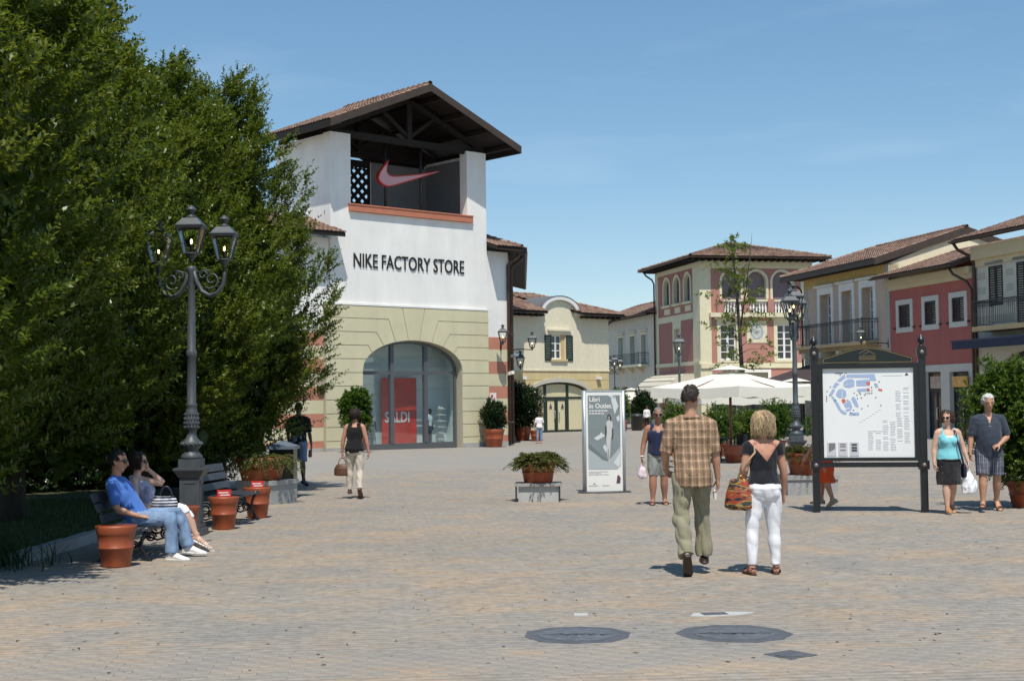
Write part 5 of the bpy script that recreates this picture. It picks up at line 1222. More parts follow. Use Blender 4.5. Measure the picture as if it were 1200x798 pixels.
# leaf screen added to darken the bright gap behind the trees
def shade_screen():
    rng = np.random.RandomState(77); o = thing('shade_screen', 'leafy screen added to darken the gap behind the row of trees', 'shade_screen', (-11.2, 29.0, gz(29)-.12), R(-38))
    n = 9000; P0 = np.stack([rng.uniform(-.7, .75, n), rng.uniform(-7.5, 6.2, n), rng.uniform(.05, 2.5, n)], 1)
    D0 = unit(np.stack([rng.uniform(-.2, 1, n), rng.normal(0, .4, n), rng.uniform(-.3, 1, n)], 1))
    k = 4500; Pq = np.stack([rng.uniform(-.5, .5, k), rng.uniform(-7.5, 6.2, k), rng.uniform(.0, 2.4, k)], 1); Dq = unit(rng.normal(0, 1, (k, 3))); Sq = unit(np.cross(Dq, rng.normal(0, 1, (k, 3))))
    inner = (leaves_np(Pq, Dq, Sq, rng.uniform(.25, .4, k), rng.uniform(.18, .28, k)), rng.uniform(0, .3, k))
    link_mesh('foliage', leaf_mesh('foliage', [inner, shoot_leaves(P0, D0, rng.uniform(.25, .5, n), 12, .13, .075, .8, rng, .1, rng.rand(n)*.5)], bay_m), o)
    t = MB(); rnd = random.Random(3)
    for i in range(9): y = -7+i*1.5; t.tube([(0, y, 0), (.1, y+.1, 1.1), (0, y, 2.2)], [.05, .035, .01], 5)
    t.build('stems', bark, o)['kind'] = 'stuff'
shade_screen()
# ------------------------------------------------------------ map board
def map_board():
    o = thing('map_board', 'black framed town map board on two posts with arched black header', 'notice board', (5.665, 22.2, -.233), math.atan2(-.26, 1.65))
    hwid = .835
    for q in (-1, 1):
        p = MB(); x = q*hwid
        p.box(x-.055, x+.055, -.055, .055, 0, 2.62); p.box(x-.075, x+.075, -.075, .075, 2.46, 2.6); p.lathe([(.06, 2.62), (.03, 2.64), (.025, 2.66), (.055, 2.69), (.062, 2.72), (.05, 2.75), (.02, 2.775), (.012, 2.81), (.002, 2.82)], (x, 0, 0), 12); p.box(x-.08, x+.08, -.08, .08, .68, .82)
        ob = p.build('post', black_p, o)
        for z in (2.53, .75): MB().tube([(x, -.076, z), (x, -.096, z), (x, -.105, z)], [.035, .032, .01], 12).build('boss', mat('worn metal boss', (.25, .2, .19), .5, metal=.4), ob)
    MB().box(-hwid+.055, hwid-.055, -.04, .04, .715, .79).build('cross_bar', black_p, o)
    fx0, fx1, fz0, fz1 = -.775, .775, .815, 2.36
    f = MB(); f.plate(rect(fx0, fx1, fz0, fz1), -.06, .06, [rect(fx0+.07, fx1-.07, fz0+.055, fz1-.075)]); fo = f.build('frame', black_p, o)
    for q in (-1, 1):
        for z in (1.0, 2.12): MB().box(q*.775-.0 if q > 0 else -hwid+.055, hwid-.055 if q > 0 else -.775, -.03, .03, z-.06, z+.06).build('bracket', black_p, o)
    # header with a bowed top and a gilt line
    hx = .70; n = 20
    top = [(hx-2*hx*i/n, 2.455+.165*(.5*math.sin(math.pi*i/n)+.5*(lambda q: q*q*(3-2*q))(1-abs(2*i/n-1)))) for i in range(n+1)]
    top[0] = (hx, 2.45); top[-1] = (-hx, 2.45)
    out_ = [(-hx, 2.365), (hx, 2.365)]+top
    MB().plate(out_, -.025, .025).build('header', mat('green black board', (.009, .014, .014), .35), o)
    MB().plate(inset(out_, .012), -.028, -.024, [inset(out_, .0175)]).build('gilt_line', mat('gilt', (.34, .25, .08), .5), o)
    gm_ = MB(); gl_ = mat('dull gilt', (.16, .12, .05), .5)
    gm_.bar((-.13, -.027, 2.52), (-.02, -.027, 2.585), .012, .004, up=(0, 1, 0)); gm_.bar((-.02, -.027, 2.585), (.12, -.027, 2.50), .012, .004, up=(0, 1, 0)); gm_.bar((-.07, -.027, 2.50), (.04, -.027, 2.56), .01, .004, up=(0, 1, 0))
    for z in (2.47, 2.445, 2.42): gm_.box(-.13, .13, -.029, -.025, z, z+.012)
    gm_.build('header_emblem', gl_, o)
    # the sheet
    px0, px1, pz0, pz1 = fx0+.07, fx1-.07, fz0+.055, fz1-.075; W_, H_ = px1-px0, pz1-pz0
    sh = MB().box(px0, px1, -.02, 0, pz0, pz1).build('map_sheet', mat('white map sheet', (.80, .81, .80), .35, var=.015), o)
    U = lambda u, v: (px0+u*W_, pz1-v*H_)
    def flat(name, polys, m, d=.024):
        b = MB()
        for P in polys: b.plate([U(*p) for p in P], -d, -.021)
        return b.build(name, m, sh)
    def bx(u0, v0, u1, v1): return [(u0, v1), (u1, v1), (u1, v0), (u0, v0)]
    blue = mat('map blue', (.36, .46, .66), .5)
    # crop (0..1 of the sheet) measured off the photograph
    def q(*pts): return [((x-72)/(930-72), (y-245)/1055) for x, y in pts]
    blocks = [q((300, 315), (565, 313), (580, 390), (530, 392), (515, 355), (300, 350)), q((265, 325), (295, 350), (240, 400), (210, 385)), q((195, 405), (230, 425), (190, 475), (165, 465)), q((165, 485), (190, 495), (160, 560), (132, 555)),
              q((265, 440), (275, 400), (310, 370), (345, 368), (372, 385), (372, 395)), q((268, 450), (374, 402), (372, 455), (330, 472), (290, 465)), q((392, 385), (520, 378), (522, 408), (392, 410)), q((392, 416), (520, 414), (520, 450), (392, 452)),
              q((400, 490), (490, 480), (492, 515), (410, 522), (395, 510)), q((205, 520), (225, 490), (255, 482), (250, 595), (215, 585), (197, 555)), q((260, 485), (292, 510), (295, 570), (265, 598), (257, 595)), q((150, 570), (170, 575), (215, 650), (245, 730), (296, 770), (290, 790), (255, 782), (220, 735), (185, 650)),
              q((300, 605), (335, 640), (348, 700), (335, 735), (318, 700), (295, 625)), q((268, 660), (300, 650), (318, 700), (300, 712), (280, 700)), q((340, 600), (365, 575), (385, 610), (410, 690), (400, 710), (375, 690)), q((320, 770), (410, 765), (412, 800), (320, 800)), q((560, 430), (590, 425), (600, 470), (570, 475)), q((285, 730), (330, 720), (335, 740), (290, 750))]
    flat('map_blocks', blocks, blue)
    flat('map_accents', [q((485, 412), (522, 410), (520, 440), (490, 445)), q((490, 482), (515, 480), (517, 515), (493, 515)), q((600, 485), (638, 497), (632, 518), (596, 506)), q((248, 612), (280, 605), (290, 640), (258, 655))], mat('map red', (.62, .14, .07), .5), .0255)
    rnd = random.Random(2)
    dots = [q((x-5, y-5), (x-5, y+5), (x+5, y+5), (x+5, y-5))[::-1] for x, y in ((145, 460), (113, 515), (108, 575), (108, 600), (108, 625), (200, 300), (215, 300), (230, 300), (245, 300), (260, 300), (295, 297), (240, 318), (608, 405), (535, 470), (537, 508), (480, 542), (500, 541), (518, 541), (536, 540), (470, 560), (395, 560), (370, 535), (400, 600), (437, 593), (573, 592), (497, 688), (620, 686), (280, 325), (568, 433), (420, 535), (430, 548), (360, 740), (345, 775), (330, 768), (365, 792), (140, 562), (185, 625), (192, 615), (440, 722))]
    flat('map_marks', dots, mat('map ink', (.05, .06, .10), .5), .026)['kind'] = 'stuff'
    ink = mat('pale print grey', (.66, .67, .69), .6)
    ln = []
    def col(u0, v0, u1, v1, step=.0185):
        v = v0
        while v < v1:
            if rnd.random() < .88: ln.append(bx(u0, v, u0+(u1-u0)*rnd.uniform(.78, 1), v+step*.45))
            v += step
    # columns of the shop index
    for u, v0 in ((.80, .215), (.885, .215), (.655, .58), (.735, .58), (.49, .72), (.575, .72), (.81, .55), (.89, .55)):
        col(u, v0, u+.062, .915 if u < .8 else (.54 if v0 < .3 else .83))
    ln.append(bx(.655, .08, .88, .086)); ln.append(bx(.49, .70, .65, .708))
    for i in range(7): u = .40+i*.035; ln.append(bx(u, .60-i*.022, u+.03, .603-i*.022))
    flat('index_print', ln, ink)['kind'] = 'stuff'
    flat('emblem', [[(.905, .085), (.945, .085), (.93, .055), (.92, .06)]], mat('plum emblem', (.11, .05, .10), .6))
    for k in range(3):
        u = .035+k*.125
        c = MB().box(U(u, 0)[0], U(u+.1, 0)[0], -.026, -.021, U(0, .985)[1], U(0, .83)[1]).build('photo_card', mat('pale card grey', (.56, .55, .58), .5), sh)
        b = MB(); 
        if k == 0: b.plate([U(u+.02, .94), U(u+.09, .90), U(u+.09, .84), U(u+.02, .84)], -.028, -.0262)
        elif k == 1:
            for v in (.845, .87, .91): b.plate([U(*p) for p in bx(u+.02, v, u+.08, v+.014)], -.028, -.0262)
        else:
            for v in (.845, .88, .91): b.plate([U(*p) for p in bx(u+.02, v, u+.08, v+.024)], -.028, -.0262)
        b.build('photo_print', mat('photo grey' if k < 2 else 'photo dark', (.18, .18, .18) if k < 2 else (.07, .07, .08), .6), c)
    return o
map_board()

# ------------------------------------------------------------ poster stand
def totem():
    o = thing('poster_stand', 'tall white poster stand reading Libri in Outlet with a walking woman printed on grey', 'poster stand', (1.85, 28.45, gz(28.45)), R(9))
    hw_, zt_ = .385, 2.06
    MB().lathe([(.56, 0), (.56, .02), (.5, .035)], n=32).build('base', mat('dark grey base', (.06, .06, .062), .5), o).scale = (1.0, .42, 1)
    al = mat('brushed aluminium', (.50, .54, .56), .35, metal=.5)
    b = MB(); b.box(-hw_, hw_, -.05, .05, .03, zt_); b.build('panel', white_pt, o)
    for q in (-1, 1):
        MB().tube([(q*(hw_+.02), 0, .03), (q*(hw_+.02), 0, zt_+.01)], .045, 12, ry=[.075, .075]).build('edge_profile', al, o)
    MB().box(-hw_-.05, hw_+.05, -.06, .06, zt_, zt_+.025).build('cap', al, o)
    fx = -.052
    g1, g2 = mat('poster grey green', (.15, .19, .19), .5), mat('poster pale grey', (.40, .44, .45), .5)
    P = lambda u, v: (-.335+u*.67, 1.98-v*1.50)     # picture area
    pic = MB().plate([P(0, 1), P(.9, 1), P(1, .95), P(1, 0), P(0, 0)], fx-.002, fx+.002).build('poster_picture', mat('poster grey', (.21, .25, .255), .5, var=.12, vscale=2.2), o)
    def fl(nm, polys, m, k):
        q = MB()
        for S_ in polys:
            S_ = [P(*p) for p in S_]
            q.plate(S_, fx-.002-.0012*k, fx-.0015)
        return q.build(nm, m, pic)
    fl('floor_print', [[(0, 1), (.9, 1), (.99, .95), (.99, .70), (.66, .87), (.45, .88), (0, .70)]], g2, 1)
    fl('shade_print', [[(0, .72), (.45, .87), (.62, .90), (.62, .88), (.48, .84), (.05, .66), (0, .64)]], g1, 2)
    for sheet in ([[(.17, .58), (.28, .61), (.53, .55), (.40, .50), (.36, .53)], [(.72, .05), (.84, .01), (.95, .15), (.83, .26)], [(.62, .0), (.72, .0), (.9, .03), (.74, .04)], [(.88, .30), (.97, .27), (.98, .34), (.92, .36)], [(.45, .70), (.52, .66), (.58, .72), (.55, .78)], [(.78, .92), (.99, .77), (.99, .94), (.92, .97)]]): fl('paper_sheet', [sheet], mat('paper print', (.62, .65, .66), .5), 3)
    # printed walking figure
    fl('figure_print', [[(.60, .34), (.70, .33), (.76, .37), (.76, .47), (.73, .55), (.70, .60), (.68, .75), (.65, .86), (.64, .90), (.60, .89), (.58, .78), (.56, .62), (.55, .53), (.57, .45), (.56, .38)]], mat('figure pale print', (.55, .55, .53), .5), 4)
    fl('figure_dark', [[(.60, .27), (.66, .255), (.72, .29), (.73, .34), (.69, .35), (.66, .30), (.61, .35)], [(.53, .42), (.57, .40), (.58, .50), (.55, .60), (.53, .56)], [(.62, .72), (.63, .72), (.62, .88), (.60, .88)], [(.74, .44), (.78, .46), (.77, .58), (.73, .60)]], mat('figure dark print', (.05, .045, .04), .5), 5)
    fl('figure_face', [[(.63, .285), (.67, .285), (.68, .315), (.655, .335), (.63, .315)]], mat('figure skin print', (.40, .33, .29), .5), 6)
    text('Libri\nin Outlet.', 'headline', white_pt, o, .135, (-.31, fx-.006, 1.855), bold=.003, sx=.92)
    rnd = random.Random(5); q = MB()
    def words(z, x0, x1, h):
        x = x0
        while x < x1: w_ = rnd.uniform(.02, .06); q.box(x, min(x1, x+w_), fx-.004, fx-.001, z, z+h); x += w_+.012
    words(1.655, -.31, .08, .022); words(1.60, -.31, .0, .022); q.build('subtitle_print', white_pt, o)
    q = MB(); words(.43, -.33, .06, .008); words(.40, -.33, -.07, .008); words(.37, -.33, .09, .008); words(.145, -.33, -.14, .012); words(.145, -.05, .1, .01); q.build('small_print', mat('grey print', (.34, .36, .38), .6), o)
    MB().plate([(.24, .19), (.32, .19), (.33, .30), (.29, .36), (.26, .34)], fx-.004, fx-.001).build('emblem', mat('plum emblem'), o)
    MB().plate([(-.25, .18), (-.19, .18), (-.215, .21)], fx-.004, fx-.001).build('logo', mat('grey print'), o)
totem()

# ------------------------------------------------------------ cafe parasols, chairs, pots
canvas = mat('cream parasol canvas', (.74, .70, .60), .85, var=.04, sheen=.2)
def parasol(label, x, y, zt, half, drop, yaw, zc=None, valance=.3, grp='cream cafe parasols'):
    zg = gz(y); o = thing('parasol', label, 'parasol', (x, y, zg), yaw, grp); h = zt-zg; e = h-drop
    m = MB(); N = 10
    cs = [(-half, -half), (half, -half), (half, half), (-half, half)]
    for s_ in range(4):
        a, b = cs[s_], cs[(s_+1) % 4]; rows = 6; vs = []
        for i in range(rows+1):
            t = i/rows
            for k in range(N+1):
                u = k/N; px, py = a[0]+(b[0]-a[0])*u, a[1]+(b[1]-a[1])*u
                sag = -.10*drop*math.sin(math.pi*t)*1.0-.10*t*math.sin(math.pi*u)*.6; vs.append((px*t, py*t, h-drop*(t**1.05)+sag))
        m.add(vs, [(i*(N+1)+k, (i+1)*(N+1)+k, (i+1)*(N+1)+k+1, i*(N+1)+k+1) for i in range(rows) for k in range(N)], smooth=True)
        base = rows*(N+1); vv = vs[base:base+N+1]
        low = [(p[0]*1.0, p[1]*1.0, p[2]-valance-.03*math.sin(k*2.1)) for k, p in enumerate(vv)]
        m.add(vv+low, [(k, N+1+k, N+2+k, k+1) for k in range(N)])
    m.build('canopy', canvas, o)
    cap = MB(); c2 = [(q[0]*.24, q[1]*.24) for q in cs]; cap.add([(0, 0, h+.16)]+[(x_, y_, h+.015-.02) for x_, y_ in c2], [(0, 1, 2), (0, 2, 3), (0, 3, 4), (0, 4, 1)]); cap.build('vent_cap', canvas, o)
    wood = mat('reddish pole wood', (.16, .06, .035), .5, var=.2)
    MB().tube([(0, 0, 0), (0, 0, h)], .045, 10).build('pole', wood, o)
    for c in cs+[((cs[i][0]+cs[(i+1) % 4][0])/2, (cs[i][1]+cs[(i+1) % 4][1])/2) for i in range(4)]:
        MB().bar((0, 0, h-.12), (c[0]*.97, c[1]*.97, e-.05), .035, .05).build('rib', wood, o)
    return o
parasol('large cream square parasol nearest the strolling couple', 7.05, 45.1, 2.50, 1.82, .55, R(42), valance=.32)
parasol('cream square parasol behind the big street lamp on the right', 12.0, 59, 2.25, 1.9, .45, R(20))
parasol('low cream parasol seen beneath the large one', 9.2, 58, 1.95, 2.2, .3, R(12))
parasol('small white parasol in front of the pale balcony building', 9.2, 108, 2.25, 1.9, .7, R(12))
tp = pot('pole_pot', 'terracotta pot at the foot of the large cream parasol', 'planter pot', (6.98, 44.3, gz(44.3)), .31, .55)
def cafe_chair(label, x, y, yaw):
    o = thing('cafe_chair', label, 'chair', (x, y, gz(y)), yaw, 'dark cafe chairs'); m = mat('dark wicker', (.045, .042, .04), .7, var=.3, vscale=30)
    MB().box(-.24, .24, -.24, .24, .42, .46).build('seat', m, o)
    b = MB(); b.add([(.24*math.cos(t), -.05-.24*math.sin(t)*1.0 if True else 0, z) for z in (.44, .88) for t in np.linspace(0, math.pi, 9)], [(i, i+1, 10+i, 9+i) for i in range(8)]); b.build('backrest', m, o)
    for sx in (-.2, .2):
        for sy in (-.2, .2): MB().tube([(sx, sy, .42), (sx*1.1, sy*1.1, 0)], .016, 6).build('leg', iron, o)
    return o
cafe_chair('dark wicker cafe chair left of the pot under the large parasol', 6.35, 44.6, R(20))
cafe_chair('dark wicker cafe chair turned sideways behind the pot under the large parasol', 7.45, 46.0, R(110))
tb = thing('cafe_table', 'small round dark cafe table beside the wicker chairs', 'table', (6.9, 46.4, gz(46.4)))
MB().lathe([(.36, .72), (.37, .735), (.36, .75)], n=24).build('table_top', iron, tb); MB().lathe([(.2, 0), (.2, .02), (.03, .05), (.03, .72)], n=12).build('leg', iron, tb)
GR = 'green potted shrubs along the cafe'
for i, (x, y, r, hgt, lab, m) in enumerate([(6.1, 52, .75, 1.5, 'dark green potted shrub left of the large parasol pole', laurel_m), (7.6, 51, .8, 1.35, 'broad green potted shrub right of the large parasol pole', laurel_m), (8.8, 52, .7, 1.2, 'green potted shrub left of the blonde woman\'s head', laurel_m),
                                           (10.0, 53, .8, 1.55, 'yellowish potted shrub right of the blonde woman\'s head', fresh_m), (12.1, 54, .75, 1.3, 'round green potted shrub right of the tall street lamp', fresh_m), (13.1, 52, .7, 1.2, 'green potted shrub behind the left post of the map board', laurel_m)]):
    potted_bush(lab, (x, y, gz(y)), .36, .5, [(0, 0, .5+hgt*.45, r, r*.85, hgt*.55)], 40+i, m, 620, .10, .055, GR, per=9)
potted_bush('tall leafy potted shrub by the door of the pale balcony building', (9.95, 106, -.735), .4, .6, [(0, 0, 1.7, .9, .9, 1.25)], 61, bay_m, 700, .2, .11, per=8)
potted_bush('potted shrub directly right of the white poster stand', (7.9, 104, -.735), .4, .6, [(0, 0, 1.7, .8, .8, 1.3)], 62, laurel_m, 600, .2, .11, per=8)
lb = thing('litter_bin', 'round dark litter bin beyond the white poster stand', 'bin', (9.0, 101, -.735)); MB().lathe([(.36, 0), (.4, .05), (.44, 1.0), (.47, 1.02), (.47, 1.08), (.36, 1.2), (.2, 1.24)], n=20).build('body', iron, lb)
tp = pot('small_pot', 'small orange pot left of the round dark litter bin', 'planter pot', (7.95, 100, -.735), .28, .75)
lb = thing('litter_bin', 'dark litter bin with bluish lid behind the trailing bowl on the left', 'bin', (-4.55, 27.6, gz(27.6))); MB().box(-.24, .24, -.24, .24, 0, .98).build('body', black_p, lb); MB().box(-.29, .29, -.29, .29, .98, 1.04).add([(-.27, -.27, 1.04), (.27, -.27, 1.04), (.27, .27, 1.04), (-.27, .27, 1.04), (0, 0, 1.16)], [(0, 1, 4), (1, 2, 4), (2, 3, 4), (3, 0, 4)]).build('lid', mat('blue grey lid', (.13, .16, .2), .4), lb)

# ------------------------------------------------------------ covers in the paving
lidm = mat('polished cast iron', (.165, .17, .18), .5, var=.3, vscale=9, metal=.35, bump=.4, bscale=40, spec=.5)
castm = mat('worn cast iron', (.125, .13, .142), .6, var=.2, vscale=6, metal=.3, bump=.3, bscale=60, spec=.4)
def octo(label, x, y, r, rot=.2):
    o = thing('manhole_cover', label, 'manhole cover', (x, y, gz(y)-.004), 0, 'cast iron covers in the paving'); o.rotation_euler = (-.0105, 0, 0)
    rnd = random.Random(int(x*100)); n = 10
    P = [(r*math.cos(rot+2*math.pi*k/n)*rnd.uniform(.96, 1.04), r*math.sin(rot+2*math.pi*k/n)*rnd.uniform(.96, 1.04)) for k in range(n)]
    m = MB(); m.add([(a, b, .0065) for a, b in P]+[(a, b, -.02) for a, b in P], [tuple(range(n))]+[((k+1) % n, k, n+k, n+(k+1) % n) for k in range(n)]); m.build('frame', castm, o)
    d = MB(); d.lathe([(r*.66, .0067), (r*.66, .009), (r*.63, .009), (r*.63, .0075), (r*.3, .0075), (r*.3, .0092), (r*.27, .0092), (r*.27, .0075), (.001, .0075)], n=40, smooth=False, cap=False)
    for k in range(24): a = 2*math.pi*k/24; d.obox((r*.47*math.cos(a), r*.47*math.sin(a), .0078), (r*.13*math.cos(a), r*.13*math.sin(a), 0), (-.008*math.sin(a), .008*math.cos(a), 0), (0, 0, .0013))
    d.build('lid', lidm, o)
    e_ = MB(); e_.lathe([(r*.70, .0067), (r*.70, .0095), (r*.67, .0095), (r*.67, .0067)], n=40, smooth=False, cap=False); e_.build('rim', lidm, o)
octo('left one of the two big round iron covers in the foreground paving', .455, 10.28, .41); octo('right one of the two big round iron covers in the foreground paving', 1.60, 10.26, .42, .5)
o = thing('drain_cover', 'small square iron cover with round lid nearest the viewer', 'drain cover', (1.83, 9.34, gz(9.34)-.004)); o.rotation_euler = (-.0105, 0, R(35))
MB().box(-.125, .125, -.125, .125, -.02, .009).build('frame', castm, o); MB().lathe([(.1, .0067), (.1, .013), (.001, .013)], n=24, smooth=False).build('lid', castm, o)
o = thing('drain_cover', 'tiny dark iron cover set in a pale cement patch behind the right round cover', 'drain cover', (1.6, 11.25, gz(11.25)-.004)); o.rotation_euler = (-.0105, 0, R(10))
MB().plate([(-.22, -.07), (-.05, -.12), (.2, -.09), (.36, .02), (.12, .1), (-.15, .08)], 0, .02).build('cement_patch', mat('pale cement', (.46, .46, .44), .9, bump=.3), o, rot=(-math.pi/2, 0, 0), loc=(0, 0, .007)); MB().box(-.1, .1, -.06, .06, 0, .011).build('lid', castm, o)
o = thing('cement_patch', 'small pale cement patch behind the left round cover', 'paving patch', (.53, 11.3, gz(11.3)-.004)); MB().box(-.055, .055, -.06, .06, -.01, .0085).build('patch', mat('pale cement'), o)
gm2 = MB(); rnd = random.Random(31)
for i in range(260):
    y = rnd.uniform(8.8, 24); x = rnd.uniform(-.36, .36)*y
    if x < -5.3: continue
    r = rnd.uniform(.006, .018); z = gz(y)+.0022; gm2.add([(x+r*rnd.uniform(.7, 1.2)*math.cos(a*math.pi/3.5), y+r*rnd.uniform(.7, 1.2)*math.sin(a*math.pi/3.5), z) for a in range(7)], [tuple(range(7))])
tag(gm2.build('gum_spots', mat('old chewing gum', (.11, .105, .10), .9), kind='stuff'), 'flattened dark chewing gum spots on the paving', 'gum spots')
# twigs, leaves and specks lying about
rnd = random.Random(12); lt = MB()
for i in range(240):
    y = rnd.uniform(8.8, 26); x = rnd.uniform(-.36, .36)*y
    if x < -5.4: continue
    a = rnd.uniform(0, 6.3); l, w_ = rnd.uniform(.008, .03), rnd.uniform(.004, .014); z = gz(y)+.004
    lt.add([(x-math.cos(a)*l, y-math.sin(a)*l, z), (x+math.sin(a)*w_, y-math.cos(a)*w_, z+rnd.uniform(0, .008)), (x+math.cos(a)*l, y+math.sin(a)*l, z), (x-math.sin(a)*w_, y+math.cos(a)*w_, z+rnd.uniform(0, .008))], [(0, 1, 2, 3)], 0, rnd.random())
o = lt.build('fallen_leaves', mat('litter', tone=((.03, .025, .02), (.12, .08, .04), (.2, .15, .08)), rough=.9), kind='stuff'); tag(o, 'scattered specks of dry leaf on the paving', 'leaf litter')
# ------------------------------------------------------------ people
QUEUE = []
def ball(mb, c, rx, ry, rz, n=12, m=8):
    c = Vector(c); vs = [(c.x, c.y, c.z-rz)]
    for i in range(1, m):
        a = -math.pi/2+math.pi*i/m
        for k in range(n): t = 2*math.pi*k/n; vs.append((c.x+rx*math.cos(a)*math.cos(t), c.y+ry*math.cos(a)*math.sin(t), c.z+rz*math.sin(a)))
    vs.append((c.x, c.y, c.z+rz)); L_ = len(vs)-1; fs = []
    for k in range(n): fs.append((0, 1+(k+1) % n, 1+k)); fs.append((L_, L_-n+k, L_-n+(k+1) % n))
    for i in range(m-2):
        for k in range(n): a = 1+i*n+k; b = 1+i*n+(k+1) % n; fs.append((a, b, b+n, a+n))
    mb.add(vs, fs, smooth=True)
def remesh(name, mb, m, parent, voxel=.008, smooth=4, ratio=.4, wr=0.0, wf=9.0, cut=None, label=None, bis=()):
    """queue a union of overlapping volumes to be fused into one continuous skin"""
    QUEUE.append((name, mb, m, parent, voxel, smooth, ratio, wr, wf, cut, label, bis))
def flush():
    tmp = []
    for (name, mb, m, parent, voxel, smooth, ratio, wr, wf, cut, label, bis) in QUEUE:
        me = bpy.data.meshes.new('tmp'); me.from_pydata(mb.v, [], mb.f); o = bpy.data.objects.new('tmp', me); COL.objects.link(o)
        r = o.modifiers.new('r', 'REMESH'); r.mode = 'VOXEL'; r.voxel_size = voxel
        if smooth: s_ = o.modifiers.new('s', 'SMOOTH'); s_.factor = .5; s_.iterations = smooth
        if ratio < 1: d = o.modifiers.new('d', 'DECIMATE'); d.ratio = ratio
        tmp.append(o)
    bpy.context.view_layer.update(); dg = bpy.context.evaluated_depsgraph_get()
    for o, (name, mb, m, parent, voxel, smooth, ratio, wr, wf, cut, label, bis) in zip(tmp, QUEUE):
        me = bpy.data.meshes.new_from_object(o.evaluated_get(dg)); me.name = name; n = len(me.vertices)
        if cut:
            bm = bmesh.new(); bm.from_mesh(me)
            for co_, no_ in bis: bmesh.ops.bisect_plane(bm, geom=bm.verts[:]+bm.edges[:]+bm.faces[:], plane_co=co_, plane_no=no_)
            bmesh.ops.delete(bm, geom=[f for f in bm.faces if cut(f.calc_center_median())], context='FACES'); bm.to_mesh(me); bm.free(); n = len(me.vertices)
        if wr:
            co = np.empty(n*3, np.float32); me.vertices.foreach_get('co', co); co = co.reshape(-1, 3); no = np.empty(n*3, np.float32); me.vertices.foreach_get('normal', no); no = no.reshape(-1, 3)
            d = np.array([noise.noise(Vector((c[0]*wf, c[1]*wf, c[2]*wf*.75+.4*c[0]*wf))) for c in co], np.float32)
            co += no*(wr*np.abs(d)*2-wr*.6)[:, None]; me.vertices.foreach_set('co', co.ravel())
        me.materials.clear(); me.materials.append(m); me.polygons.foreach_set('use_smooth', [True]*len(me.polygons)); me.update()
        ob = link_mesh(name, me, parent)
        if label: ob['label'] = label
    for o in tmp:
        me = o.data; bpy.data.objects.remove(o); bpy.data.meshes.remove(me)
    QUEUE.clear()

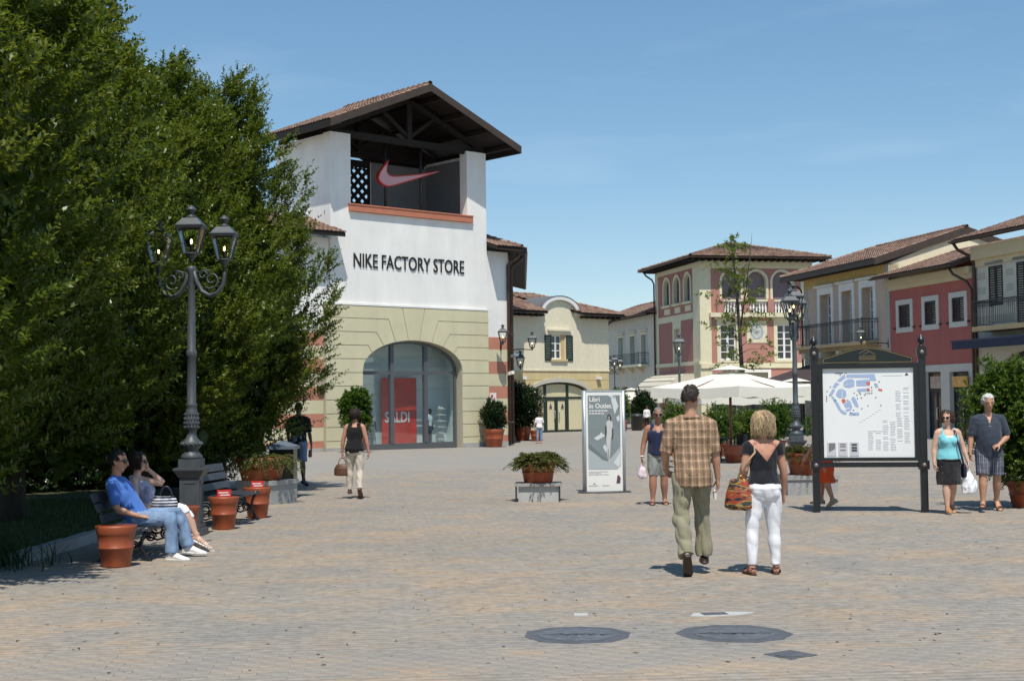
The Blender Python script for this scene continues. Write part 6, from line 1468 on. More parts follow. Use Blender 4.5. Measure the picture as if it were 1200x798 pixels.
V_ = Vector
MALE = [(-.045, .066, .060, 0), (0, .092, .070, -.006), (.05, .087, .066, 0), (.11, .080, .061, .003), (.17, .088, .066, .005), (.215, .094, .066, .002), (.255, .090, .054, -.003), (.285, .055, .042, -.006)]
FEMALE = [(-.045, .070, .064, -.004), (0, .102, .076, -.010), (.05, .092, .068, -.002), (.11, .074, .056, .003), (.17, .081, .062, .005), (.215, .085, .062, .002), (.255, .080, .050, -.003), (.285, .050, .038, -.006)]
class Fig:
    def __init__(s, label, loc, yaw, H, pose, female=False, fat=1.0, limb=1.0, skin=None, z0=None, hair=None, voxel=.008, ratio=.35):
        s.H, s.p, s.fem, s.fat, s.limb = H, pose, female, fat, limb; s.skin = skin; s.voxel = voxel; s.ratio = ratio
        U = lambda v: V_(v).normalized()
        s.up = U(pose.get('spine', (0, .03, 1))); s.hw = .048*H if not female else .050*H; s.sw = (.103 if not female else .092)*H*(1+.15*(fat-1))
        s.lat = U(pose.get('lat', (1, 0, 0))); s.slat = U(pose.get('slat', pose.get('lat', (1, 0, 0))))
        P = V_((0, 0, 0)); s.pel = P; s.J = {}
        lowest = 1e9
        for k, q in (('R', 1), ('L', -1)):
            th, sh, ft = [U(v) for v in pose['leg'+k]]
            hip = P+s.lat*(q*s.hw)-V_((0, 0, .012*H)); kn = hip+th*.245*H; an = kn+sh*.237*H; toe = an+ft*.115*H; heel = an-ft*.035*H
            drop = V_((0, 0, -.038*H))
            if 'ftn'+k in pose: drop = U(pose['ftn'+k])*(.038*H)
            s.J['leg'+k] = (hip, kn, an, ft, drop)
            lowest = min(lowest, (toe+drop).z, (heel+drop).z)
        s.C = P+s.up*.285*H
        for k, q in (('R', 1), ('L', -1)):
            ua, fa, hd = [U(v) for v in pose['arm'+k][:3]]
            sh = s.C+s.slat*(q*s.sw)-s.up*.018*H; el = sh+ua*.168*H; wr = el+fa*.148*H
            pn = U(pose['arm'+k][3]) if len(pose['arm'+k]) > 3 else s.slat*(-q); curl = pose['arm'+k][4] if len(pose['arm'+k]) > 4 else .35
            s.J['arm'+k] = (sh, el, wr, hd, pn, curl, q)
        nk = U(pose.get('neck', (s.up.x, s.up.y*.6+.12, 1))); s.nb = s.C+s.up*.005*H; s.chin = s.nb+nk*.052*H
        hy, hp = pose.get('head', (0, 0)); f = V_((-math.sin(hy)*math.cos(hp), math.cos(hy)*math.cos(hp), math.sin(hp))); u = V_((math.sin(hy)*math.sin(hp), -math.cos(hy)*math.sin(hp), math.cos(hp)))
        tl = pose.get('tilt', 0)
        r = f.cross(u)
        if tl: u = (u+r*tl).normalized(); r = f.cross(u)
        s.hf, s.hu, s.hr = f, u, r; s.hb = s.chin+u*.005*H+f*.006*H
        zoff = -lowest if z0 is None else z0
        s.root = thing('person', label, 'person', (loc[0], loc[1], loc[2] if len(loc) > 2 else gz(loc[1])), yaw)
        s.off = V_((0, 0, zoff))
        s.body()
    def o(s, v): return V_(v)+s.off
    def hp(s, x, y, z):          # head frame: x right, y front, z up from chin, in units of H
        return s.o(s.hb+s.hr*(x*s.H)+s.hf*(y*s.H)+s.hu*(z*s.H))
    def torso_pts(s, rings, k=1.0):
        H = s.H; return [s.o(s.pel+s.up*(t*H)+V_((0, yo*H, 0))) for t, rx, ry, yo in rings]
    def tors(s, mb, rings, add=0.0, n=18):
        mb.tube(s.torso_pts(rings), [r[1]*s.H*s.fat**.6+add for r in rings], n, ry=[r[2]*s.H*s.fat+add for r in rings], side=s.lat)
    def legtube(s, mb, k, t0, t1, add=0.0, scale=1.0, flare=None, n=14):
        hip, kn, an, ft, dr = s.J['leg'+k]; H = s.H; L_ = s.limb*scale
        prof = [(0, .053), (.12, .052), (.3, .045), (.46, .034), (.5, .033), (.56, .033), (.66, .036), (.78, .029), (.92, .021), (1.0, .021)]
        pts, rs = [], []
        for i in range(15):
            t = t0+(t1-t0)*i/14
            c = hip.lerp(kn, t*2) if t <= .5 else kn.lerp(an, t*2-1)
            for (a, ra), (b, rb) in zip(prof, prof[1:]):
                if a <= t <= b+1e-9: r = ra+(rb-ra)*(t-a)/(b-a)
            r = r*H*L_+add
            if flare: r = max(r, flare(t)*H)
            pts.append(s.o(c)); rs.append(r)
        mb.tube(pts, rs, n, side=s.lat)
    def armtube(s, mb, k, t0, t1, add=0.0, scale=1.0, n=12, flare=None):
        sh, el, wr, hd, pn, cu, q = s.J['arm'+k]; H = s.H; L_ = s.limb*scale
        prof = [(0, .033), (.15, .031), (.35, .027), (.5, .023), (.62, .0245), (.8, .019), (1, .0155)]
        pts, rs = [], []
        if t0 == 0:
            r0_ = .033*H*L_+add; ax = (sh-el).normalized()
            for kk, rr_ in ((.62, .35), (.45, .68), (.22, .9)): pts.append(s.o(sh+ax*r0_*kk)); rs.append(r0_*rr_)
        for i in range(12):
            t = t0+(t1-t0)*i/11
            c = sh.lerp(el, t*2) if t <= .5 else el.lerp(wr, t*2-1)
            for (a, ra), (b, rb) in zip(prof, prof[1:]):
                if a <= t <= b+1e-9: r = ra+(rb-ra)*(t-a)/(b-a)
            r = r*H*L_+add
            if flare: r = max(r, flare(t)*H)
            pts.append(s.o(c)); rs.append(r)
        mb.tube(pts, rs, n)
    def hand(s, mb, k):
        sh, el, wr, d, pn, curl, q = s.J['arm'+k]; H = s.H; w = s.o(wr)
        pn = (pn-d*pn.dot(d)).normalized(); sd = d.cross(pn).normalized()
        # thumb side: forward for a hanging arm
        fwd = V_((0, 1, 0)) if abs(d.y) < .8 else V_((0, 0, 1))
        if sd.dot(fwd) < 0: sd = -sd
        mb.tube([w-d*.012*H, w+d*.012*H, w+d*.036*H, w+d*.056*H], [.0145*H, .018*H, .0235*H, .0225*H], 10, ry=[.012*H, .0115*H, .0105*H, .0085*H], side=sd)
        for i, ln in enumerate((.044, .050, .047, .037)):
            b = w+d*.052*H+sd*((1.5-i)*.0118*H); p = [b]; a = 0
            for j, fr in enumerate((.46, .31, .25)):
                a += curl*(.75, 1.0, .8)[j]*(1+.12*i); b = b+(d*math.cos(a)+pn*math.sin(a))*(ln*fr*H); p.append(b)
            mb.tube(p, [.0050*H, .0049*H, .0046*H, .0036*H], 7)
        b = w+d*.014*H+sd*.016*H; dd = (d*.62+sd*.75+pn*.35).normalized(); d2 = (d*.85+sd*.3+pn*.5).normalized()
        mb.tube([b, b+dd*.024*H, b+dd*.024*H+d2*.022*H, b+dd*.024*H+d2*.04*H], [.0085*H, .0068*H, .0056*H, .0044*H], 7)
    def foot(s, mb, k, add=0.0, toe=True, n=12):
        hip, kn, an, ft, dr = s.J['leg'+k]; H = s.H; a = s.o(an); side = ft.cross(-dr.normalized()).normalized(); up = -dr.normalized()
        P = [a-ft*.036*H+up*(-.024*H), a-ft*.015*H+up*(-.016*H), a+ft*.02*H+up*(-.012*H), a+ft*.06*H+up*(-.022*H), a+ft*.095*H+up*(-.028*H), a+ft*.118*H+up*(-.03*H)]
        mb.tube(P, [.016*H+add, .021*H+add, .023*H+add, .027*H+add, .026*H+add, .015*H+add], n, ry=[.014*H+add, .022*H+add, .025*H+add, .016*H+add, .0105*H+add, .007*H+add], side=side)
        mb.tube([a+up*.03*H, a, a-ft*.004*H+up*(-.018*H)], [.020*H+add, .021*H+add, .021*H+add], n)
    def body(s):
        H = s.H; mb = MB(); rg = FEMALE if s.fem else MALE
        s.tors(mb, [(t, a*.96, b*.96, y) for t, a, b, y in rg])
        for k, q in (('R', 1), ('L', -1)):
            s.legtube(mb, k, 0, 1); s.armtube(mb, k, 0, 1); s.hand(mb, k); s.foot(mb, k)
            sh = s.J['arm'+k][0]
            mb.tube([s.o(s.C+s.up*.012*H), s.o(s.C.lerp(sh, .55)+s.up*.014*H), s.o(sh)], [.026*H, .027*H, .033*H*s.limb], 10)
        mb.tube([s.o(s.C-s.up*.02*H), s.o(s.nb), s.o(s.chin), s.o(s.hb+s.hu*.05*H-s.hf*.01*H)], [.045*H, .034*H*(1 if not s.fem else .9), .031*H*(1 if not s.fem else .88), .03*H], 12)
        s.head(mb); s.breast(mb, 0)
        remesh('body', mb, s.skin, s.root, s.voxel, 3, s.ratio)
        s.face()
    def breast(s, mb, add):
        if s.fem:
            for q in (-1, 1): ball(mb, s.o(s.pel+s.up*(.185*s.H)+s.slat*(q*.040*s.H)+V_((0, .050*s.H*s.fat, 0))), .036*s.H+add, .032*s.H+add, .036*s.H+add)
    def head(s, mb):
        k = s.H*(.95 if s.fem else 1)
        rings = [(-.004, .014, .016, .024), (.012, .027, .030, .018), (.035, .036, .043, .009), (.062, .0405, .0495, .003), (.085, .042, .053, 0), (.105, .040, .051, -.002), (.122, .031, .041, -.004), (.132, .014, .019, -.005)]
        pts = [s.hp(0, y, z) for z, rx, ry, y in rings]
        mb.tube(pts, [r[1]*k for r in rings], 16, ry=[r[2]*k for r in rings], side=s.hr)
        mb.tube([s.hp(0, .050, .078), s.hp(0, .060, .058), s.hp(0, .064, .050), s.hp(0, .054, .045)], [.006*k, .0085*k, .0105*k, .007*k], 8)
        for q in (-1, 1):
            mb.tube([s.hp(q*.042, -.006, .045), s.hp(q*.047, -.010, .06), s.hp(q*.048, -.012, .072), s.hp(q*.043, -.006, .078)], [.004*k, .008*k, .009*k, .005*k], 7)
            mb.tube([s.hp(q*.008, .052, .081), s.hp(q*.03, .046, .081)], [.0055*k, .005*k], 6)
        mb.tube([s.hp(-.014, .046, .030), s.hp(0, .0525, .031), s.hp(.014, .046, .030)], [.004*k, .0065*k, .004*k], 6)
    def face(s):
        H = s.H; e = MB(); ir = MB()
        for q in (-1, 1):
            for mbx, r, d in ((e, .0075, .0445), (ir, .0036, .0502)):
                c = s.hp(q*.0185, d, .0675); b = MB(); ball(b, (0, 0, 0), r*H, r*H*.7, r*H*.62, 8, 6)
                mbx.add([c+s.hr*v[0]+s.hf*v[1]+s.hu*v[2] for v in b.v], b.f, smooth=True)
        e.build('eyes', mat('eye white', (.6, .57, .53), .3), s.root); ir.build('irises', mat('iris', (.03, .02, .015), .2), s.root)
        m = MB(); m.tube([s.hp(-.0165, .0465, .0305), s.hp(-.007, .0545, .032), s.hp(.007, .0545, .032), s.hp(.0165, .0465, .0305)], [.001*H, .0042*H, .0042*H, .001*H], 6); m.build('mouth', mat('lips', (.32, .12, .10), .5), s.root)
        b = MB()
        for q in (-1, 1): b.tube([s.hp(q*.008, .054, .0815), s.hp(q*.02, .0535, .0845), s.hp(q*.033, .043, .081)], [.0024*H, .003*H, .0014*H], 5)
        b.build('eyebrows', mat('brow hair', (.06, .045, .035), .8), s.root)
    def sunglasses(s, col=(.01, .01, .012)):
        m = MB(); H = s.H
        for q in (-1, 1):
            P = [(.004, .060, .076), (.018, .0605, .079), (.034, .053, .077), (.0365, .050, .066), (.027, .0565, .0565), (.014, .0605, .0565), (.0055, .061, .063)]
            f = [s.hp(q*a, b, c) for a, b, c in P]; bk = [s.hp(q*a, b-.006, c) for a, b, c in P]; n = len(P)
            m.add(f+bk, [tuple(range(n)), tuple(reversed(range(n, 2*n)))]+[(i, (i+1) % n, n+(i+1) % n, n+i) for i in range(n)])
            m.tube([s.hp(q*.036, .050, .074), s.hp(q*.0455, .02, .074), s.hp(q*.047, -.01, .073)], .0022*H, 5)
        m.tube([s.hp(-.006, .061, .073), s.hp(.006, .061, .073)], .002*H, 5)
        m.build('sunglasses', mat('dark lenses', col, .12, spec=.8), s.root)
    def hair(s, col, kind='short', seed=1, tonevar=.35, full=1.0):
        m = mat('hair %.2f %.2f %.2f' % col, col, .55, var=tonevar, vscale=38, bump=.5, bscale=120, stretch=(1, 1, .35), spec=.35)
        mb = MB(); H = s.H; rnd = random.Random(seed); fine = MB()
        k = .95 if s.fem else 1.0
        def strands(path, nn, jit):
            for _ in range(nn):
                o_ = V_((rnd.gauss(0, jit), rnd.gauss(0, jit), rnd.gauss(0, jit*.6))); e_ = V_((rnd.gauss(0, jit*1.2), rnd.gauss(0, jit*1.2), rnd.gauss(0, jit)))
                fine.tube([V_(q)+o_+e_*(i/(len(path)-1)) for i, q in enumerate(path)], [.0022]*(len(path)-1)+[.0006], 3, cap=False)
        def cap(off=0.006, zlow=.045, front=.03):
            # shell over the skull, open at the face: rows of points on an inflated skull
            for i in range(230):
                a = rnd.uniform(-math.pi, math.pi); t = rnd.uniform(0, 1)
                z = zlow+(.136-zlow)*t
                f = math.cos(a)      # 1 = front
                if f > .35 and z < .108: continue
                if f > -.15 and z < .075: continue
                q = max(0, 1-((z-.075)/.064)**2)**.5
                x, y = .0435*k*full*math.sin(a)*q, .0545*k*full*math.cos(a)*q-.003-.004*(full-1)*10; z += .05*(full-1)
                L_ = .016 if kind == 'short' else .028
                p0 = s.hp(x*1.0, y*1.0, z+.004); p1 = s.hp(x*1.07, y*1.07-.006, z+.004-L_*(.3+.6*(1-t)))
                mb.tube([p0, p0.lerp(p1, .5)+V_((0, 0, .003)), p1], [.010*H*.9, .0085*H, .004*H], 6)
                nrm_ = (p0-s.hp(0, -.003, .07)).normalized()*(.016 if kind != 'short' else .009); strands([p0+nrm_*.6, p0.lerp(p1, .6)+nrm_*1.05, p1+nrm_*.95], 3 if kind == 'short' else 1, .003 if kind == 'short' else .006)
        cap()
        ball_ = MB(); ball(ball_, (0, 0, 0), .0445*H*k*full, .053*H*k*full, .052*H*k*full)
        c = s.hp(0, -.008-.05*(full-1), .086+.02*(full-1)); mb.add([c+s.hr*v[0]+s.hf*v[1]+s.hu*v[2] for v in ball_.v], ball_.f)
        if kind in ('bob', 'curly', 'wavy'):
            low = {'bob': .018, 'curly': .022, 'wavy': -.012}[kind]; vol = {'bob': 1.0, 'curly': 1.12, 'wavy': 1.2}[kind]
            for i in range(150 if kind != 'wavy' else 210):
                a = rnd.uniform(math.pi*.36, math.pi*1.64); z0_ = rnd.uniform(.07, .13)
                q = max(.15, 1-((z0_-.075)/.066)**2)**.5
                x, y = .046*vol*math.sin(a), .056*vol*math.cos(a)-.004
                p = [s.hp(x*q*.95, y*q*.95, z0_+.006)]
                zz = low+rnd.uniform(-.008, .02); n = 5
                for j in range(1, n+1):
                    t = j/n; b = 1+.10*math.sin(t*math.pi)+(.05*math.sin(t*9+i) if kind != 'bob' else 0); z = z0_+(zz-z0_)*t
                    tuck = 1-.22*max(0, t-.6)/.4 if kind == 'bob' else 1+.06*math.sin(i*1.7)*t
                    p.append(s.hp(x*b*tuck+(.006*math.sin(i+t*7) if kind != 'bob' else 0), y*b*tuck, z))
                mb.tube(p, [.008*H, .010*H, .0105*H, .0095*H, .008*H, .003*H], 6)
                cc_ = s.hp(0, -.003, .06); strands([q+(q-cc_).normalized()*.014 for q in p], 5, .007)
        if s.voxel < .012: fine.build('hair_strands', m, s.root)['kind'] = 'stuff'
        remesh('hair', mb, m, s.root, .0075 if kind == 'short' else .007, 1, .6, wr=.004 if kind != 'short' else .002, wf=45)
    # ---- clothes
    def top(s, m, rings=None, t0=-.02, t1=.285, add=.014, sleeve=.42, sleeve_add=.014, straps=False, name='shirt', wr=.006, cut=None, voxel=.009, sflare=None, ratio=.45, wf=9, bis=()):
        mb = MB(); H = s.H; rg = rings or [r for r in (FEMALE if s.fem else MALE) if t0 <= r[0] <= t1+.001]
        if not rings:
            base = FEMALE if s.fem else MALE
            def at(t):
                for a, b in zip(base, base[1:]):
                    if a[0] <= t <= b[0]: f = (t-a[0])/(b[0]-a[0]); return tuple([t]+[a[i]+(b[i]-a[i])*f for i in (1, 2, 3)])
            if rg[0][0] > t0+.003: rg = [at(t0)]+rg
            if rg[-1][0] < t1-.003: rg = rg+[at(t1)]
        s.tors(mb, rg, add); s.breast(mb, add*.9)
        for k, q in (('R', 1), ('L', -1)):
            sh = s.J['arm'+k][0]
            if sleeve:
                s.armtube(mb, k, 0, sleeve, sleeve_add, flare=sflare)
                mb.tube([s.o(s.C+s.up*.008*H), s.o(s.C.lerp(sh, .55)+s.up*.012*H), s.o(sh)], [.028*H+add*.6, .030*H+add*.6, .034*H*s.limb+add*.8], 12)
            elif straps:
                w_ = straps
                mb.tube([s.o(s.C.lerp(sh, .62)-s.up*.07*H+V_((0, .048*H*s.fat, 0))), s.o(s.C.lerp(sh, .55)+s.up*.036*H+V_((0, .012*H, 0))), s.o(s.C.lerp(sh, .55)+s.up*.034*H-V_((0, .02*H, 0))), s.o(s.C.lerp(sh, .6)-s.up*.05*H-V_((0, .05*H*s.fat, 0)))], [w_*H, w_*H, w_*H, w_*H], 8, ry=[.012*H]*4, side=s.slat)
        remesh(name, mb, m, s.root, voxel, 3, ratio, wr, wf, cut, None, bis)
    def trousers(s, m, t1=.96, add=.016, flare=None, name='trousers', waist=.07, wr=.008, scale=1.0, voxel=.009, ratio=.45):
        mb = MB(); H = s.H; rg = [(t, rx, ry, yo) for t, rx, ry, yo in (FEMALE if s.fem else MALE) if t <= .055]
        rg = [(-.06, .075, .058, 0)]+rg
        if waist > .055: rg.append((waist, rg[-1][1]*.98, rg[-1][2]*.98, rg[-1][3]))
        s.tors(mb, rg, add*.7)
        for k in 'RL': s.legtube(mb, k, 0, t1, add, scale, flare)
        for q in (-1, 1): ball(mb, s.o(s.pel+s.lat*(q*.044*H)+V_((0, -.032*H*s.fat, -.02*H))), .05*H, .05*H, .056*H)
        remesh(name, mb, m, s.root, voxel, 3, ratio, wr, 7.5)
    def skirt(s, m, rings, name='skirt', wr=.008):
        mb = MB(); pts = [s.o(V_((x*s.H, y*s.H, t*s.H))) for t, rx, ry, x, y in rings]
        mb.tube(pts, [r[1]*s.H for r in rings], 24, ry=[r[2]*s.H for r in rings], side=s.lat); remesh(name, mb, m, s.root, .010, 2, .5, wr, 8)
    def shoes(s, m, kind='shoe', sole=None, heel=0.0):
        H = s.H
        for k in 'RL':
            hip, kn, an, ft, dr = s.J['leg'+k]; a = s.o(an); up = -dr.normalized(); side = ft.cross(up).normalized(); mb = MB()
            sol = [a-ft*.040*H+up*(-.036*H), a-ft*.01*H+up*(-.036*H), a+ft*.04*H+up*(-.036*H), a+ft*.09*H+up*(-.036*H), a+ft*.125*H+up*(-.034*H)]
            rs = [.016*H, .021*H, .024*H, .028*H, .012*H]
            if kind == 'shoe':
                s.foot(mb, k, .005); mb.tube(sol, [r*1.1+.002 for r in rs], 12, ry=[.007*H]*5, side=side); remesh('shoe', mb, m, s.root, .007, 2, .5)
            else:
                sb_ = MB(); sb_.tube([p-up*.002*H for p in sol], [r*1.05 for r in rs], 12, ry=[.005*H+heel*.2]*5, side=side)
                if heel: sb_.tube([a-ft*.03*H-up*.036*H, a-ft*.03*H-up*(.036*H+heel)], [.014*H, .01*H], 8)
                o_ = sb_.build('sandal', m, s.root)
                for f0 in (.02, .078, .095): MB().tube([a+ft*f0*H+up*(-.034*H)-side*.028*H, a+ft*f0*H+up*((-.002 if f0 < .05 else -.012)*H)-side*.014*H, a+ft*f0*H+up*((.008 if f0 < .05 else -.009)*H), a+ft*f0*H+up*((-.002 if f0 < .05 else -.012)*H)+side*.014*H, a+ft*f0*H+up*(-.034*H)+side*.028*H], [.007*H]*5, 6, ry=[.003*H]*5).build('strap', m, o_)
                st_ = MB()
                st_.tube([a-ft*.03*H+up*(-.0)*H+side*.02*H, a-ft*.042*H+up*.0*H, a-ft*.03*H-side*.02*H], .005*H, 6); st_.build('strap', m, o_)
def skin_mat(name, col): return mat(name, col, .5, var=.12, vscale=14, bump=.08, bscale=90, subs=.0, spec=.35)
sk_tan = skin_mat('tanned skin', (.47, .25, .16)); sk_light = skin_mat('light skin', (.60, .37, .27)); sk_brown = skin_mat('brown skin', (.36, .18, .115)); sk_rosy = skin_mat('rosy tanned skin', (.50, .25, .17))
def cloth(name, col=(.5, .5, .5), var=.12, rough=.85, vs=6): return mat(name, col, rough, var=var, vscale=vs, bump=.25, bscale=220, sheen=.15, spec=.2)

def stripes_mat(name, base, bands, rough=.85, zbands=(), comb='MULTIPLY'):
    """woven stripes: bands = (period, start, width, colour) across x; zbands the same down z"""
    m = bpy.data.materials.new(name); m.use_nodes = True; n = m.node_tree; b = n.nodes['Principled BSDF']; b.inputs['Roughness'].default_value = rough; b.inputs['Specular IOR Level'].default_value = .2
    t = n.nodes.new('ShaderNodeTexCoord'); sx = n.nodes.new('ShaderNodeSeparateXYZ'); n.links.new(t.outputs['Object'], sx.inputs[0])
    src = n.nodes.new('ShaderNodeRGB'); src.outputs[0].default_value = (*base, 1); cur = src.outputs[0]
    for axis, L_ in (('X', bands), ('Z', zbands)):
        for per, st, wd, col, op in L_:
            a = n.nodes.new('ShaderNodeMath'); a.operation = 'MULTIPLY_ADD'; a.inputs[1].default_value = 1/per; a.inputs[2].default_value = 100-st/per; n.links.new(sx.outputs[axis], a.inputs[0])
            f = n.nodes.new('ShaderNodeMath'); f.operation = 'FRACT'; n.links.new(a.outputs[0], f.inputs[0])
            l = n.nodes.new('ShaderNodeMath'); l.operation = 'LESS_THAN'; l.inputs[1].default_value = wd/per; n.links.new(f.outputs[0], l.inputs[0])
            k = n.nodes.new('ShaderNodeMath'); k.operation = 'MULTIPLY'; k.inputs[1].default_value = op; n.links.new(l.outputs[0], k.inputs[0])
            mm = n.nodes.new('ShaderNodeMixRGB'); mm.inputs[2].default_value = (*col, 1); n.links.new(k.outputs[0], mm.inputs[0]); n.links.new(cur, mm.inputs[1]); cur = mm.outputs[0]
    n.links.new(cur, b.inputs['Base Color']); return m
DN = (0, .03, -1)
HANG = lambda q: [(q*.12, .02, -1), (q*.05, .14, -1), (0, .1, -1)]

# 1 man in the plaid shirt, walking away
plaid = stripes_mat('plaid cotton', (.34, .19, .115), [(.070, 0, .022, (.125, .11, .075), .80), (.070, .034, .010, (.50, .40, .28), .7), (.070, .052, .006, (.22, .14, .09), .6)], zbands=[(.078, 0, .028, (.16, .13, .085), .45), (.078, .044, .010, (.50, .40, .28), .5)])
f = Fig('man in brown plaid shirt and khaki trousers walking away beside the blonde woman', (1.79, 13.95), R(2), 1.77,
        dict(legR=[(.05, .26, -1), (.05, .04, -1), (.14, 1, -.02)], legL=[(-.10, -.06, -1), (.06, -.52, -1), (.10, .55, -.80)], ftnL=(0, -.8, -.55), spine=(-.02, .03, 1),
             armR=[(.20, -.06, -1), (.11, .16, -1), (.02, .15, -1), (-1, .1, 0), .5], armL=[(-.28, -.02, -1), (.12, .75, -.75), (.3, .8, -.3), (1, 0, -.3), .5], head=(R(-34), R(-4)), neck=(.02, .12, 1)), skin=sk_tan, voxel=.007, ratio=.35, limb=1.05)
f.hair((.03, .022, .018), 'short', 3)
f.top(plaid, rings=[(-.085, .108, .092, -.010), (-.02, .109, .094, -.012), (.06, .102, .080, -.003), (.13, .099, .072, .003), (.19, .106, .074, .003), (.235, .108, .068, 0), (.268, .088, .056, -.005), (.298, .046, .043, -.006)], add=.004, sleeve=.50, sleeve_add=.022, wr=.011, wf=11)
col_ = MB(); col_.tube([f.o(f.nb+V_((math.cos(a)*.048*1.80, math.sin(a)*.042*1.80-.01, .012+.012*-math.sin(a)))) for a in np.linspace(0, 2*math.pi, 17)], .013, 7, cap=False); col_.build('collar', plaid, f.root)
f.trousers(cloth('khaki cotton', (.27, .25, .17)), .985, .014, flare=lambda t: .047 if t > .45 else 0, wr=.024)
f.shoes(mat('dark brown leather', (.035, .02, .016), .4))
w = f.J['armR'][2]+f.J['armR'][3]*.085*1.80; ph = thing('cigarette_packet', 'small white packet held in the right hand of the man in plaid', 'packet', f.root.location, R(2)); MB().obox(f.o(w)+V_((-.03, .0, -.01)), (.012, 0, 0), (0, .028, .004), (0, -.006, .042)).build('carton', white_pt, ph)

# 2 blonde woman walking away
navy = cloth('black navy jersey', (.013, .014, .02))
f = Fig('blonde woman in white trousers and navy top with open back walking away', (2.50, 13.95), R(4), 1.585,
        dict(legR=[(.05, .05, -1), (.03, -.04, -1), (.25, 1, -.05)], legL=[(-.14, -.02, -1), (-.03, -.10, -1), (-.15, 1, -.05)], spine=(.0, .02, 1), lat=(1, .03, 0),
             armR=[(.25, .05, -1), (.08, .35, -1), (0, .3, -1), (-1, 0, 0), .4], armL=[(-.22, -.12, -1), (.10, .85, -.35), (.3, .9, 0), (.6, 0, -.6), .6], head=(R(38), R(-3)), neck=(-.02, .16, 1)), female=True, skin=sk_rosy, limb=1.04, fat=1.08, voxel=.007, ratio=.35)
f.hair((.50, .37, .22), 'wavy', 8, .45)
bk_z = f.o(f.pel+f.up*.172*1.585).z; tz = f.o(f.C).z
f.top(navy, t0=.02, t1=.262, add=.013, sleeve=.17, sleeve_add=.016, wr=.009, voxel=.0065, name='top', bis=[((.008, 0, bk_z), (1, 0, -.80)), ((.008, 0, bk_z), (-1, 0, -.80)), ((0, 0, tz+.022), (0, 0, 1)), ((0, .05, 0), (0, 1, 0))],
      cut=lambda c, bk_z=bk_z, tz=tz: (c.y < .05 and c.z > bk_z and abs(c.x-.008) < (c.z-bk_z)*.80) or c.z > tz+.022 or (c.y >= .05 and c.z > bk_z+.12 and abs(c.x) < (c.z-bk_z-.12)*.9))
f.trousers(cloth('white cotton trousers', (.80, .80, .82), .04), .97, .010, flare=lambda t: .031 if t > .6 else 0, wr=.009, waist=.055)
f.shoes(mat('brown sandal leather', (.10, .045, .03), .5), 'sandal')
bagm = bpy.data.materials.new('patchwork bag'); bagm.use_nodes = True; nn = bagm.node_tree; bb = nn.nodes['Principled BSDF']; bb.inputs['Roughness'].default_value = .45
t_ = nn.nodes.new('ShaderNodeTexCoord'); mpp = nn.nodes.new('ShaderNodeMapping'); mpp.inputs['Scale'].default_value = (1.5, 1.5, 5.2); nz_ = nn.nodes.new('ShaderNodeTexNoise'); nz_.inputs['Scale'].default_value = 2.6; nz_.inputs['Detail'].default_value = 3
rr_ = nn.nodes.new('ShaderNodeValToRGB'); rr_.color_ramp.interpolation = 'CONSTANT'; els = rr_.color_ramp.elements
for i, (p_, c_) in enumerate(((0, (.02, .02, .02)), (.40, (.30, .055, .02)), (.47, (.33, .19, .05)), (.52, (.035, .04, .035)), (.59, (.34, .09, .03)), (.66, (.18, .12, .04)))):
    e_ = els[i] if i < 2 else els.new(p_); e_.position = p_; e_.color = (*c_, 1)
nn.links.new(t_.outputs['Object'], mpp.inputs[0]); nn.links.new(mpp.outputs[0], nz_.inputs['Vector']); nn.links.new(nz_.outputs['Fac'], rr_.inputs[0]); nn.links.new(rr_.outputs[0], bb.inputs['Base Color'])
bg_ = thing('shoulder_bag', 'red, ochre and black patchwork bag hanging at the blonde woman\'s left side', 'bag', (2.50, 13.95, gz(13.95)), R(4))
mb = MB(); mb.tube([(-.29, .03, .64), (-.29, .03, .67), (-.275, .03, .80), (-.265, .03, .93), (-.262, .03, .95)], [.10, .15, .14, .10, .085], 16, ry=[.045, .075, .07, .045, .02], side=(0, 1, 0)); mb2 = MB()
mb2.v = [tuple(Matrix.Rotation(R(52), 3, 'Z') @ (Vector(v)-Vector((-.28, .03, 0)))+Vector((-.265, -.02, 0))) for v in mb.v]; mb2.f = mb.f
remesh('body', mb2, bagm, bg_, .009, 2, .5, .006, 12)
sh = f.o(f.J['armL'][0]); st_ = MB(); st_.tube([(-.235, -.03, .93), (-.205, -.085, 1.1), (sh.x+.045, sh.y-.085, sh.z-.06), (sh.x+.055, sh.y-.01, sh.z+.055), (sh.x+.045, sh.y+.07, sh.z-.03), (-.19, .10, 1.1), (-.25, .05, .94)], [.011]*7, 6, ry=[.004]*7); st_.build('strap', mat('tan strap', (.42, .30, .17), .6), bg_)
MB().tube([(-.235+.028*math.cos(a), -.035, .955+.028*math.sin(a)) for a in np.linspace(0, 6.28, 13)], .006, 6).build('ring', mat('brass', (.5, .36, .12), .3, metal=.8), bg_)

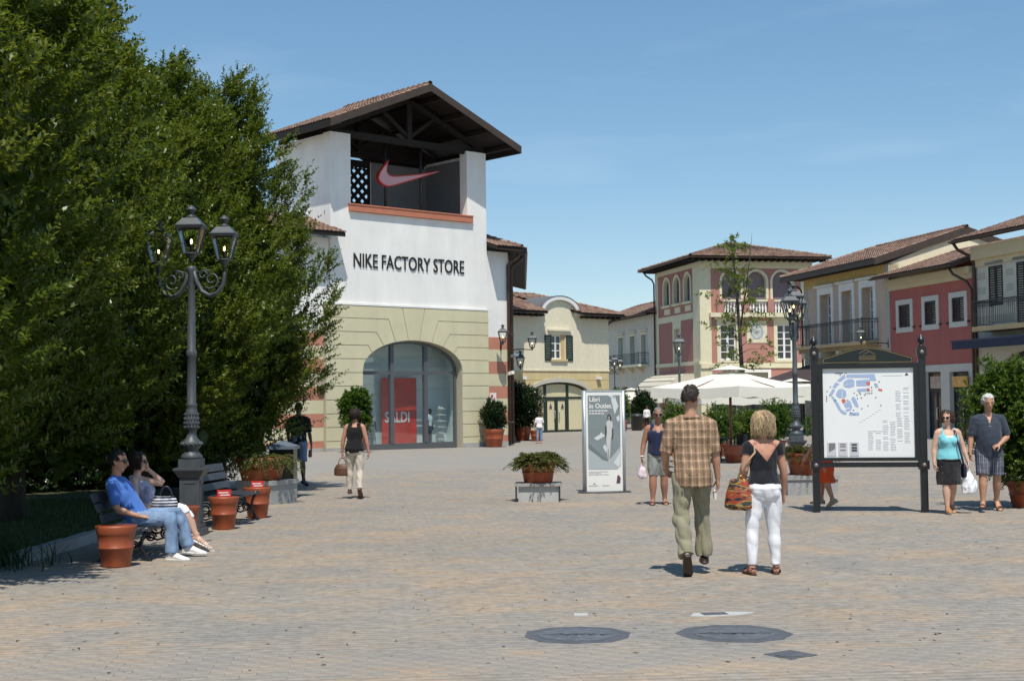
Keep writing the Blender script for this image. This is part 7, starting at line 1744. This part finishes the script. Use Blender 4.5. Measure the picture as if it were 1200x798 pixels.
# 3 man in navy vest walking towards us
f = Fig('grey haired man in navy vest and grey shorts walking towards the viewer', (2.56, 24.6), R(176), 1.66,
        dict(legR=[(.06, .16, -1), (.02, .02, -1), (.1, 1, -.03)], legL=[(-.03, .06, -1), (-.02, -.16, -1), (-.1, 1, -.1)], armR=[(.30, -.05, -1), (.14, .22, -1), (0, .1, -1), (-1, 0, 0), .9], armL=[(-.28, .02, -1), (-.1, .2, -1), (0, .1, -1), (1, 0, 0), .6], head=(R(4), R(-5))), skin=sk_brown, fat=1.28, limb=1.2)
f.hair((.20, .195, .19), 'short', 5); f.sunglasses()
MB().tube([f.hp(-.018, .050, .0385), f.hp(0, .059, .041), f.hp(.018, .050, .0385)], [.002*1.7, .0055*1.7, .002*1.7], 6).build('moustache', mat('grey moustache', (.2, .19, .18), .8), f.root)
tz = f.o(f.C).z; nvest = cloth('navy cotton', (.022, .028, .07))
f.top(nvest, t0=-.03, t1=.235, add=.026, sleeve=0, straps=.028, name='vest', wr=.006, bis=[((0, 0, tz-.10), (0, 0, 1)), ((.06, 0, tz), (1, 0, -.35)), ((-.06, 0, tz), (-1, 0, -.35))], cut=lambda c, tz=tz: c.y > 0 and c.z > tz-.10 and abs(c.x) < .06+(c.z-tz)*.35)
f.trousers(cloth('grey cotton', (.25, .26, .24)), .46, .016, flare=lambda t: .050, name='shorts', wr=.014); f.shoes(mat('brown sandal leather'), 'sandal')
MB().tube([f.o(f.J['armR'][2]-f.J['armR'][3]*.02+V_((math.cos(a)*.03, math.sin(a)*.03, 0))) for a in np.linspace(0, 6.28, 11)], .012, 6).build('wristband', white_pt, f.root)
plast = mat('thin white plastic', (.78, .78, .80), .45, var=.06, vscale=12, spec=.5)
def plastic_bag(label, hand, yaw, root_loc, size=1.0, m=None, col2=None):
    o = thing('plastic_bag', label, 'shopping bag', root_loc, yaw); h = V_(hand); mb = MB()
    mb.tube([h+V_((0, 0, -.44*size)), h+V_((0, 0, -.42*size)), h+V_((0, 0, -.32*size)), h+V_((0, 0, -.2*size)), h+V_((0, 0, -.1*size)), h+V_((0, 0, -.02*size))], [.06*size, .12*size, .135*size, .11*size, .05*size, .016], 14, ry=[.05*size, .09*size, .10*size, .08*size, .035*size, .014], side=(1, 0, 0))
    remesh('bag', mb, m or plast, o, .010, 1, .6, .022*size, 10)
    if col2:
        q = MB(); 
        for i in range(3): c = h+V_((.03*size*(i-1), -.105*size, -.30*size+.03*(i % 2))); q.obox(c, (.045*size, 0, 0), (0, .004, .0), (0, 0, .05*size))
        q.build('print', col2, o)
    return o
hd = f.o(f.J['armR'][2]+f.J['armR'][3]*.10)
plastic_bag('small white and pink plastic bag in the hand of the man in the navy vest', hd, R(176), f.root.location, .62, mat('pinkish plastic', (.72, .58, .62), .45, var=.25, vscale=5))

# 4 person behind the map board
orange = cloth('bright orange cotton', (.72, .09, .02), .1)
f = Fig('person in bright orange skirt mostly hidden behind the map board', (5.15, 23.15), R(62), 1.62, dict(legR=[(.04, .16, -1), (.02, .05, -1), (.05, 1, -.02)], legL=[(-.02, -.10, -1), (-.02, -.35, -1), (-.05, .8, -.5)], ftnL=(0, -.5, -.8), armR=HANG(1), armL=[(-.3, .25, -1), (-.1, .5, -.8), (0, .5, -.7)], head=(0, 0)), female=True, skin=sk_rosy)
f.hair((.06, .04, .03), 'bob', 4); f.top(cloth('coral top', (.5, .1, .07)), t0=0, t1=.26, add=.012, sleeve=.3, name='top')
f.skirt(orange, [(-.31, .105, .115, 0, .01), (-.30, .108, .118, 0, .01), (-.2, .10, .105, 0, .008), (-.06, .112, .092, 0, -.004), (.03, .10, .08, 0, 0), (.07, .085, .07, 0, 0)], wr=.016); f.shoes(mat('beige shoe', (.42, .30, .18), .5))

# 5 woman in aqua top
f = Fig('woman in aqua vest top and black skirt holding a white carrier bag', (6.78, 21.75), R(176), 1.55,
        dict(legR=[(-.035, .25, -1), (-.02, .06, -1), (.02, 1, .0)], legL=[(.0, -.14, -1), (.0, -.46, -1), (-.05, .9, -.35)], ftnL=(0, -.4, -.9), spine=(0, .0, 1), armR=[(.26, -.02, -1), (.06, .25, -1), (0, .1, -1), (-1, 0, 0), .6], armL=[(-.34, -.02, -1), (-.28, .22, -1), (-.05, .1, -1), (1, 0, 0), 1.0], head=(R(-30), R(-4))), female=True, fat=1.22, limb=1.12, skin=sk_light)
f.hair((.075, .045, .03), 'curly', 9); f.sunglasses((.03, .02, .02))
tz = f.o(f.C).z
f.top(cloth('white undershirt', (.75, .75, .74), .03), t0=.15, t1=.225, add=.012, sleeve=0, name='undershirt', wr=0, cut=lambda c, tz=tz: c.z > tz-.055)
f.top(cloth('aqua jersey', (.22, .60, .66), .06), t0=-.01, t1=.238, add=.022, sleeve=0, straps=.017, name='vest', wr=.008, bis=[((0, 0, tz-.105), (0, 0, 1)), ((.075, 0, tz), (1, 0, -.25)), ((-.075, 0, tz), (-1, 0, -.25))], cut=lambda c, tz=tz: (c.y > 0 and c.z > tz-.105 and abs(c.x) < .075+(c.z-tz)*.25))
f.skirt(cloth('black printed cotton', (.018, .017, .02), .5), [(-.255, .125, .105, 0, .012), (-.25, .127, .107, 0, .012), (-.15, .118, .10, 0, .004), (-.05, .118, .097, 0, -.004), (.0, .110, .085, 0, -.004), (.02, .10, .075, 0, 0)], wr=.014)
f.shoes(mat('tan ballet shoe', (.38, .2, .1), .5), 'shoe')
loc5 = f.root.location; hd = f.o(f.J['armL'][2]+f.J['armL'][3]*.09)
plastic_bag('white plastic carrier bag with faint print between the aqua woman and the grey man', hd, R(176), loc5, .92, None, mat('faded bag print', (.45, .52, .55), .5))
sb2 = thing('shoulder_bag', 'dark navy bag strap across the left shoulder of the aqua woman', 'bag', loc5, R(176)); shL = f.o(f.C.lerp(f.J['armL'][0], .6)); q = MB()
q.tube([shL+V_((0, .0, .055)), shL+V_((-.005, .10, -.02)), shL+V_((-.03, .145, -.18)), shL+V_((-.08, .15, -.38)), shL+V_((-.12, .10, -.52))], [.016]*5, 6, ry=[.005]*5, side=(1, 0, 0)); q.tube([shL+V_((0, .0, .055)), shL+V_((-.005, -.08, -.02)), shL+V_((-.03, -.10, -.2)), shL+V_((-.12, -.06, -.52))], [.016]*4, 6, ry=[.005]*4, side=(1, 0, 0)); nb_ = mat('navy leather', (.015, .015, .04), .4); q.build('strap', nb_, sb2)
q = MB(); q.tube([shL+V_((-.14, .02, -.72)), shL+V_((-.14, .02, -.70)), shL+V_((-.135, .02, -.56)), shL+V_((-.13, .02, -.50))], [.05, .10, .11, .09], 12, ry=[.03, .045, .045, .03], side=(0, 1, 0)); remesh('body', q, nb_, sb2, .010, 2, .6)

# 6 white haired man in dark polo shirt
shorts_m = stripes_mat('checked blue grey cotton', (.085, .095, .13), [(.055, 0, .006, (.40, .41, .43), .8), (.055, .028, .004, (.3, .31, .34), .6)], zbands=[(.06, 0, .005, (.35, .36, .38), .4)])
f = Fig('white haired man in dark grey blue shirt and checked shorts by the shrub', (7.55, 22.15), R(172), 1.75,
        dict(legR=[(.08, .24, -1), (.03, .04, -1), (.25, 1, .04)], legL=[(-.09, -.08, -1), (-.03, -.34, -1), (-.15, .85, -.45)], ftnL=(0, -.5, -.86), armR=[(.30, .02, -1), (.12, .22, -1), (0, .1, -1), (-1, 0, 0), .7], armL=[(-.36, .05, -1), (.62, .62, -.48), (.8, .4, -.25), (.3, -.2, -1), .9], head=(R(6), R(-7))), skin=sk_tan, fat=1.24, limb=1.1)
f.hair((.58, .57, .53), 'short', 15, .2, 1.17)
tz = f.o(f.C).z; polo = cloth('slate blue cotton', (.042, .052, .075))
f.top(polo, rings=[(-.07, .102, .078, 0), (-.02, .104, .082, .004), (.05, .100, .084, .012), (.11, .097, .084, .014), (.17, .099, .078, .010), (.22, .102, .070, .003), (.262, .090, .056, -.003), (.293, .05, .043, -.005)], add=.006, sleeve=.46, sleeve_add=.024, name='shirt', wr=.010, cut=lambda c, tz=tz: c.y > 0 and c.z > tz-.10 and abs(c.x) < (c.z-tz+.10)*.36)
cm = MB()
for q in (-1, 1): cm.add([f.o(f.nb+V_((q*.055, -.01, .035))), f.o(f.nb+V_((q*.05, .06, .01))), f.o(f.nb+V_((q*.03, .105, -.05))), f.o(f.nb+V_((q*.10, .085, -.04))), f.o(f.nb+V_((q*.11, .02, .0)))], [(0, 1, 2, 3, 4)])
cm.build('collar', polo, f.root)
MB().tube([f.o(f.C+V_((.06, .150, -.13))), f.o(f.C+V_((0, .165, -.14))), f.o(f.C+V_((-.07, .150, -.125)))], .004, 5).build('hanging_glasses', mat('pale wire', (.6, .6, .6), .4), f.root)
f.trousers(shorts_m, .47, .034, flare=lambda t: .062, name='shorts', wr=.012); f.shoes(mat('brown sandal leather'), 'sandal')

# 7 seated man in blue
jeans = mat('washed denim', (.20, .29, .44), .85, var=.38, vscale=4, bump=.3, bscale=200, spec=.2)
SEAT = .40+.062
f = Fig('man in blue t-shirt, jeans and dark sunglasses leaning back on the bench', (-4.36, 16.2), R(-95), 1.78,
        dict(legR=[(.10, 1, .10), (.0, .04, -1), (.15, 1, -.02)], legL=[(-.16, 1, .17), (-.10, .28, -1), (-.05, 1, -.08)], spine=(0, -.62, 1), slat=(1, .05, 0), armR=[(.18, .28, -1), (-.12, 1, -.32), (-.3, 1, -.1), (-.3, -.2, -1), .45], armL=[(-.55, -.25, -1), (-.35, .9, -.45), (0, 1, -.2)], head=(R(6), R(-3)), neck=(0, .22, 1)), skin=sk_tan, z0=SEAT, voxel=.007, ratio=.35)
f.hair((.022, .017, .014), 'short', 21); f.sunglasses()
f.top(cloth('royal blue cotton', (.065, .17, .50)), t0=-.03, t1=.285, add=.020, sleeve=.42, sleeve_add=.017, wr=.010, wf=9)
f.trousers(jeans, .985, .016, flare=lambda t: .043 if t > .5 else 0, wr=.020); f.shoes(mat('white canvas shoe', (.75, .74, .72), .7))
# 8 seated woman
f = Fig('woman in pale vest and white cropped trousers, legs crossed, hand to her head', (-4.40, 17.0), R(-92), 1.64,
        dict(legR=[(.02, 1, .24), (-.06, .50, -1), (0, .95, -.45)], legL=[(-.02, 1, .04), (.10, .42, -1), (.05, 1, -.25)], spine=(0, -.46, 1), armR=[(.2, .2, -1), (-.45, .85, -.25), (-.6, .8, 0), (0, -.1, -1), .6], armL=[(-.25, .85, -.15), (.38, -.75, .80), (.3, -.6, .3), (.8, -.2, -.2), .9], head=(R(2), R(-4)), neck=(0, .25, 1), ), female=True, skin=sk_light, z0=SEAT-.005, voxel=.007, ratio=.35)
f.hair((.045, .03, .024), 'bob', 31); f.sunglasses()
tz = f.o(f.C).z
f.top(cloth('lavender grey jersey', (.36, .36, .46), .06), t0=0, t1=.24, add=.014, sleeve=0, straps=.02, name='vest', wr=.007)
f.trousers(cloth('white cotton trousers'), .60, .012, flare=lambda t: .036 if t > .42 else 0, name='cropped_trousers', wr=.008); f.shoes(mat('white sandal', (.75, .74, .72), .5), 'sandal', heel=.05)
stbag = stripes_mat('navy and white stripes', (.62, .62, .64), [], zbands=[(.034, 0, .017, (.02, .025, .07), 1)])
o = thing('striped_bag', 'navy and white striped bag lying on the lap between the seated couple', 'bag', (-4.17, 16.62, gz(16.6)+.565), R(-90)); mb = MB(); mb.tube([(0, 0, -.08), (0, 0, -.06), (0, .02, .06), (0, .03, .11), (0, .03, .125)], [.10, .15, .155, .13, .10], 14, ry=[.05, .09, .09, .06, .03], side=(0, 1, 0)); remesh('body', mb, stbag, o, .009, 2, .6, .012, 9)
MB().tube([(-.0, .03+.075*math.cos(a), .10+.14*math.sin(a)) for a in np.linspace(0, math.pi, 13)], .012, 7).build('handle', mat('navy leather'), o)

# 9 man in black under the last tree
f = Fig('man in black t-shirt and blue shorts standing at the end of the tree row', (-5.02, 32.6), R(-6), 1.86, dict(legR=[(.05, -.12, -1), (.10, -.18, -1), (.25, .9, -.3)], ftnR=(0, -.3, -.9), legL=[(-.05, .06, -1), (-.02, -.03, -1), (-.6, 1, -.05)], armR=[(.22, -.02, -1), (.14, .12, -1), (0, .1, -1), (-1, 0, 0), .6], armL=[(-.2, .05, -1), (-.05, .5, -.9), (0, .4, -.8)], head=(R(10), R(-8))), skin=skin_mat('dark brown skin', (.11, .06, .042)), fat=1.12)
f.hair((.014, .012, .012), 'short', 41); f.top(cloth('black cotton', (.012, .011, .012)), t0=-.045, t1=.285, add=.022, sleeve=.46, sleeve_add=.026, wr=.012)
f.trousers(cloth('pale denim blue', (.16, .21, .32)), .50, .03, flare=lambda t: .056, name='shorts', wr=.012); f.shoes(mat('black sandal', (.02, .018, .017), .5))
hd = f.o(f.J['armR'][2]+f.J['armR'][3]*.1); o = thing('small_bag', 'small reddish pouch hanging from the hand of the man in black', 'bag', f.root.location, R(-6)); mb = MB(); mb.tube([hd+V_((-.04, .02, -.2)), hd+V_((-.04, .02, -.18)), hd+V_((-.03, .01, -.06)), hd+V_((0, 0, 0))], [.03, .05, .045, .008], 10, ry=[.02, .03, .028, .008]); remesh('body', mb, mat('dusty red cloth', (.3, .13, .11), .8), o, .009, 1, .6)
# 10 woman in black top and beige trousers
f = Fig('dark haired woman in sleeveless black top and beige trousers walking away with a handbag', (-3.10, 27.3), R(-2), 1.64, dict(legR=[(.04, -.06, -1), (.06, -.42, -1), (.1, .6, -.75)], ftnR=(0, -.75, -.6), legL=[(-.06, .14, -1), (-.02, .0, -1), (-.12, 1, -.03)], armR=[(.28, .0, -1), (.16, .1, -1), (0, .1, -1), (-1, 0, 0), .5], armL=[(-.30, .0, -1), (-.1, .1, -1), (0, .05, -1), (1, 0, 0), 1.0], head=(R(-5), R(-3))), female=True, skin=sk_rosy, fat=1.12, limb=1.05)
f.hair((.035, .022, .02), 'bob', 51); f.top(cloth('black cotton'), t0=-.03, t1=.268, add=.024, sleeve=0, straps=.03, name='top', wr=.008)
f.trousers(cloth('pale beige linen', (.58, .52, .43), .08), .975, .014, flare=lambda t: .036 if t > .5 else 0, wr=.012); f.shoes(mat('brown leather shoe', (.09, .04, .025), .5))
hd = f.o(f.J['armL'][2]+f.J['armL'][3]*.09); o = thing('handbag', 'brown leather handbag in the left hand of the woman in beige trousers', 'handbag', f.root.location, R(-2)); mb = MB(); mb.tube([hd+V_((0, .0, -.36)), hd+V_((0, 0, -.34)), hd+V_((0, 0, -.22)), hd+V_((0, 0, -.15)), hd+V_((0, 0, -.13))], [.13, .165, .16, .12, .08], 14, ry=[.05, .075, .07, .045, .02]); remesh('body', mb, mat('brown leather', (.10, .045, .028), .45, var=.2), o, .009, 2, .6)
MB().tube([hd+V_((.075*math.cos(a), 0, -.15+.14*math.sin(a))) for a in np.linspace(0, math.pi, 11)], .010, 6).build('handle', mat('tan leather', (.3, .16, .08), .5), o)
# 11, 12 far figures
f = Fig('far woman in white blouse and jeans beside the big round bush', (1.40, 74.0), R(10), 1.62, dict(legR=[(.04, .05, -1), (.02, -.05, -1), (.1, 1, 0)], legL=[(-.04, .0, -1), (-.02, -.05, -1), (-.1, 1, 0)], armR=[(.3, .1, -1), (-.1, .7, -.5), (0, 1, 0)], armL=[(-.25, .05, -1), (-.05, .3, -1), (0, .2, -1)], head=(0, 0)), female=True, skin=sk_tan, voxel=.014, ratio=.5)
f.hair((.04, .03, .025), 'bob', 61); f.top(cloth('white blouse', (.76, .75, .76), .03), t0=-.02, t1=.28, add=.02, sleeve=.4, sleeve_add=.02, name='blouse', voxel=.014); f.trousers(jeans, .9, .012, voxel=.014); f.shoes(mat('tan ballet shoe'))
f = Fig('far man in white shirt and black trousers by the litter bin', (9.85, 102.5), R(-20), 1.76, dict(legR=[(.05, .1, -1), (.02, .0, -1), (.1, 1, 0)], legL=[(-.04, -.05, -1), (-.02, -.12, -1), (-.1, 1, 0)], armR=HANG(1), armL=HANG(-1), head=(0, 0)), skin=sk_tan, voxel=.014, ratio=.5)
f.hair((.03, .025, .02), 'short', 71); f.top(cloth('white blouse'), t0=-.02, t1=.28, add=.02, sleeve=.9, sleeve_add=.016, name='shirt', voxel=.014); f.trousers(cloth('black cotton'), .98, .012, voxel=.014); f.shoes(mat('black sandal'))
# shop mannequins and shoe display in the window
def mannequin(label, u, v, upper, lower, yaw):
    mm_ = mat('black mannequin', (.015, .015, .016), .35); p = on_store(u, v, ZB+.13)
    f = Fig(label, p, .7249+yaw, 1.78, dict(legR=[(.06, .05, -1), (.02, .0, -1), (.2, 1, 0)], legL=[(-.05, -.02, -1), (-.02, -.05, -1), (-.1, 1, 0)], armR=[(.2, .0, -1), (.1, .2, -1), (0, .1, -1)], armL=[(-.2, 0, -1), (-.1, .2, -1), (0, .1, -1)], head=(0, 0)), skin=mm_, voxel=.014, ratio=.5)
    f.root.name = 'mannequin'; f.root['category'] = 'mannequin'
    f.top(upper, t0=-.02, t1=.28, add=.016, sleeve=.35, voxel=.014); f.trousers(lower, .95, .014, voxel=.014); return f
for nm_ in ('eyes', 'irises', 'mouth', 'eyebrows'): pass
mannequin('mannequin in pale shirt and dark trousers right of the red banner in the shop window', 6.55, 1.15, cloth('pale sport cloth', (.66, .72, .76), .05), cloth('dark sport cloth', (.05, .05, .06)), math.pi+.5)
mannequin('mannequin in grey outfit left of the red banner in the shop window', 3.05, 1.25, cloth('grey sport cloth', (.35, .38, .40)), cloth('mid grey sport cloth', (.16, .17, .18)), math.pi-.3)
flush()
for o in list(COL.objects):
    if o.parent and o.parent.name.startswith('mannequin') and o.name.split('.')[0] in ('eyes', 'irises', 'mouth', 'eyebrows'): bpy.data.objects.remove(o)
o = thing('shoe_stand', 'white shoe display stand with six pale shoes at the right of the shop window', 'display stand'); o.matrix_world = Matrix.Translation((-8.26, 63.5, ZB)) @ Matrix.Rotation(.7249, 4, 'Z') @ Matrix.Translation((7.15, 1.0, .13))
MB().box(-.05, .05, .1, .16, 0, 1.95).box(-.35, .35, -.1, .3, 0, .04).build('column', white_pt, o)
for i in range(6):
    z = .28+i*.3; sh_ = MB().box(-.24, .24, -.16, .14, z-.02, z).build('shelf', white_pt, o)
    q = MB(); q.tube([(-.17, -.02, z+.03), (-.13, -.02, z+.06), (-.04, -.02, z+.055), (.06, -.02, z+.04), (.15, -.02, z+.03), (.18, -.02, z+.025)], [.03, .042, .04, .038, .036, .015], 10, ry=[.03, .055, .05, .035, .028, .015], side=(0, 1, 0)); q.build('shoe', mat('pale trainer', (.66, .66, .62), .5, var=.2, vscale=9), sh_)
